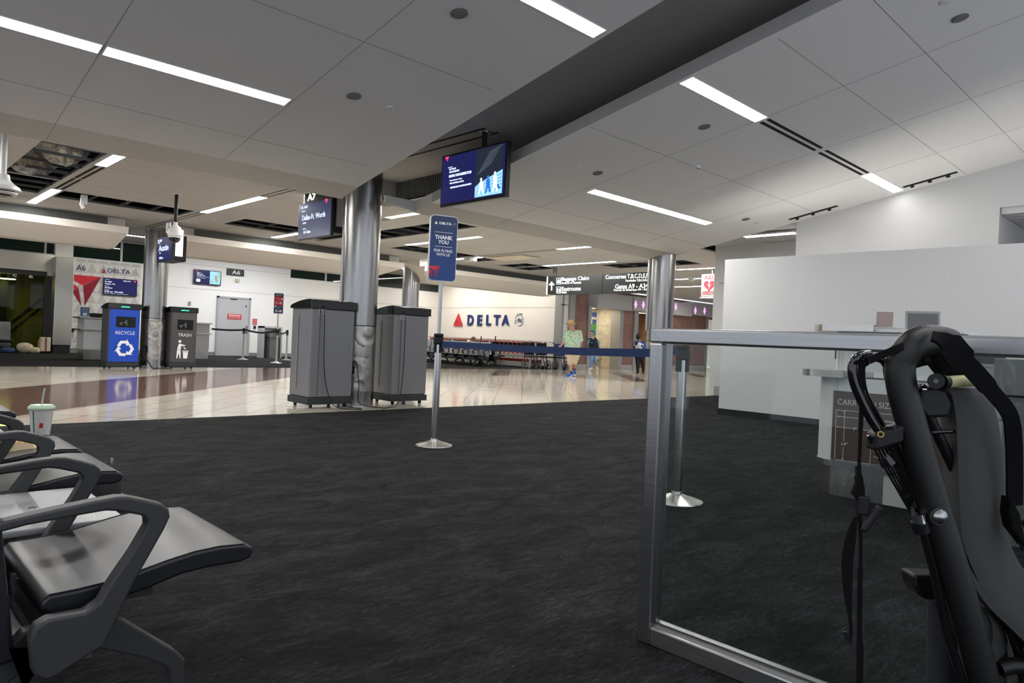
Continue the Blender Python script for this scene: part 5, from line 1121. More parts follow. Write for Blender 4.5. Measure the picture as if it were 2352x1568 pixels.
rod = [T(2120, 1215), T(2150, 1330), T(2172, 1440), T(2212, 1568)]; rd = (rod[-1] - rod[-2]).normalized(); rod.append(rod[-1] + rd * ((rod[-1].z - .08) / -rd.z))
MB().tube(smoothp(rod, 5), .0085, 12).build('support_rod', BLACKG, t, smooth=True)
bc = T(2158, 1186, -.03); m = MB(); m.v = []
m.tube([bc, bc - FWD * .004, bc - FWD * .008, bc - FWD * .011], [.0135, .0135, .010, .003], 24)
MB().tube([bc + FWD * .003, bc], .0165, 24).build('bolt_washer', mat('dark_washer', (.06, .06, .06), .4, .5), t, smooth=True); m.build('bolt', mat('dull_bolt_steel', (.42, .42, .42), .28, 1.0), t, smooth=True)
# lower bracket and post
m = MB(); P4 = [(2099, 1320), (2180, 1322), (2186, 1340), (2182, 1380), (2130, 1379), (2112, 1368), (2101, 1348)]
m.prism([T(*p, .06) for p in P4], FWD * .05).build('foot_bracket', HAM, t, bevel=.006)
MB().tube([T(2163, 1352, .045), T(2163, 1352, .055)], .013, 20).build('bracket_button', GREYP, t)
pa, pb = T(2165, 1375, .10), T(2162, 1568, .10); pb2 = V((pb.x, pb.y, .08))
MB().tube([pa, pb, pb2], .028, 20).build('post', mat('dark_post_fabric', (.014, .015, .017), .75), t, smooth=True)
# cross braces, grip roller
MB().tube([T(2118, 925, .04), T(2160, 1010, .05), T(2208, 1110, .06)], .0105, 12).build('brace', BLACKP, t, smooth=True)
MB().tube([T(2140, 993, .04), T(2192, 990, .04)], .0042, 10).build('cross_pin', BLACKG, t, smooth=True)
MB().tube([T(2162, 878, .0), T(2248, 872, .05)], .0118, 20).build('grip_roller', noisy('pale_yellow_grip', (.50, .48, .20), (.56, .54, .27), 30, .45, strength=.05), t, smooth=True)
MB().tube([T(2150, 875, -.03), T(2150, 875, .02)], .0145, 24).tube([T(2162, 877, -.008), T(2172, 877, -.002)], .0135, 20).build('roller_knob', BLACKP, t, smooth=True)
MB().tube([T(2150, 875, -.034), T(2150, 875, -.03)], .0045, 14).build('knob_screw', mat('grey_screw', (.10, .10, .10), .4, .6), t, smooth=True)
MB().prism([T(*p, .03) for p in ((2108, 893), (2150, 888), (2172, 895), (2190, 930), (2180, 958), (2130, 960), (2112, 935), (2118, 905))], FWD * .05).build('latch_housing', BLACKP, t, bevel=.006)
MB().tube([T(2112, 892, -.0), T(2122, 893, -.0)], .010, 14).build('latch_screw', CHROME, t, smooth=True)
MB().prism([T(*p, .05) for p in ((2133, 960), (2146, 964), (2152, 978), (2134, 984))], FWD * .02).build('latch_tab', BLACKP, t)
m = MB()
m.tube([T(2178, 1105, .08), T(2200, 1148, .1)], .003, 8).tube([T(2190, 1100, .08), T(2212, 1140, .1)], .003, 8).tube([T(2170, 1095, .08), T(2196, 1165, .1)], .003, 8)
m.build('rear_wire', BLACKG, t)
# wheels and axle on the floor
ax = foot + FWDH * .15 + RGT * .05
for k, o_ in enumerate((foot + V((0, 0, 0)), foot + off)):
    m = MB(); c_ = V((o_.x, o_.y, .075)); d_ = off.normalized()
    m.tube([c_ - d_ * .02, c_ + d_ * .02], .075, 28); m.build('wheel', BLACKP, t, smooth=True)
MB().tube([V((foot.x, foot.y, .075)), V((foot.x, foot.y, .075)) + off], .009, 10).build('axle', STEEL, t)
plt = V((foot.x, foot.y, .03)) - FWDH * .05
MB().obox(plt + off * .5 + RGT * .16, (.32, .34, .018), RGT, FWDH, ZU).build('toe_plate', BLACKP, t)
# webbing straps of the trolley
WEB = noisy('black_webbing', (.004, .004, .0045), (.008, .008, .0085), 300, .9, strength=.3, spec=.15)
t2 = thing('webbing_strap', 'long black webbing strap with buckle dangling from the trolley handle', 'strap', tuple(T(1972, 1568)))
n_ = RGT
MB().ribbon(smoothp([T(2075, 795, -.035), T(2050, 805, -.02), T(1995, 828, -.018)], 5), .014, .003, V((.2, 0, 1))).build('upper_band', WEB, t2)
MB().ribbon(smoothp([T(1978, 826, .0), T(1980, 900, .0), T(1976, 1000, .0), T(1973, 1075, .0)], 5), [.012] * 5 + [.008] * 5 + [.006] * 6, .003, RGT).build('hanging_band', WEB, t2)
MB().ribbon(smoothp([T(1971, 1070), T(1972, 1095), T(1975, 1120), T(1974, 1148)], 5), [.008] * 5 + [.013] * 5 + [.016] * 6, .008, RGT).build('folded_band', WEB, t2)
MB().prism([T(*p, -.005) for p in ((1957, 1133), (1968, 1108), (1972, 1130), (1966, 1142))], FWD * .008).build('band_fold', WEB, t2)
MB().obox(T(1981, 1160), (.024, .038, .014), RGT, ZU, FWD).build('buckle', BLACKP, t2, bevel=.004)
MB().obox(T(2002, 1192, -.01), (.013, .058, .010), RGT + ZU * -.6, ZU + RGT * .62, FWD).build('buckle_prong', BLACKP, t2, bevel=.004)
tl = [T(1974, 1172), T(1977, 1260), T(1975, 1350), T(1974, 1450), T(1974, 1568)]; tl.append(V((tl[-1].x, tl[-1].y, .03)))
MB().ribbon(smoothp(tl, 5), [.006] * 8 + [.009] * 9 + [.014] * 9, .003, [RGT + FWD * .3 * sin(i * .4) for i in range(26)]).build('tail_band', WEB, t2)
MB().ribbon(smoothp([T(1966, 1185, -.01), T(1955, 1230, -.01), T(1946, 1290, -.01), T(1948, 1370, -.01), T(1954, 1440, -.01), T(1952, 1475, -.01)], 5), [.006 + .016 * sin(pi * min(1, i / 18)) for i in range(26)], .003, RGT).build('loose_end', WEB, t2)
MB().prism([T(*p, -.013) for p in ((1938, 1452), (1944, 1450), (1956, 1474), (1955, 1482), (1944, 1472))], FWD * .004).build('end_tip', BLACKP, t2)
# padded bag strapped to the trolley, only its edge in the picture
t3 = thing('padded_bag', 'grey padded fabric bag strapped to the trolley at the right edge', 'bag', tuple(T(2300, 1300, .02)))
PADF = noisy('grey_pad_fabric', (.044, .045, .044), (.052, .053, .052), 260, .85, strength=.2, dist=.001); 
g = NG(PADF)
L = [(2166, 888), (2185, 905), (2196, 960), (2200, 1050), (2204, 1150), (2212, 1240), (2236, 1310), (2280, 1390), (2352, 1470), (2420, 1560), (2420, 1700)]
Rr_ = [(2256, 893), (2280, 925), (2296, 985), (2305, 1070), (2310, 1150), (2313, 1220), (2340, 1290), (2390, 1350), (2440, 1400), (2520, 1480), (2520, 1700)]
def sheet(L, R, th, dd, bulge, n=8, k=5):
    LP = smoothp([AD(*p, TD + dd) for p in L], k); RP = smoothp([AD(*p, TD + dd + .10) for p in R], k); m = MB(); rows = []
    N = len(LP)
    for i in range(N):
        for j in range(n + 1):
            s_ = j / n; b = bulge * sin(pi * s_) ** .6; b += .004 * sin(i * 1.7 + j * 2.3) * (1 if i > N * .45 else .2) * sin(pi * s_)
            rows.append(LP[i].lerp(RP[i], s_) - FWD * b)
    for i in range(N):
        for j in range(n + 1): rows.append(LP[i].lerp(RP[i], j / n) + FWD * th)
    f = []
    for b0, fl_ in ((0, False), (N * (n + 1), True)):
        for i in range(N - 1):
            for j in range(n): a = b0 + i * (n + 1) + j; f.append((a, a + 1, a + n + 2, a + n + 1))
    o2 = N * (n + 1)
    for i in range(N - 1):
        for j in (0, n): a = i * (n + 1) + j; f.append((a, a + n + 1, o2 + a + n + 1, o2 + a))
    for j in range(n):
        for i in (0, N - 1): a = i * (n + 1) + j; f.append((a, a + 1, o2 + a + 1, o2 + a))
    return m.add(rows, f)
sheet(L, Rr_, .05, .03, .022).build('pad', PADF, t3, smooth=True, sharp=70)
L2 = [(2190, 1250), (2215, 1300), (2260, 1380), (2330, 1450), (2400, 1520)]; R2 = [(2230, 1295), (2268, 1370), (2340, 1440), (2420, 1510), (2480, 1600)]
sheet(L2, R2, .02, .01, .014, 5, 5).build('lower_fold', mat('dark_fold_fabric', (.02, .02, .02), .8), t3, smooth=True, sharp=70)
MB().ribbon(smoothp([T(2140, 772, -.02), T(2175, 785, -.03), T(2205, 820, -.03), T(2240, 855, -.02), T(2275, 895, -.01), T(2318, 950, .0), T(2328, 1010, .02), T(2330, 1090, .04), T(2330, 1160, .05)], 5),
            [.035] * 6 + [.05] * 6 + [.034] * 8 + [.028] * 8 + [.03] * 13, .006, [RGT * (1 - i / 40) + (ZU * .7 + RGT * .5) * (i / 40) if i < 20 else RGT for i in range(41)]).build('shoulder_strap', WEB, t3)
MB().prism([T(*p, .03) for p in ((2150, 800), (2190, 800), (2215, 840), (2232, 862), (2168, 866), (2140, 830))], FWD * .03).build('strap_pad', WEB, t3, bevel=.006)
MB().prism([T(*p, .04) for p in ((2322, 1140), (2345, 1180), (2360, 1260), (2345, 1240), (2325, 1215), (2318, 1180))], FWD * .03).build('strap_anchor', WEB, t3, bevel=.004)
m = MB()
m.tube(smoothp([T(2335, 1200, .05), T(2342, 1235, .05), T(2352, 1262, .05), T(2362, 1230, .05), T(2350, 1195, .05)], 5), .004, 8)
m.build('cord_loop', BLACKP, t3, smooth=True)
sheet([(2240, 1395), (2262, 1405), (2280, 1440), (2275, 1500), (2250, 1568)], [(2285, 1400), (2300, 1430), (2310, 1470), (2312, 1530), (2310, 1590)], .01, .02, .015, 5, 5).build('hanging_pocket', mat('grey_pocket_fabric', (.03, .031, .03), .8), t3, smooth=True, sharp=70)
MB().tube(smoothp([T(2318, 1440, .05), T(2340, 1500, .05), T(2352, 1568, .05), T(2360, 1640, .05)], 4), .009, 10).build('side_tube', BLACKG, t3, smooth=True)
MB().tube(smoothp([T(2295, 1535, .03), T(2330, 1528, .03), T(2380, 1535, .03)], 4), .016, 14).build('lower_tube', HAM, t3, smooth=True)
#==OBJECTS5==
# ------------------------------------------------------------------ far gate wall
YW = 24.995
def W(x, y, yy=YW): return PX(x, y, 1, yy)
DOORG = mat('grey_door_paint', (.42, .42, .43), .5)
dr = struct('door_2', MB().box(9.74, 24.96, .0, 10.83, 24.999, 2.03), DOORG)
MB().box(9.68, 24.94, 0, 9.745, 24.999, 2.09).box(10.825, 24.94, 0, 10.89, 24.999, 2.09).box(9.68, 24.94, 2.03, 10.89, 24.999, 2.09).build('door_frame', mat('grey_door_frame', (.36, .36, .37), .45), dr)
MB().box(10.15, 24.93, 2.0, 10.38, 24.96, 2.03).build('door_closer', BLACKP, dr); MB().box(10.74, 24.92, .95, 10.79, 24.96, 1.08).box(10.74, 24.92, .82, 10.79, 24.96, .88).build('door_handle', STEEL, dr)
MB().lathe((10.72, 24.955, 1.78), [(.03, -.005), (.03, .0)], 14, axis='y').build('door_viewer', BLACKP, dr)
sg = MB().box(10.06, 24.945, 1.30, 10.56, 24.96, 1.48).build('warning_plate', REDS, dr); m = MB(); m.text('RESTRICTED AREA', (10.31, 24.944, 1.43), XA, ZU, .42, .05, .002, bold=.02)
for k in range(2): m.text(('Authorized personnel only', 'Please do not enter')[k], (10.31, 24.944, 1.375 - .038 * k), XA, ZU, .42, .022, .002)
m.build('warning_print', WHT, sg)
def wtv(x0, x1, z0, z1, lab, y=24.9):
    t = thing('wall_screen', lab, 'screen', ((x0 + x1) / 2, y, z0)); MB().box(x0, y, z0, x1, y + .05, z1).build('casing', BEZ, t); MB().box((x0 + x1) / 2 - .1, y + .05, (z0 + z1) / 2 - .08, (x0 + x1) / 2 + .1, 24.99, (z0 + z1) / 2 + .08).build('bracket', BLACKP, t)
    return t, MB().box(x0 + .02, y - .003, z0 + .025, x1 - .02, y, z1 - .02).build('display', SCR, t)
t, d = wtv(8.84, 9.76, 2.45, 2.94, 'wall screen with a navy half and a mountain photo half, left of the A6 sign')
MB().box(9.37, 24.896, 2.475, 9.73, 24.897, 2.915).build('photo_background', SCRL, d); m = MB(); rnd = random.Random(2)
for k in range(9): a_, b_ = 9.39 + rnd.random() * .3, 2.5 + rnd.random() * .35; m.prism([(a_, 24.8955, b_), (a_ + .08, 24.8955, b_ - .01), (a_ + .05, 24.8955, b_ + .09)], (0, -.0005, 0))
m.build('photo_trees', SCRG2, d); m = MB(); m.prism([(9.54, 24.894, 2.52), (9.57, 24.894, 2.64), (9.55, 24.894, 2.76), (9.57, 24.894, 2.80), (9.59, 24.894, 2.76), (9.60, 24.894, 2.64), (9.63, 24.894, 2.52), (9.585, 24.894, 2.62)], (0, -.0005, 0)); m.build('photo_figure', SCRR, d)
m = MB()
for k, (tx, w_) in enumerate((('NEED A', .13), ('RIDE? USE', .2), ('THE DELTA APP', .28), ('Scan for local options', .42), ('and gate updates', .3))): m.text(tx, (8.93 + w_ / 2, 24.895, 2.83 - .045 * k), XA, ZU, w_, .028 if k < 3 else .02, .001)
m.build('lettering', SCRW, d); MB().box(8.92, 24.896, 2.52, 9.05, 24.897, 2.61).build('white_square', SCRW, d)
m = MB(); m.prism([(8.88, 24.895, 2.91), (8.95, 24.895, 2.91), (8.92, 24.895, 2.86)], (0, -.001, 0)); m.build('emblem', SCRR, d)
a, b = W(238, 637, 24.9), W(314, 681, 24.9)
t, d = wtv(a.x, b.x, b.z + .0, a.z, 'wall screen listing the Austin TX flight on the patterned backdrop')
m = MB(); xa, za_ = a.x, a.z; ww = b.x - a.x
for tx, fx_, fz, fw, fh in (('Departs', .02, .05, .14, .016), ('DL 2859', .02, .12, .2, .035), ('Austin, TX', .02, .19, .30, .045), ('Status', .02, .26, .12, .016), ('At Gate', .02, .31, .22, .038), ('Boards', .02, .375, .14, .016), ('9:30 am', .02, .43, .24, .04), ('WS 6403', .30, .43, .26, .04), ('Next flight information', .02, .49, .7, .016), ('DELTA', .56, .06, .22, .032)):
    m.text(tx, (xa + (fx_ + fw / 2) * ww + .02, 24.895, za_ - fz * (a.z - b.z) / .53), XA, ZU, fw * ww, fh, .001, bold=.01)
m.build('lettering', SCRW, d); m = MB(); m.prism([(b.x - .12, 24.895, za_ - .03), (b.x - .03, 24.895, za_ - .03), (b.x - .075, 24.895, za_ - .09)], (0, -.001, 0)); m.build('emblem', SCRR, d)
t = thing('gate_sign', 'black A6 sign plate high on the white wall', 'sign', (10.28, 24.97, 2.85)); pl_ = MB().box(9.98, 24.95, 2.85, 10.59, 24.995, 3.085).build('plate', mat('black_sign_face', (.012, .013, .014), .4), t); MB().text('A6', (10.3, 24.948, 2.968), XA, ZU, .29, .14, .002, bold=.01).build('lettering', WHT, pl_)
def wallbox(nm, lab, cat, x0, x1, z0, z1, m_, d_=.03, y=24.995): return tag(MB().box(x0, y - d_, z0, x1, y, z1).build(nm, m_, bevel=.003), lab, cat)
wallbox('wall_speaker_box', 'small beige box on the wall under the A6 sign', 'box', 10.3, 10.43, 2.62, 2.74, mat('beige_plastic', (.50, .44, .32), .5), .06)
wallbox('fire_alarm', 'small grey fire strobe on the white wall left of the door', 'alarm', 8.72, 8.80, 1.70, 1.82, GREYP, .04)
t = tag(MB().box(11.0, 24.97, 1.15, 11.16, 24.995, 1.36).build('red_notice', mat('pinkish_red_notice', (.55, .12, .14), .5)), 'square red notice beside the grey door', 'notice')
wallbox('card_reader', 'small black card reader under the red notice', 'card reader', 11.04, 11.12, 1.0, 1.1, BLACKP, .03)
t = thing('wall_cabinet_frame', 'pale metal surround built against the wall behind the far stanchions', 'frame', (11.3, 24.0, 0))
cA, cB = PX(598, 824, 1, 23.6), PX(636, 748, 1, 23.6)
MB().box(cA.x, 23.5, 0, cA.x + .07, 23.9, 1.10).box(cA.x, 23.5, 1.04, cA.x + .72, 23.9, 1.10).box(cA.x + .66, 23.5, 0, cA.x + .72, 23.9, 1.05).box(cA.x + .07, 23.85, 0, cA.x + .66, 23.9, 1.04).build('surround', mat('pale_grey_metal', (.5, .5, .5), .4, .3), t)
t = thing('steel_pedestal', 'dark steel pedestal bin inside the pale surround', 'pedestal', (cA.x + .36, 23.55, 0)); MB().box(cA.x + .18, 23.3, 0, cA.x + .5, 23.6, .74).build('body', DST, t); MB().box(cA.x + .15, 23.27, .74, cA.x + .58, 23.62, .86).build('hood', DST, t)
t = tag(MB().box(5.30, 24.93, .66, 5.37, 24.99, .76).box(5.33, 24.94, .45, 5.34, 24.95, .66).build('wall_phone', BLACKP), 'black phone handset on the wall by the steel pier', 'phone')
# gate podiums
def podium(x0, x1, y0, y1, lab, skirt=True):
    t = thing('gate_podium', lab, 'counter', ((x0 + x1) / 2, (y0 + y1) / 2, 0), 'white gate podiums with steel ledges')
    MB().box(x0, y0, .26, x1, y1, .76).build('lower_cabinet', KW, t); MB().box(x0, y0, .79, x1, y1, 1.07).build('upper_cabinet', KW, t)
    MB().box(x0 + .01, y0 + .02, 0, x1 - .01, y1, .26).build('kick_plate', GALV, t); MB().box(x0 - .1, y0 - .07, .755, x1 + .05, y1, .79).build('lower_ledge', MATS['ledge_steel'], t)
    MB().box(x0 - .12, y0 - .08, 1.07, x1 + .05, y1, 1.105).build('upper_ledge', MATS['ledge_steel'], t); return t
podium(4.72, 5.75, 20.9, 21.6, 'white gate podium half hidden by the blue recycling bin'); podium(7.2, 8.38, 22.1, 22.75, 'white gate podium right of the trash bin')
p_ = PX(190, 715, 1, 20.85); t = thing('counter_notice', 'small blue and white notice card standing on the far left podium', 'notice', (p_.x, 20.95, 1.105))
MB().box(4.62, 20.93, 1.105, 4.86, 20.98, 1.12).build('foot', WHT, t); nb = MB().box(4.63, 20.94, 1.12, 4.84, 20.95, 1.36).build('card', mat('card_blue', (.10, .18, .33), .5), t); m = MB()
for k in range(4): m.text(('NOTICE', 'boarding zones', 'please wait', 'thank you')[k], (4.735, 20.938, 1.33 - .03 * k), XA, ZU, .14, .014, .001)
m.box(4.69, 20.937, 1.14, 4.78, 20.939, 1.21); m.build('card_print', WHT, nb)
t = thing('printer', 'flat black printer lying on the far left podium', 'printer', (5.1, 21.0, 1.105)); MB().box(4.9, 20.92, 1.105, 5.5, 21.2, 1.215).build('casing', BLACKP, t, bevel=.01); MB().box(5.2, 20.915, 1.12, 5.23, 20.92, 1.13).build('badge', GREYP, t)
# far stanchions with black belts
PWH = mat('pale_post_paint', (.62, .62, .61), .35, .2)
f1 = stanchion(9.37, 21.9, 'pale stanchion in front of the grey door', 1.0, 'far pale stanchions', PWH, .04, .028)
f2 = stanchion(9.55, 19.95, 'pale stanchion carrying the boarding groups sign', 1.0, 'far pale stanchions', PWH, .04, .028)
f3 = stanchion(10.85, 21.95, 'pale stanchion just left of the big grey bin', 1.0, 'far pale stanchions', PWH, .04, .028)
BB = mat('black_belt', (.006, .007, .01), .6)
MB().ribbon(smoothp([(8.4, 22.0, .93), (8.9, 21.95, .915), (9.35, 21.9, .94)], 5), .055, .004, ZU).build('belt', BB, f1)
MB().ribbon(smoothp([(9.37, 21.88, .95), (9.45, 20.9, .88), (9.55, 19.98, .95)], 6), .055, .004, ZU).build('belt', BB, f2)
MB().ribbon(smoothp([(9.57, 19.97, .95), (10.2, 20.95, .88), (10.83, 21.93, .95)], 6), .055, .004, ZU).build('belt', BB, f3)
MB().box(9.535, 19.935, 1.0, 9.565, 19.965, 1.475).build('sign_pole', PWH, f2)
bs = MB().prism(round_poly((9.55, 19.95, 1.78), .27, .62, .03, (.96, -.28, 0), ZU), V((.28, .96, 0)) * .03).build('sign_panel', mat('aluminium_sign_edge', (.55, .56, .58), .4, .5), f2)
us = V((.96, -.28, 0)).normalized(); ns_ = V((-.28, -.96, 0)).normalized(); B0 = V((9.55, 19.95, 1.78)) + ns_ * .003
def bpatch(z0, z1, m_, nm, e=0): MB().prism([B0 + us * -.13 + ZU * z0, B0 + us * .13 + ZU * z0, B0 + us * .13 + ZU * z1, B0 + us * -.13 + ZU * z1], ns_ * (.001 + e)).build(nm, m_, bs)
bpatch(.205, .295, NAVY, 'navy_header'); bpatch(-.055, .205, mat('group_sign_red', (.62, .02, .035), .4), 'red_field'); bpatch(-.295, -.055, NAVY, 'navy_field'); m = MB()
for tx, x_, z_, w_, h_, b in (('DELTA', 0, .25, .17, .025, .02), ('SKY PRIORITY', -.03, .155, .13, .018, 0), ('GROUPS', 0, .095, .09, .018, 0), ('1-4', 0, .015, .18, .075, .04), ('MAIN CABIN', .03, -.10, .12, .02, 0), ('GROUPS', 0, -.145, .09, .018, 0), ('5-8', 0, -.225, .19, .08, .04)):
    m.text(tx, B0 + ns_ * .002 + us * x_ + ZU * z_, us, ZU, w_, h_, .001, bold=b)
for z_, x_ in ((.13, .085), (-.095, -.085)): m.prism([B0 + ns_ * .002 + us * (x_ + .028 * cos(i * pi / 8)) + ZU * (z_ + .028 * sin(i * pi / 8)) for i in range(16)], ns_ * .001)
m.build('lettering', WHT, bs)
# far left: chair back, suitcase, blanket, bags
fs = seating('beam_seating', 'black seat with pale back at the far left edge before the gate doors', [(0, .55)], [], [], [.27], 0, .55, detail=False, backc=noisy('pale_back_panel', (.16, .16, .165), (.22, .22, .225), 5, .4, strength=0), cat='seats')
fs.location = (3.2, 22.75, 0); fs.rotation_euler = (0, 0, radians(-90))
t = thing('suitcase', 'upright cream suitcase with brown stripe by the gate doors', 'suitcase', (4.53, 24.45, 0)); CRM = mat('cream_shell', (.66, .58, .44), .4)
MB().box(4.40, 24.35, .05, 4.66, 24.55, .47).build('shell', CRM, t, bevel=.025, seg=3); MB().box(4.515, 24.345, .05, 4.56, 24.36, .465).build('stripe', mat('brown_stripe', (.22, .10, .07), .5), t); MB().box(4.42, 24.34, .36, 4.445, 24.35, .375).box(4.42, 24.34, .43, 4.44, 24.35, .44).build('latch', BLACKP, t)
MB().box(4.36, 24.4, .10, 4.40, 24.5, .38).build('side_pocket', mat('tan_leather', (.40, .27, .18), .5), t)
for x in (4.43, 4.63): MB().lathe((x - .012, 24.4, .03), [(.03, 0), (.03, .024)], 12, axis='x').build('wheel', BLACKP, t)
BLK = noisy('cream_blanket', (.62, .54, .40), (.50, .42, .30), 8, .9, strength=.4, dist=.03)
t = thing('blanket', 'crumpled cream blanket heaped beside the suitcase', 'blanket', (4.1, 24.3, 0)); blob((4.02, 24.35, .15), .20, .16, .15, 11, sq=.8, jit=.13).build('fold', BLK, t, smooth=True, sharp=80); blob((4.25, 24.3, .09), .14, .13, .09, 12, sq=.8, jit=.15).build('fold', BLK, t, smooth=True, sharp=80)
tag(blob((3.62, 24.3, .075), .17, .14, .075, 14, jit=.1).build('blue_bag', mat('blue_bag_fabric', (.03, .07, .16), .8), smooth=True), 'small blue bag lying left of the cream blanket', 'bag')
tag(blob((3.1, 24.2, .09), .10, .14, .09, 15, jit=.1).build('blue_bag', mat('bright_blue_fabric', (.05, .12, .45), .8), smooth=True), 'bright blue bundle under the far left seat', 'bag')

# ------------------------------------------------------------------ airline wall
XW = 19.488
t = thing('airline_logo', 'raised DELTA letters with red emblem on the bright cream wall', 'sign', (XW, 21.5, 1.5))
m = MB()
for ch, xl, xr_, yb_, ytp in (('D', 1074.5, 1088.5, 747, 722.5), ('E', 1097, 1108, 747, 722.5), ('L', 1117.5, 1128.5, 747, 722.5), ('T', 1134.5, 1149.5, 747, 722.5), ('A', 1153, 1170.5, 747, 722.5)):
    mb_ = MB(); ptext(mb_, ch, 0, XW, (xl, 735), (xr_, 735), 24.5, th=.03, bold=.035); mb_.build('letter', NAVL, t)
lc = PX(1053.3, 734, 0, XW); wl_ = (PX(1042, 734, 0, XW) - PX(1064.5, 734, 0, XW)).length; hl_ = PX(1053, 719.5, 0, XW).z - PX(1053, 748.7, 0, XW).z
m = MB(); logo(m, lc, wl_, hl_, UY, ZU, .03); m.build('emblem', [RED, RED], t)
c = PX(1193.5, 736, 0, XW); rr = (PX(1193, 724, 0, XW).z - PX(1193, 748, 0, XW).z) / 2; m = MB(); GB = mat('badge_slate', (.10, .14, .22), .4)
m.tube([c + UY * rr * .93 * cos(a) + ZU * rr * sin(a) for a in [radians(60 - 170 * i / 14) for i in range(15)]], .012, 6)
for k in range(3): m.tube(smoothp([c + UY * rr * (a + .0) + ZU * rr * (b + .22 * (k - 1)) for a, b in ((-.55, -.15 + .1), (-.25, .22), (.0, .0), (.25, -.1), (.5, .15))], 4), .014, 6)
for i, ch in enumerate('SKYTEAM'):
    an = radians(200 - 22 * i); cc = c + UY * rr * 1.15 * cos(an) + ZU * rr * 1.25 * sin(an); uu = (UY * sin(an) - ZU * cos(an)); m.text(ch, cc, uu, (UY * cos(an) + ZU * sin(an)), .07, .085, .01)
m.build('alliance_badge', GB, t)
# cart rack along the wall
RK = mat('pale_rack_metal', (.62, .61, .58), .35, .4)
t = thing('cart_rack', 'long pale metal rack corral holding the red luggage carts', 'rack', (18.9, 21.3, 0))
for y in (18.15, 20.4, 22.7, 24.7): MB().box(18.46, y - .03, 0, 18.52, y + .03, 1.0).build('post', RK, t)
MB().box(18.46, 18.1, .97, 18.52, 24.9, 1.01).build('top_rail', RK, t); MB().box(18.47, 18.15, .36, 18.5, 24.9, .50).build('middle_panel', RK, t); MB().box(18.47, 18.15, .04, 18.5, 24.9, .22).build('bottom_panel', RK, t)
MB().box(18.46, 17.86, 0, 18.52, 17.92, 1.0).build('post', RK, t); MB().box(19.38, 17.9, .97, 19.42, 24.9, 1.01).build('back_rail', RK, t)
for y in (21.15, 20.05):
    p_ = PX(1104 if y > 21 else 1138, 777, 0, 18.5)
CRED = mat('cart_red_tube', (.50, .035, .02), .35); t = thing('luggage_cart', 'red and black luggage cart nearest the rack end post', 'luggage cart', (18.95, 18.35, 0), 'red luggage carts nested in the rack')
def rl(pts, r=.014): return MB().tube(smoothp(pts, 4), r, 7)
rl([(-.27, -.08, .12), (-.27, -.02, .9), (-.25, 0, .95), (.25, 0, .95), (.27, -.02, .9), (.27, -.08, .12)]).build('handle_frame', CRED, t)
MB().box(-.22, -.03, .70, .22, .06, .92).build('child_basket', BLACKP, t); MB().box(-.25, -.1, .16, .25, .16, .30).build('deck', mat('cart_dark_red', (.16, .02, .02), .5), t)
rl([(-.27, -.05, .50), (-.10, .08, .56), (.10, .08, .56), (.27, -.05, .50)], .016).build('cross_bar', CRED, t)
for x in (-.22, .22): MB().lathe((x - .015, .0, .06), [(.06, 0), (.06, .03)], 12, axis='x').build('wheel', BLACKP, t)
for c_ in t.children: c_.matrix_parent_inverse = Matrix()
for k in range(1, 26): clone(t, (18.95, 18.35 + .245 * k, 0), 0, 'red luggage cart in the nested line, one of those behind the end cart')
t['label'] = 'red luggage cart at the very end of the nested line by the posts'
for px_ in (1104, 1137.5):
    p_ = PX(px_, 786, 0, 18.3); q_ = PX(px_ + 1.5, 767, 0, 18.3)
for (a_, b_, l_) in (((1083.5 + 1.5, 800), (1105.5, 771.5), 'slim dark pole sticking up behind the man in the far seats'), ((1136, 800), (1138.5, 771.5), 'slim dark pole sticking up right of the seated man')):
    p1 = PX(b_[0] - 1.6, 786, 0, 18.3); p2 = PX(b_[0], 771.5, 0, 18.3)
    tag(MB().tube([(p1.x, p1.y, .0), (p1.x, p1.y, p1.z), tuple(p2)], .02, 8).build('upright_pole', BLACKP), l_, 'pole')
# far double seat row
for k, (rz, xx, l) in enumerate(((180, 16.94, 'far row of dark airport seats facing the concourse'), (0, 17.76, 'far row of seats back to back, facing the red carts'))):
    gs = seating('beam_seating', l, [(i * .585 + .02, i * .585 + .54) for i in range(8)], [], [i * .585 for i in range(9)] if k == 0 else [0, .585, 1.17, 1.755, 2.34], [.3, 1.75, 3.2, 4.3], 0, 4.68, 'far seat rows', False, noisy('grey_seat_back', (.24, .25, .27), (.30, .31, .33), 12, .45, strength=0) if k == 0 else LEATH)
    gs.location = (xx, 19.0 + (4.68 if rz else 0), 0); gs.rotation_euler = (0, 0, radians(rz))
    for c_ in gs.children: c_.matrix_parent_inverse = Matrix()
# bottles on the seats
for x_, y_, l, cc_ in ((17.0, 20.9, 'small white bottle between the far seats', (.75, .75, .72)), (17.0, 20.3, 'small amber bottle on a far seat', (.75, .42, .15)), (17.35, 19.08, 'clear bottle standing at the end of the far seats', (.7, .72, .72))):
    b_ = thing('bottle', l, 'bottle', (x_, y_, .43)); MB().lathe((x_, y_, 0), [(.035, .43), (.037, .44), (.037, .55), (.014, .60), (.014, .62)], 14).build('body', mat('bottle_%d' % int(cc_[2] * 100), cc_, .3), b_, smooth=True); MB().lathe((x_, y_, 0), [(.016, .62), (.016, .64)], 12).build('cap', WHT, b_)
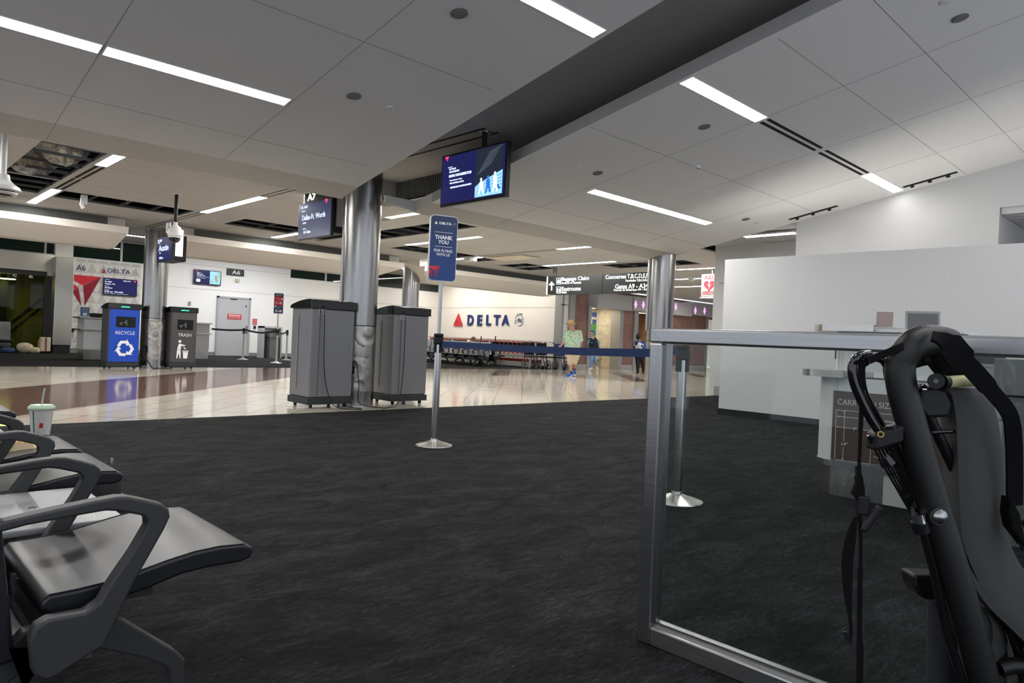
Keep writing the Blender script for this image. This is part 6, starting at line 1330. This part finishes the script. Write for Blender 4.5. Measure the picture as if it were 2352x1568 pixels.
# wheelchairs parked beyond the rack
def wheelchair(x, y, lab, icon_=False):
    t = thing('wheelchair', lab, 'wheelchair', (x, y, 0), 'parked black wheelchairs')
    for sx in (-.24, .24):
        rl([(x + sx, y + .30, .95), (x + sx, y + .22, .93), (x + sx, y + .18, .5), (x + sx, y + .12, .12)], .014).build('side_frame', BLACKP, t)
        rl([(x + sx, y + .18, .68), (x + sx, y - .25, .68), (x + sx, y - .28, .45), (x + sx, y - .42, .1)], .014).build('arm_frame', BLACKP, t)
        m = MB(); m.tube([V((x + sx * 1.12, y + .10 + .15 * cos(a), .155 + .15 * sin(a))) for a in [2 * pi * i / 20 for i in range(20)]], .018, 6, closed=True); m.lathe((x + sx * 1.12 - .015, y + .10, .155), [(.07, 0), (.07, .03)], 14, axis='x'); m.build('rear_wheel', mat('grey_wheel', (.10, .10, .10), .5), t)
        MB().lathe((x + sx - .012, y - .30, .07), [(.07, 0), (.07, .024)], 12, axis='x').build('front_wheel', BLACKP, t)
    MB().box(x - .23, y - .25, .42, x + .23, y + .18, .47).build('seat', LEATH, t)
    bk_ = MB().box(x - .23, y + .17, .50, x + .23, y + .20, .94).build('backrest', NAVY if icon_ else BLACKP, t)
    if icon_:
        m = MB(); c = V((x, y + .168, .74)); q = lambda a, b: c + V((a, 0, b)); m.prism([q(.02 * cos(i * pi / 5) - .01, .14 + .02 * sin(i * pi / 5)) for i in range(10)], (0, -.002, 0)); m.tube([q(-.01, .11), q(.0, .02), q(.07, .02), (q(.10, -.07))], .012, 6); m.tube([q(.015 + .08 * cos(a), -.04 + .08 * sin(a)) for a in [radians(100 + 250 * i / 12) for i in range(13)]], .009, 6); m.build('access_symbol', WHT, bk_)
w0 = wheelchair(18.55, 17.45, 'black wheelchair beside the rack post, largest wheel in view'); wheelchair(19.0, 17.0, 'black wheelchair with white access symbol, nearest the man in the hat', True); wheelchair(18.1, 17.75 - .1, 'black wheelchair tucked behind against the rack end')
# poster and drinking fountain in the niche
pA, pB = PX(1352, 716, 1, 18.87), PX(1388, 771, 1, 18.87)
t = thing('poster', 'blue and green illustrated poster on the tiled niche wall', 'poster', (pB.x - .6, 18.88, pB.z)); x0, x1, z0, z1 = pA.x, pB.x, pB.z, pA.z
MB().box(x0, 18.86, z0, x1, 18.895, z1).build('sheet', mat('poster_blue', (.06, .13, .42), .4), t); mk = lambda pts, m_, nm, e: MB().prism([(x0 + a * (x1 - x0), 18.86 - .001 * e, z0 + b * (z1 - z0)) for a, b in pts], (0, -.001, 0)).build(nm, m_, t)
mk([(0, 0), (1, 0), (1, .45), (.7, .38), (.4, .52), (0, .4)], mat('poster_green', (.10, .35, .08), .5), 'green_hills', 1); mk([(0, 0), (1, 0), (1, .1), (.55, .3), (0, .18)], mat('poster_teal', (.05, .30, .38), .5), 'lake', 2)
mk([(.56, .25), (.76, .2), (.80, .62), (.62, .66)], WHT, 'white_bottle', 3); mk([(.05, .45), (.22, .5), (.2, .8), (.1, .86), (0, .78)], WHT, 'white_flask', 3); mk([(.05, .7), (.75, .68), (.75, .78), (.05, .8)], WHT, 'text_block', 4)
m = MB()
for k, tx in enumerate(('Hydration station', 'REFILL YOUR BOTTLE', 'HERE AND SAVE', 'a single use cup')): m.text(tx, (x0 + (x1 - x0) * .45, 18.852, z1 - .08 - .085 * k), XA, ZU, (x1 - x0) * (.5, .7, .6, .4)[k], .04, .001)
m.build('lettering', mat('poster_navy_text', (.02, .04, .15), .5), t)
p_ = PX(1392, 803, 1, 18.6); t = thing('drinking_fountain', 'steel wall drinking fountain in the tiled niche', 'fountain', (p_.x, 18.65, .55))
MB().box(p_.x - .35, 18.35, .62, p_.x + .40, 18.895, .86).build('basin', STEELH, t, bevel=.03); MB().box(p_.x - .6, 18.5, .35, p_.x - .2, 18.895, .62).build('lower_housing', mat('fountain_cream', (.55, .5, .38), .5), t, bevel=.02); MB().tube(smoothp([(p_.x + .3, 18.6, .86), (p_.x + .3, 18.58, .95), (p_.x + .27, 18.52, .96)], 4), .015, 8).build('spout', BLACKP, t)
#==PEOPLE==
# ------------------------------------------------------------------ people: capsule masses fused into one continuous skin
def fuse(name, caps, m_, parent, vox=.012, balls=()):
    mb = MB()
    for (a, ra, b, rb) in caps:
        a, b = V(a), V(b); d = (b - a); L_ = max(d.length, 1e-4); d.normalize(); pts = []; rs = []
        for k in range(4): t_ = pi / 2 * (k / 4); pts.append(a - d * ra * cos(t_)); rs.append(max(ra * sin(t_), ra * .05))
        pts.append(a); rs.append(ra); pts.append(b); rs.append(rb)
        for k in range(1, 5): t_ = pi / 2 * (k / 4); pts.append(b + d * rb * sin(t_)); rs.append(max(rb * cos(t_), rb * .05))
        mb.tube(pts, rs, 12)
    for (c, r, sc) in balls: mb.ball(c, r, 16, 0, sc)
    o = mb.build(name, m_)
    md = o.modifiers.new('r', 'REMESH'); md.mode = 'VOXEL'; md.voxel_size = vox; md.use_smooth_shade = True
    sm = o.modifiers.new('s', 'SMOOTH'); sm.iterations = 3; sm.factor = .6
    dg = bpy.context.evaluated_depsgraph_get(); me = bpy.data.meshes.new_from_object(o.evaluated_get(dg)); me.name = name
    o.modifiers.clear(); old = o.data; o.data = me; bpy.data.meshes.remove(old)
    if not me.materials: me.materials.append(m_)
    me.polygons.foreach_set('use_smooth', [True] * len(me.polygons))
    if parent: adopt(o, parent)
    return o
def skinm(name, c): return noisy(name, c, tuple(x * .9 for x in c), 30, .55, strength=.03)
def person(loc, face, J, label, skin, S=1.0, seated=False):
    """J: joints in the figure's own frame: x to the viewer's right, y away from the viewer, z up; loc on the floor"""
    t = thing('person', label, 'person', loc); O = V(loc)
    P = lambda k: O + RGT * J[k][0] * S + FWDH * J[k][1] * S + ZU * J[k][2] * S
    R = {k: P(k) for k in J}; caps = []
    fd = (RGT * face[0] + FWDH * face[1] + ZU * face[2]).normalized(); fr = fd.cross(ZU).normalized(); fu = fr.cross(fd).normalized()
    hd = R['head']; s_ = S
    caps += [(hd + fu * .03 * s_, .083 * s_, hd - fu * .035 * s_ + fd * .012 * s_, .066 * s_), (hd + fd * .02 * s_ - fu * .07 * s_, .042 * s_, hd + fd * .045 * s_ - fu * .085 * s_, .03 * s_),
             (R['neck'], .055 * s_, hd - fu * .06 * s_, .05 * s_), (hd + fd * .082 * s_ + fu * .005 * s_, .008 * s_, hd + fd * .100 * s_ - fu * .025 * s_, .014 * s_)]
    for sg_ in (-1, 1): caps.append((hd + fr * sg_ * .078 * s_ + fu * .01 * s_, .013 * s_, hd + fr * sg_ * .078 * s_ - fu * .03 * s_, .01 * s_))
    sl, sr_ = R['shL'], R['shR']; ch = (sl + sr_) / 2
    caps += [(sl, .062 * s_, sr_, .062 * s_), (R['neck'], .07 * s_, ch, .09 * s_), (ch - ZU * .12 * s_, .135 * s_, R['pelvis'] + ZU * .12 * s_, .12 * s_), (R['hipL'], .095 * s_, R['hipR'], .095 * s_), (R['pelvis'] + ZU * .1 * s_, .125 * s_, R['pelvis'], .13 * s_)]
    for q in 'LR':
        caps += [(R['sh' + q], .055 * s_, R['el' + q], .040 * s_), (R['el' + q], .040 * s_, R['wr' + q], .026 * s_), (R['hip' + q], .088 * s_, R['kn' + q], .055 * s_), (R['kn' + q], .055 * s_, R['kn' + q].lerp(R['an' + q], .35), .056 * s_), (R['kn' + q].lerp(R['an' + q], .35), .056 * s_, R['an' + q], .036 * s_), (R['an' + q], .036 * s_, R['toe' + q], .03 * s_)]
        wd_ = (R['wr' + q] - R['el' + q]).normalized(); sd = wd_.cross(FWDH).normalized(); hand = R['wr' + q] + wd_ * .05 * s_
        caps += [(R['wr' + q], .024 * s_, hand + wd_ * .03 * s_, .03 * s_)]
        for i, ln in enumerate((.062, .072, .067, .05)):
            b0 = hand + wd_ * .035 * s_ + sd * (i - 1.5) * .019 * s_; b1 = b0 + (wd_ + FWDH * -.15).normalized() * ln * .55 * s_; b2 = b1 + (wd_ * .75 + FWDH * -.65).normalized() * ln * .5 * s_
            caps += [(b0, .0095 * s_, b1, .0088 * s_), (b1, .0088 * s_, b2, .0078 * s_)]
        th0 = R['wr' + q] + wd_ * .03 * s_ + sd * -.028 * s_; th1 = th0 + (wd_ * .7 - sd * .7).normalized() * .032 * s_; caps += [(th0, .011 * s_, th1, .010 * s_), (th1, .010 * s_, th1 + wd_ * .028 * s_, .0085 * s_)]
    body = fuse('body', caps, skin, t, .011 * s_)
    EYE_ = mat('eye_dark', (.02, .015, .012), .3)
    for sg_ in (-1, 1): MB().ball(hd + fd * .080 * s_ + fr * sg_ * .031 * s_ + fu * .012 * s_, .010 * s_, 8).build('eye', EYE_, t)
    MB().obox(hd + fd * .078 * s_ - fu * .055 * s_, (.042 * s_, .012 * s_, .008 * s_), fr, fd, fu).build('mouth', mat('lip_tone', (.42, .16, .13), .5), t)
    return t, R, fd, fr, fu
def garment_top(t, R, S, m_, sleeve, r=1.0, hem=.0, name='shirt', vox=.018):
    sl, sr_ = R['shL'], R['shR']; ch = (sl + sr_) / 2; s_ = S
    c = [(sl + ZU * .005, .080 * s_ * r, sr_ + ZU * .005, .080 * s_ * r), (ch - ZU * .1 * s_, .155 * s_ * r, R['pelvis'] + ZU * (.10 - hem) * s_, .155 * s_ * r), (ch.lerp(sl, .5) - ZU * .14 * s_, .12 * s_ * r, R['pelvis'].lerp(R['hipL'], .7) + ZU * (.06 - hem) * s_, .12 * s_ * r), (ch.lerp(sr_, .5) - ZU * .14 * s_, .12 * s_ * r, R['pelvis'].lerp(R['hipR'], .7) + ZU * (.06 - hem) * s_, .12 * s_ * r)]
    for q in 'LR':
        a, b, w_ = R['sh' + q], R['el' + q], R['wr' + q]
        if sleeve <= 1: c.append((a, .078 * s_ * r, a.lerp(b, sleeve), .070 * s_ * r))
        else: c += [(a, .072 * s_ * r, b, .055 * s_ * r), (b, .055 * s_ * r, b.lerp(w_, sleeve - 1), .040 * s_ * r)]
    return fuse(name, c, m_, t, vox * s_)
def garment_legs(t, R, S, m_, length, r=1.0, name='trousers', vox=.017):
    s_ = S; c = [(R['hipL'], .112 * s_ * r, R['hipR'], .112 * s_ * r), (R['pelvis'] + ZU * .08 * s_, .135 * s_ * r, R['pelvis'], .14 * s_ * r)]
    for q in 'LR':
        h, k, a = R['hip' + q], R['kn' + q], R['an' + q]
        if length <= 1: c.append((h, .115 * s_ * r, h.lerp(k, length), .088 * s_ * r))
        else: c += [(h, .108 * s_ * r, k, .072 * s_ * r), (k, .072 * s_ * r, k.lerp(a, length - 1), .055 * s_ * r)]
    return fuse(name, c, m_, t, vox * s_)
def shoe(t, R, q, S, m_, sole):
    a, b = R['an' + q], R['toe' + q]; d = (b - a); dn_ = d.normalized(); s_ = S
    o = fuse('shoe', [(a - ZU * .02 * s_ - dn_ * .03 * s_, .047 * s_, b, .04 * s_), (a, .045 * s_, a - ZU * .03 * s_, .047 * s_)], m_, t, .012)
    up = (ZU - dn_ * ZU.dot(dn_)).normalized(); sd = dn_.cross(up)
    MB().obox((a + b) / 2 - up * .055 * s_, ((b - a).length + .09 * s_, .085 * s_, .02 * s_), dn_, sd, up).build('sole', sole, o, bevel=.008)
def body_J(x=0): return {}
# man with straw hat, walking
mo = FL(1312, 864); d1 = DEP(mo); k1 = d1 / FPX
def J2(px, base, kk, yy=0.0):  # offsets from a base pixel to metres in the figure's frame, upright
    dx, dy = px[0] - base[0], base[1] - px[1]
    return ((dx * cos(ROLL) - dy * sin(ROLL)) * kk, yy, (dx * sin(ROLL) + dy * cos(ROLL)) * kk)
B1 = (1312, 864); q = lambda x, y, yy=0: J2((x, y), B1, k1, yy)
J = dict(head=q(1310.5, 747, -.08), neck=q(1315, 757, .0), shL=q(1301, 765, -.02), shR=q(1331, 764, .04), elL=q(1295.5, 783, -.02), wrL=q(1288, 794, -.10), elR=q(1335, 783, .05), wrR=q(1332.5, 796, -.03),
         pelvis=q(1317, 807, .02), hipL=q(1309, 811, 0), hipR=q(1325, 811, .04), knL=q(1309, 834, -.08), anL=q(1312.5, 857, .0), toeL=q(1303, 861.5, -.13), knR=q(1319, 834, .02), anR=q(1320.5, 849, .22), toeR=q(1321, 857, .06))
t, R_, fd, fr, fu = person(tuple(mo), (-.35, -1, -.45), J, 'person in straw hat, green floral shirt and beige shorts walking with blue shoes', skinm('skin_pink', (.56, .30, .23)))
fl_ = mat('floral_shirt', (.36, .55, .42), .8); g = NG(fl_); vv = g.coord(); n1_ = g.noise(vv, 14, 3, .6); n2_ = g.noise(g.coord((1, 1, .6)), 22, 3, .6)
c1_ = g.ramp(n1_.outputs['Fac'], [(.40, (.30, .56, .44)), (.47, (.45, .66, .50)), (.56, (.70, .72, .52)), (.62, (.12, .33, .25))]); mx = g.n('ShaderNodeMix', data_type='RGBA'); gt_ = g.n('ShaderNodeMath', operation='GREATER_THAN'); gt_.inputs[1].default_value = .61; g.l(n2_.outputs['Fac'], gt_.inputs[0]); g.l(gt_.outputs[0], mx.inputs['Factor']); g.l(c1_, mx.inputs['A']); mx.inputs['B'].default_value = (.60, .42, .28, 1); g.col(mx.outputs['Result'])
garment_top(t, R_, 1.0, fl_, .85, 1.08, .05); garment_legs(t, R_, 1.0, fabric('beige_shorts', (.52, .42, .28)), .92, 1.05, 'shorts')
for qn in 'LR':
    shoe(t, R_, qn, 1.0, mat('blue_running_shoe', (.02, .10, .50), .5), WHT)
    MB().tube([R_['an' + qn] - ZU * .01, R_['an' + qn].lerp(R_['kn' + qn], .22)], [.045, .047], 14).build('sock', mat('black_sock', (.01, .01, .012), .8), t, smooth=True)
hc_ = R_['head'] + fu * .055; HAT = noisy('straw_hat', (.60, .42, .20), (.68, .50, .27), 120, .8, strength=.3)
def hat_l(c, up, prof, n=32):
    a = up.orthogonal().normalized(); b = up.cross(a); mb = MB(); rows = []
    for r_, h in prof: rows += [c + (a * cos(2 * pi * k / n) + b * sin(2 * pi * k / n)) * r_ + up * h for k in range(n)]
    m_ = len(prof); mb.add(rows, [(i * n + k, i * n + (k + 1) % n, (i + 1) * n + (k + 1) % n, (i + 1) * n + k) for i in range(m_ - 1) for k in range(n)] + [tuple(range(n))[::-1], tuple(range((m_ - 1) * n, m_ * n))]); return mb
hu = (fu + ZU * .6).normalized()
hb = hat_l(hc_, hu, [(.08, -.012), (.155, -.004), (.17, .006), (.165, .012), (.10, .012), (.094, .02), (.088, .09), (.075, .115), (.03, .105)]).build('hat', HAT, t, smooth=True)
hat_l(hc_, hu, [(.097, .014), (.096, .035)]).build('hat_band', mat('hat_band_brown', (.35, .22, .10), .6), hb)
MB().tube([R_['neck'] + RGT * -.06 - FWDH * .07 - ZU * .02, R_['neck'] - FWDH * .10 - ZU * .1, R_['neck'] + RGT * .06 - FWDH * .07 - ZU * .02], .014, 8).build('collar', fl_, t)
# woman with teal backpack
mo = FL(1363, 852); k2 = DEP(mo) / FPX; B2 = (1363, 852); q = lambda x, y, yy=0: J2((x, y), B2, k2, yy)
J = dict(head=q(1357.5, 759, -.03), neck=q(1359, 767, .0), shL=q(1353, 774, -.05), shR=q(1368, 774, .06), elL=q(1351.5, 786, -.12), wrL=q(1352, 794, -.28), elR=q(1373, 788, .08), wrR=q(1375, 799, .02), pelvis=q(1362, 804, 0), hipL=q(1357.5, 807, -.02), hipR=q(1366, 807, .04),
         knL=q(1357, 826, -.10), anL=q(1357, 843.5, -.05), toeL=q(1350.5, 847.5, -.16), knR=q(1367, 824, .04), anR=q(1373.5, 840, .20), toeR=q(1374.5, 848, .10))
t, R_, fd, fr, fu = person(tuple(mo), (-.7, -1, .0), J, 'person in navy top and blue jeans walking with a teal backpack', skinm('skin_light', (.60, .38, .30)), .92)
garment_top(t, R_, .92, fabric('navy_top', (.012, .016, .035)), 1.9, 1.0, .0, 'sweater'); garment_legs(t, R_, .92, fabric('light_jeans', (.17, .30, .50)), 1.85, .9, 'jeans')
for qn in 'LR': shoe(t, R_, qn, .88, mat('cream_sneaker', (.72, .68, .58), .6), WHT)
fuse('hair', [(R_['head'] + fu * .045 - fd * .02, .082, R_['head'] + fu * .0 - fd * .035, .075), (R_['head'] - fd * .09 - fu * .02, .035, R_['head'] - fd * .09 - fu * .09, .03)], mat('brown_hair', (.10, .05, .03), .6), t, .014)
TEAL = fabric('teal_backpack_fabric', (.16, .33, .32)); bk = thing('backpack', 'teal backpack worn by the person in the navy top', 'backpack', tuple(R_['pelvis'] + ZU * .2))
ctr = (R_['shL'] + R_['shR']) / 2 - ZU * .20 - V((fd.x, fd.y, 0)).normalized() * .22
fuse('main_body', [(ctr + fr * .08 + ZU * .12, .10, ctr + fr * .08 - ZU * .14, .11), (ctr - fr * .08 + ZU * .12, .10, ctr - fr * .08 - ZU * .14, .11)], TEAL, bk, .016)
f2_ = V((fd.x, fd.y, 0)).normalized()
for qn in 'LR':
    a = R_['sh' + qn].lerp((R_['shL'] + R_['shR']) / 2, .25); MB().ribbon(smoothp([a - f2_ * .10 + ZU * .02, a + ZU * .085, a + f2_ * .12 - ZU * .04, a + f2_ * .165 - ZU * .16, a + f2_ * .10 - ZU * .30], 5), .055, .015, fr).build('shoulder_strap', TEAL, bk)
a = (R_['shL'] + R_['shR']) / 2 + f2_ * .165 - ZU * .10; MB().ribbon([a - fr * .11, a, a + fr * .11], .02, .01, ZU).build('chest_strap', TEAL, bk)
# person in blue seen from behind
mo = FL(1470, 857); k3 = DEP(mo) / FPX; B3 = (1470, 857); q = lambda x, y, yy=0: J2((x, y), B3, k3, yy)
J = dict(head=q(1466, 766, .02), neck=q(1467, 775, .0), shL=q(1459.5, 782, -.02), shR=q(1477, 782, .02), elL=q(1457, 796, .02), wrL=q(1461, 806, .14), elR=q(1482, 797, .03), wrR=q(1484.5, 810, .02), pelvis=q(1469, 812, 0), hipL=q(1464, 815, 0), hipR=q(1475, 815, 0),
         knL=q(1464, 834, -.02), anL=q(1464.5, 852, .0), toeL=q(1463.5, 856, .12), knR=q(1477, 834, -.02), anR=q(1478, 852, .0), toeR=q(1479, 856, .12))
t, R_, fd, fr, fu = person(tuple(mo), (.25, 1, .1), J, 'person seen from behind in blue shirt and black trousers with a sling bag', skinm('skin_brown', (.22, .11, .07)), .92)
garment_top(t, R_, .92, fabric('royal_blue_polo', (.015, .06, .32)), .8, 1.1, .06); garment_legs(t, R_, .92, fabric('black_trousers', (.010, .010, .012)), 1.95, 1.08)
for qn in 'LR': shoe(t, R_, qn, .88, mat('black_shoe', (.01, .01, .01), .5), BLACKP)
fuse('hair', [(R_['head'] + fu * .03 - fd * .01, .095, R_['head'] - fd * .05 - fu * .02, .08), (R_['head'] - fd * .12 + fu * .03, .055, R_['head'] - fd * .10 - fr * .05 - fu * .02, .04)], mat('black_hair', (.012, .009, .008), .6), t, .014)
sb = thing('sling_bag', 'black and white patterned sling bag on the back of the person in blue', 'bag', tuple(R_['pelvis'])); c_ = AD(1467, 793, DEP(mo) - .20)
SBM = mat('black_white_pattern', (.02, .02, .02), .6); g = NG(SBM); vo = g.n('ShaderNodeTexVoronoi'); vo.inputs['Scale'].default_value = 11; g.l(g.coord(), vo.inputs['Vector']); sp_ = g.n('ShaderNodeSeparateColor'); g.l(vo.outputs['Color'], sp_.inputs[0]); g.col(g.ramp(sp_.outputs[0], [(.45, (.012, .012, .014)), (.55, (.60, .60, .62))]))
fuse('bag_body', [(c_ + RGT * -.07 + ZU * .03, .10, c_ + RGT * .07 - ZU * .01, .11), (c_ - ZU * .07 - RGT * .03, .09, c_ - ZU * .06 + RGT * .06, .09)], SBM, sb, .016)
MB().ribbon(smoothp([c_ + RGT * -.05 + ZU * .10, R_['shR'] - FWDH * .09 + ZU * .03, R_['shR'] + ZU * .085], 5), .03, .01, RGT).build('strap', BLACKP, sb)
tb = thing('hand_bag', 'small bright blue pouch hanging from the hand of the person in blue', 'bag', tuple(AD(1490, 850, DEP(mo)))); c_ = AD(1490, 842, DEP(mo) + .02)
MB().obox(c_, (.12, .03, .16), RGT + ZU * .4, FWDH, ZU - RGT * .4).build('pouch', mat('light_blue_pouch', (.16, .42, .80), .4), tb, bevel=.01)
MB().tube([R_['wrR'] - ZU * .05, c_ + ZU * .08 - RGT * .01], .008, 8).build('cord', BLACKP, tb)
# man seated in the far row
mo = V((17.75, 20.35, 0)); sfd = V((.6, -.8, 0)).normalized(); srt = sfd.cross(ZU)
hp = AD(1087, 777, DEP(V((17.78, 20.15, 1)))); 
def lp(v): v = V(v) - mo; return (v.dot(RGT), v.dot(FWDH), v.z)
ba = V((17.66, 20.45, .52)); nk = hp - ZU * .10 - RGT * .10; 
sh_c = nk - ZU * .01 - RGT * .06
J = dict(head=lp(hp), neck=lp(nk), shL=lp(sh_c - srt * .17), shR=lp(sh_c + srt * .17), elL=lp(sh_c - srt * .20 + sfd * .10 - ZU * .26), elR=lp(sh_c + srt * .20 + sfd * .10 - ZU * .26), wrL=lp(sh_c - srt * .10 + sfd * .30 - ZU * .22), wrR=lp(sh_c + srt * .08 + sfd * .30 - ZU * .22),
         pelvis=lp(ba), hipL=lp(ba - srt * .09), hipR=lp(ba + srt * .09), knL=lp(ba - srt * .12 + XA * .42), knR=lp(ba + srt * .12 + XA * .42), anL=lp(ba - srt * .12 + XA * .48 - ZU * .42), anR=lp(ba + srt * .12 + XA * .46 - ZU * .42), toeL=lp(ba - srt * .12 + XA * .62 - ZU * .47), toeR=lp(ba + srt * .12 + XA * .60 - ZU * .47))
t, R_, fd, fr, fu = person(tuple(mo), (1, -.25, -.55), J, 'person in pale shirt sitting bent forward in the far seats', skinm('skin_tan', (.50, .28, .20)), .95)
garment_top(t, R_, .95, fabric('pale_shirt', (.66, .66, .62)), .8, 1.0, 0); garment_legs(t, R_, .95, fabric('dark_trousers', (.03, .03, .04)), 1.9, 1.0)
for qn in 'LR': shoe(t, R_, qn, .9, mat('black_shoe', (.01, .01, .01), .5), BLACKP)
fuse('hair', [(R_['head'] + fu * .04 - fd * .015, .088, R_['head'] - fd * .04 - fu * .01, .078)], mat('grey_brown_hair', (.16, .12, .09), .7), t, .014)
#==END==
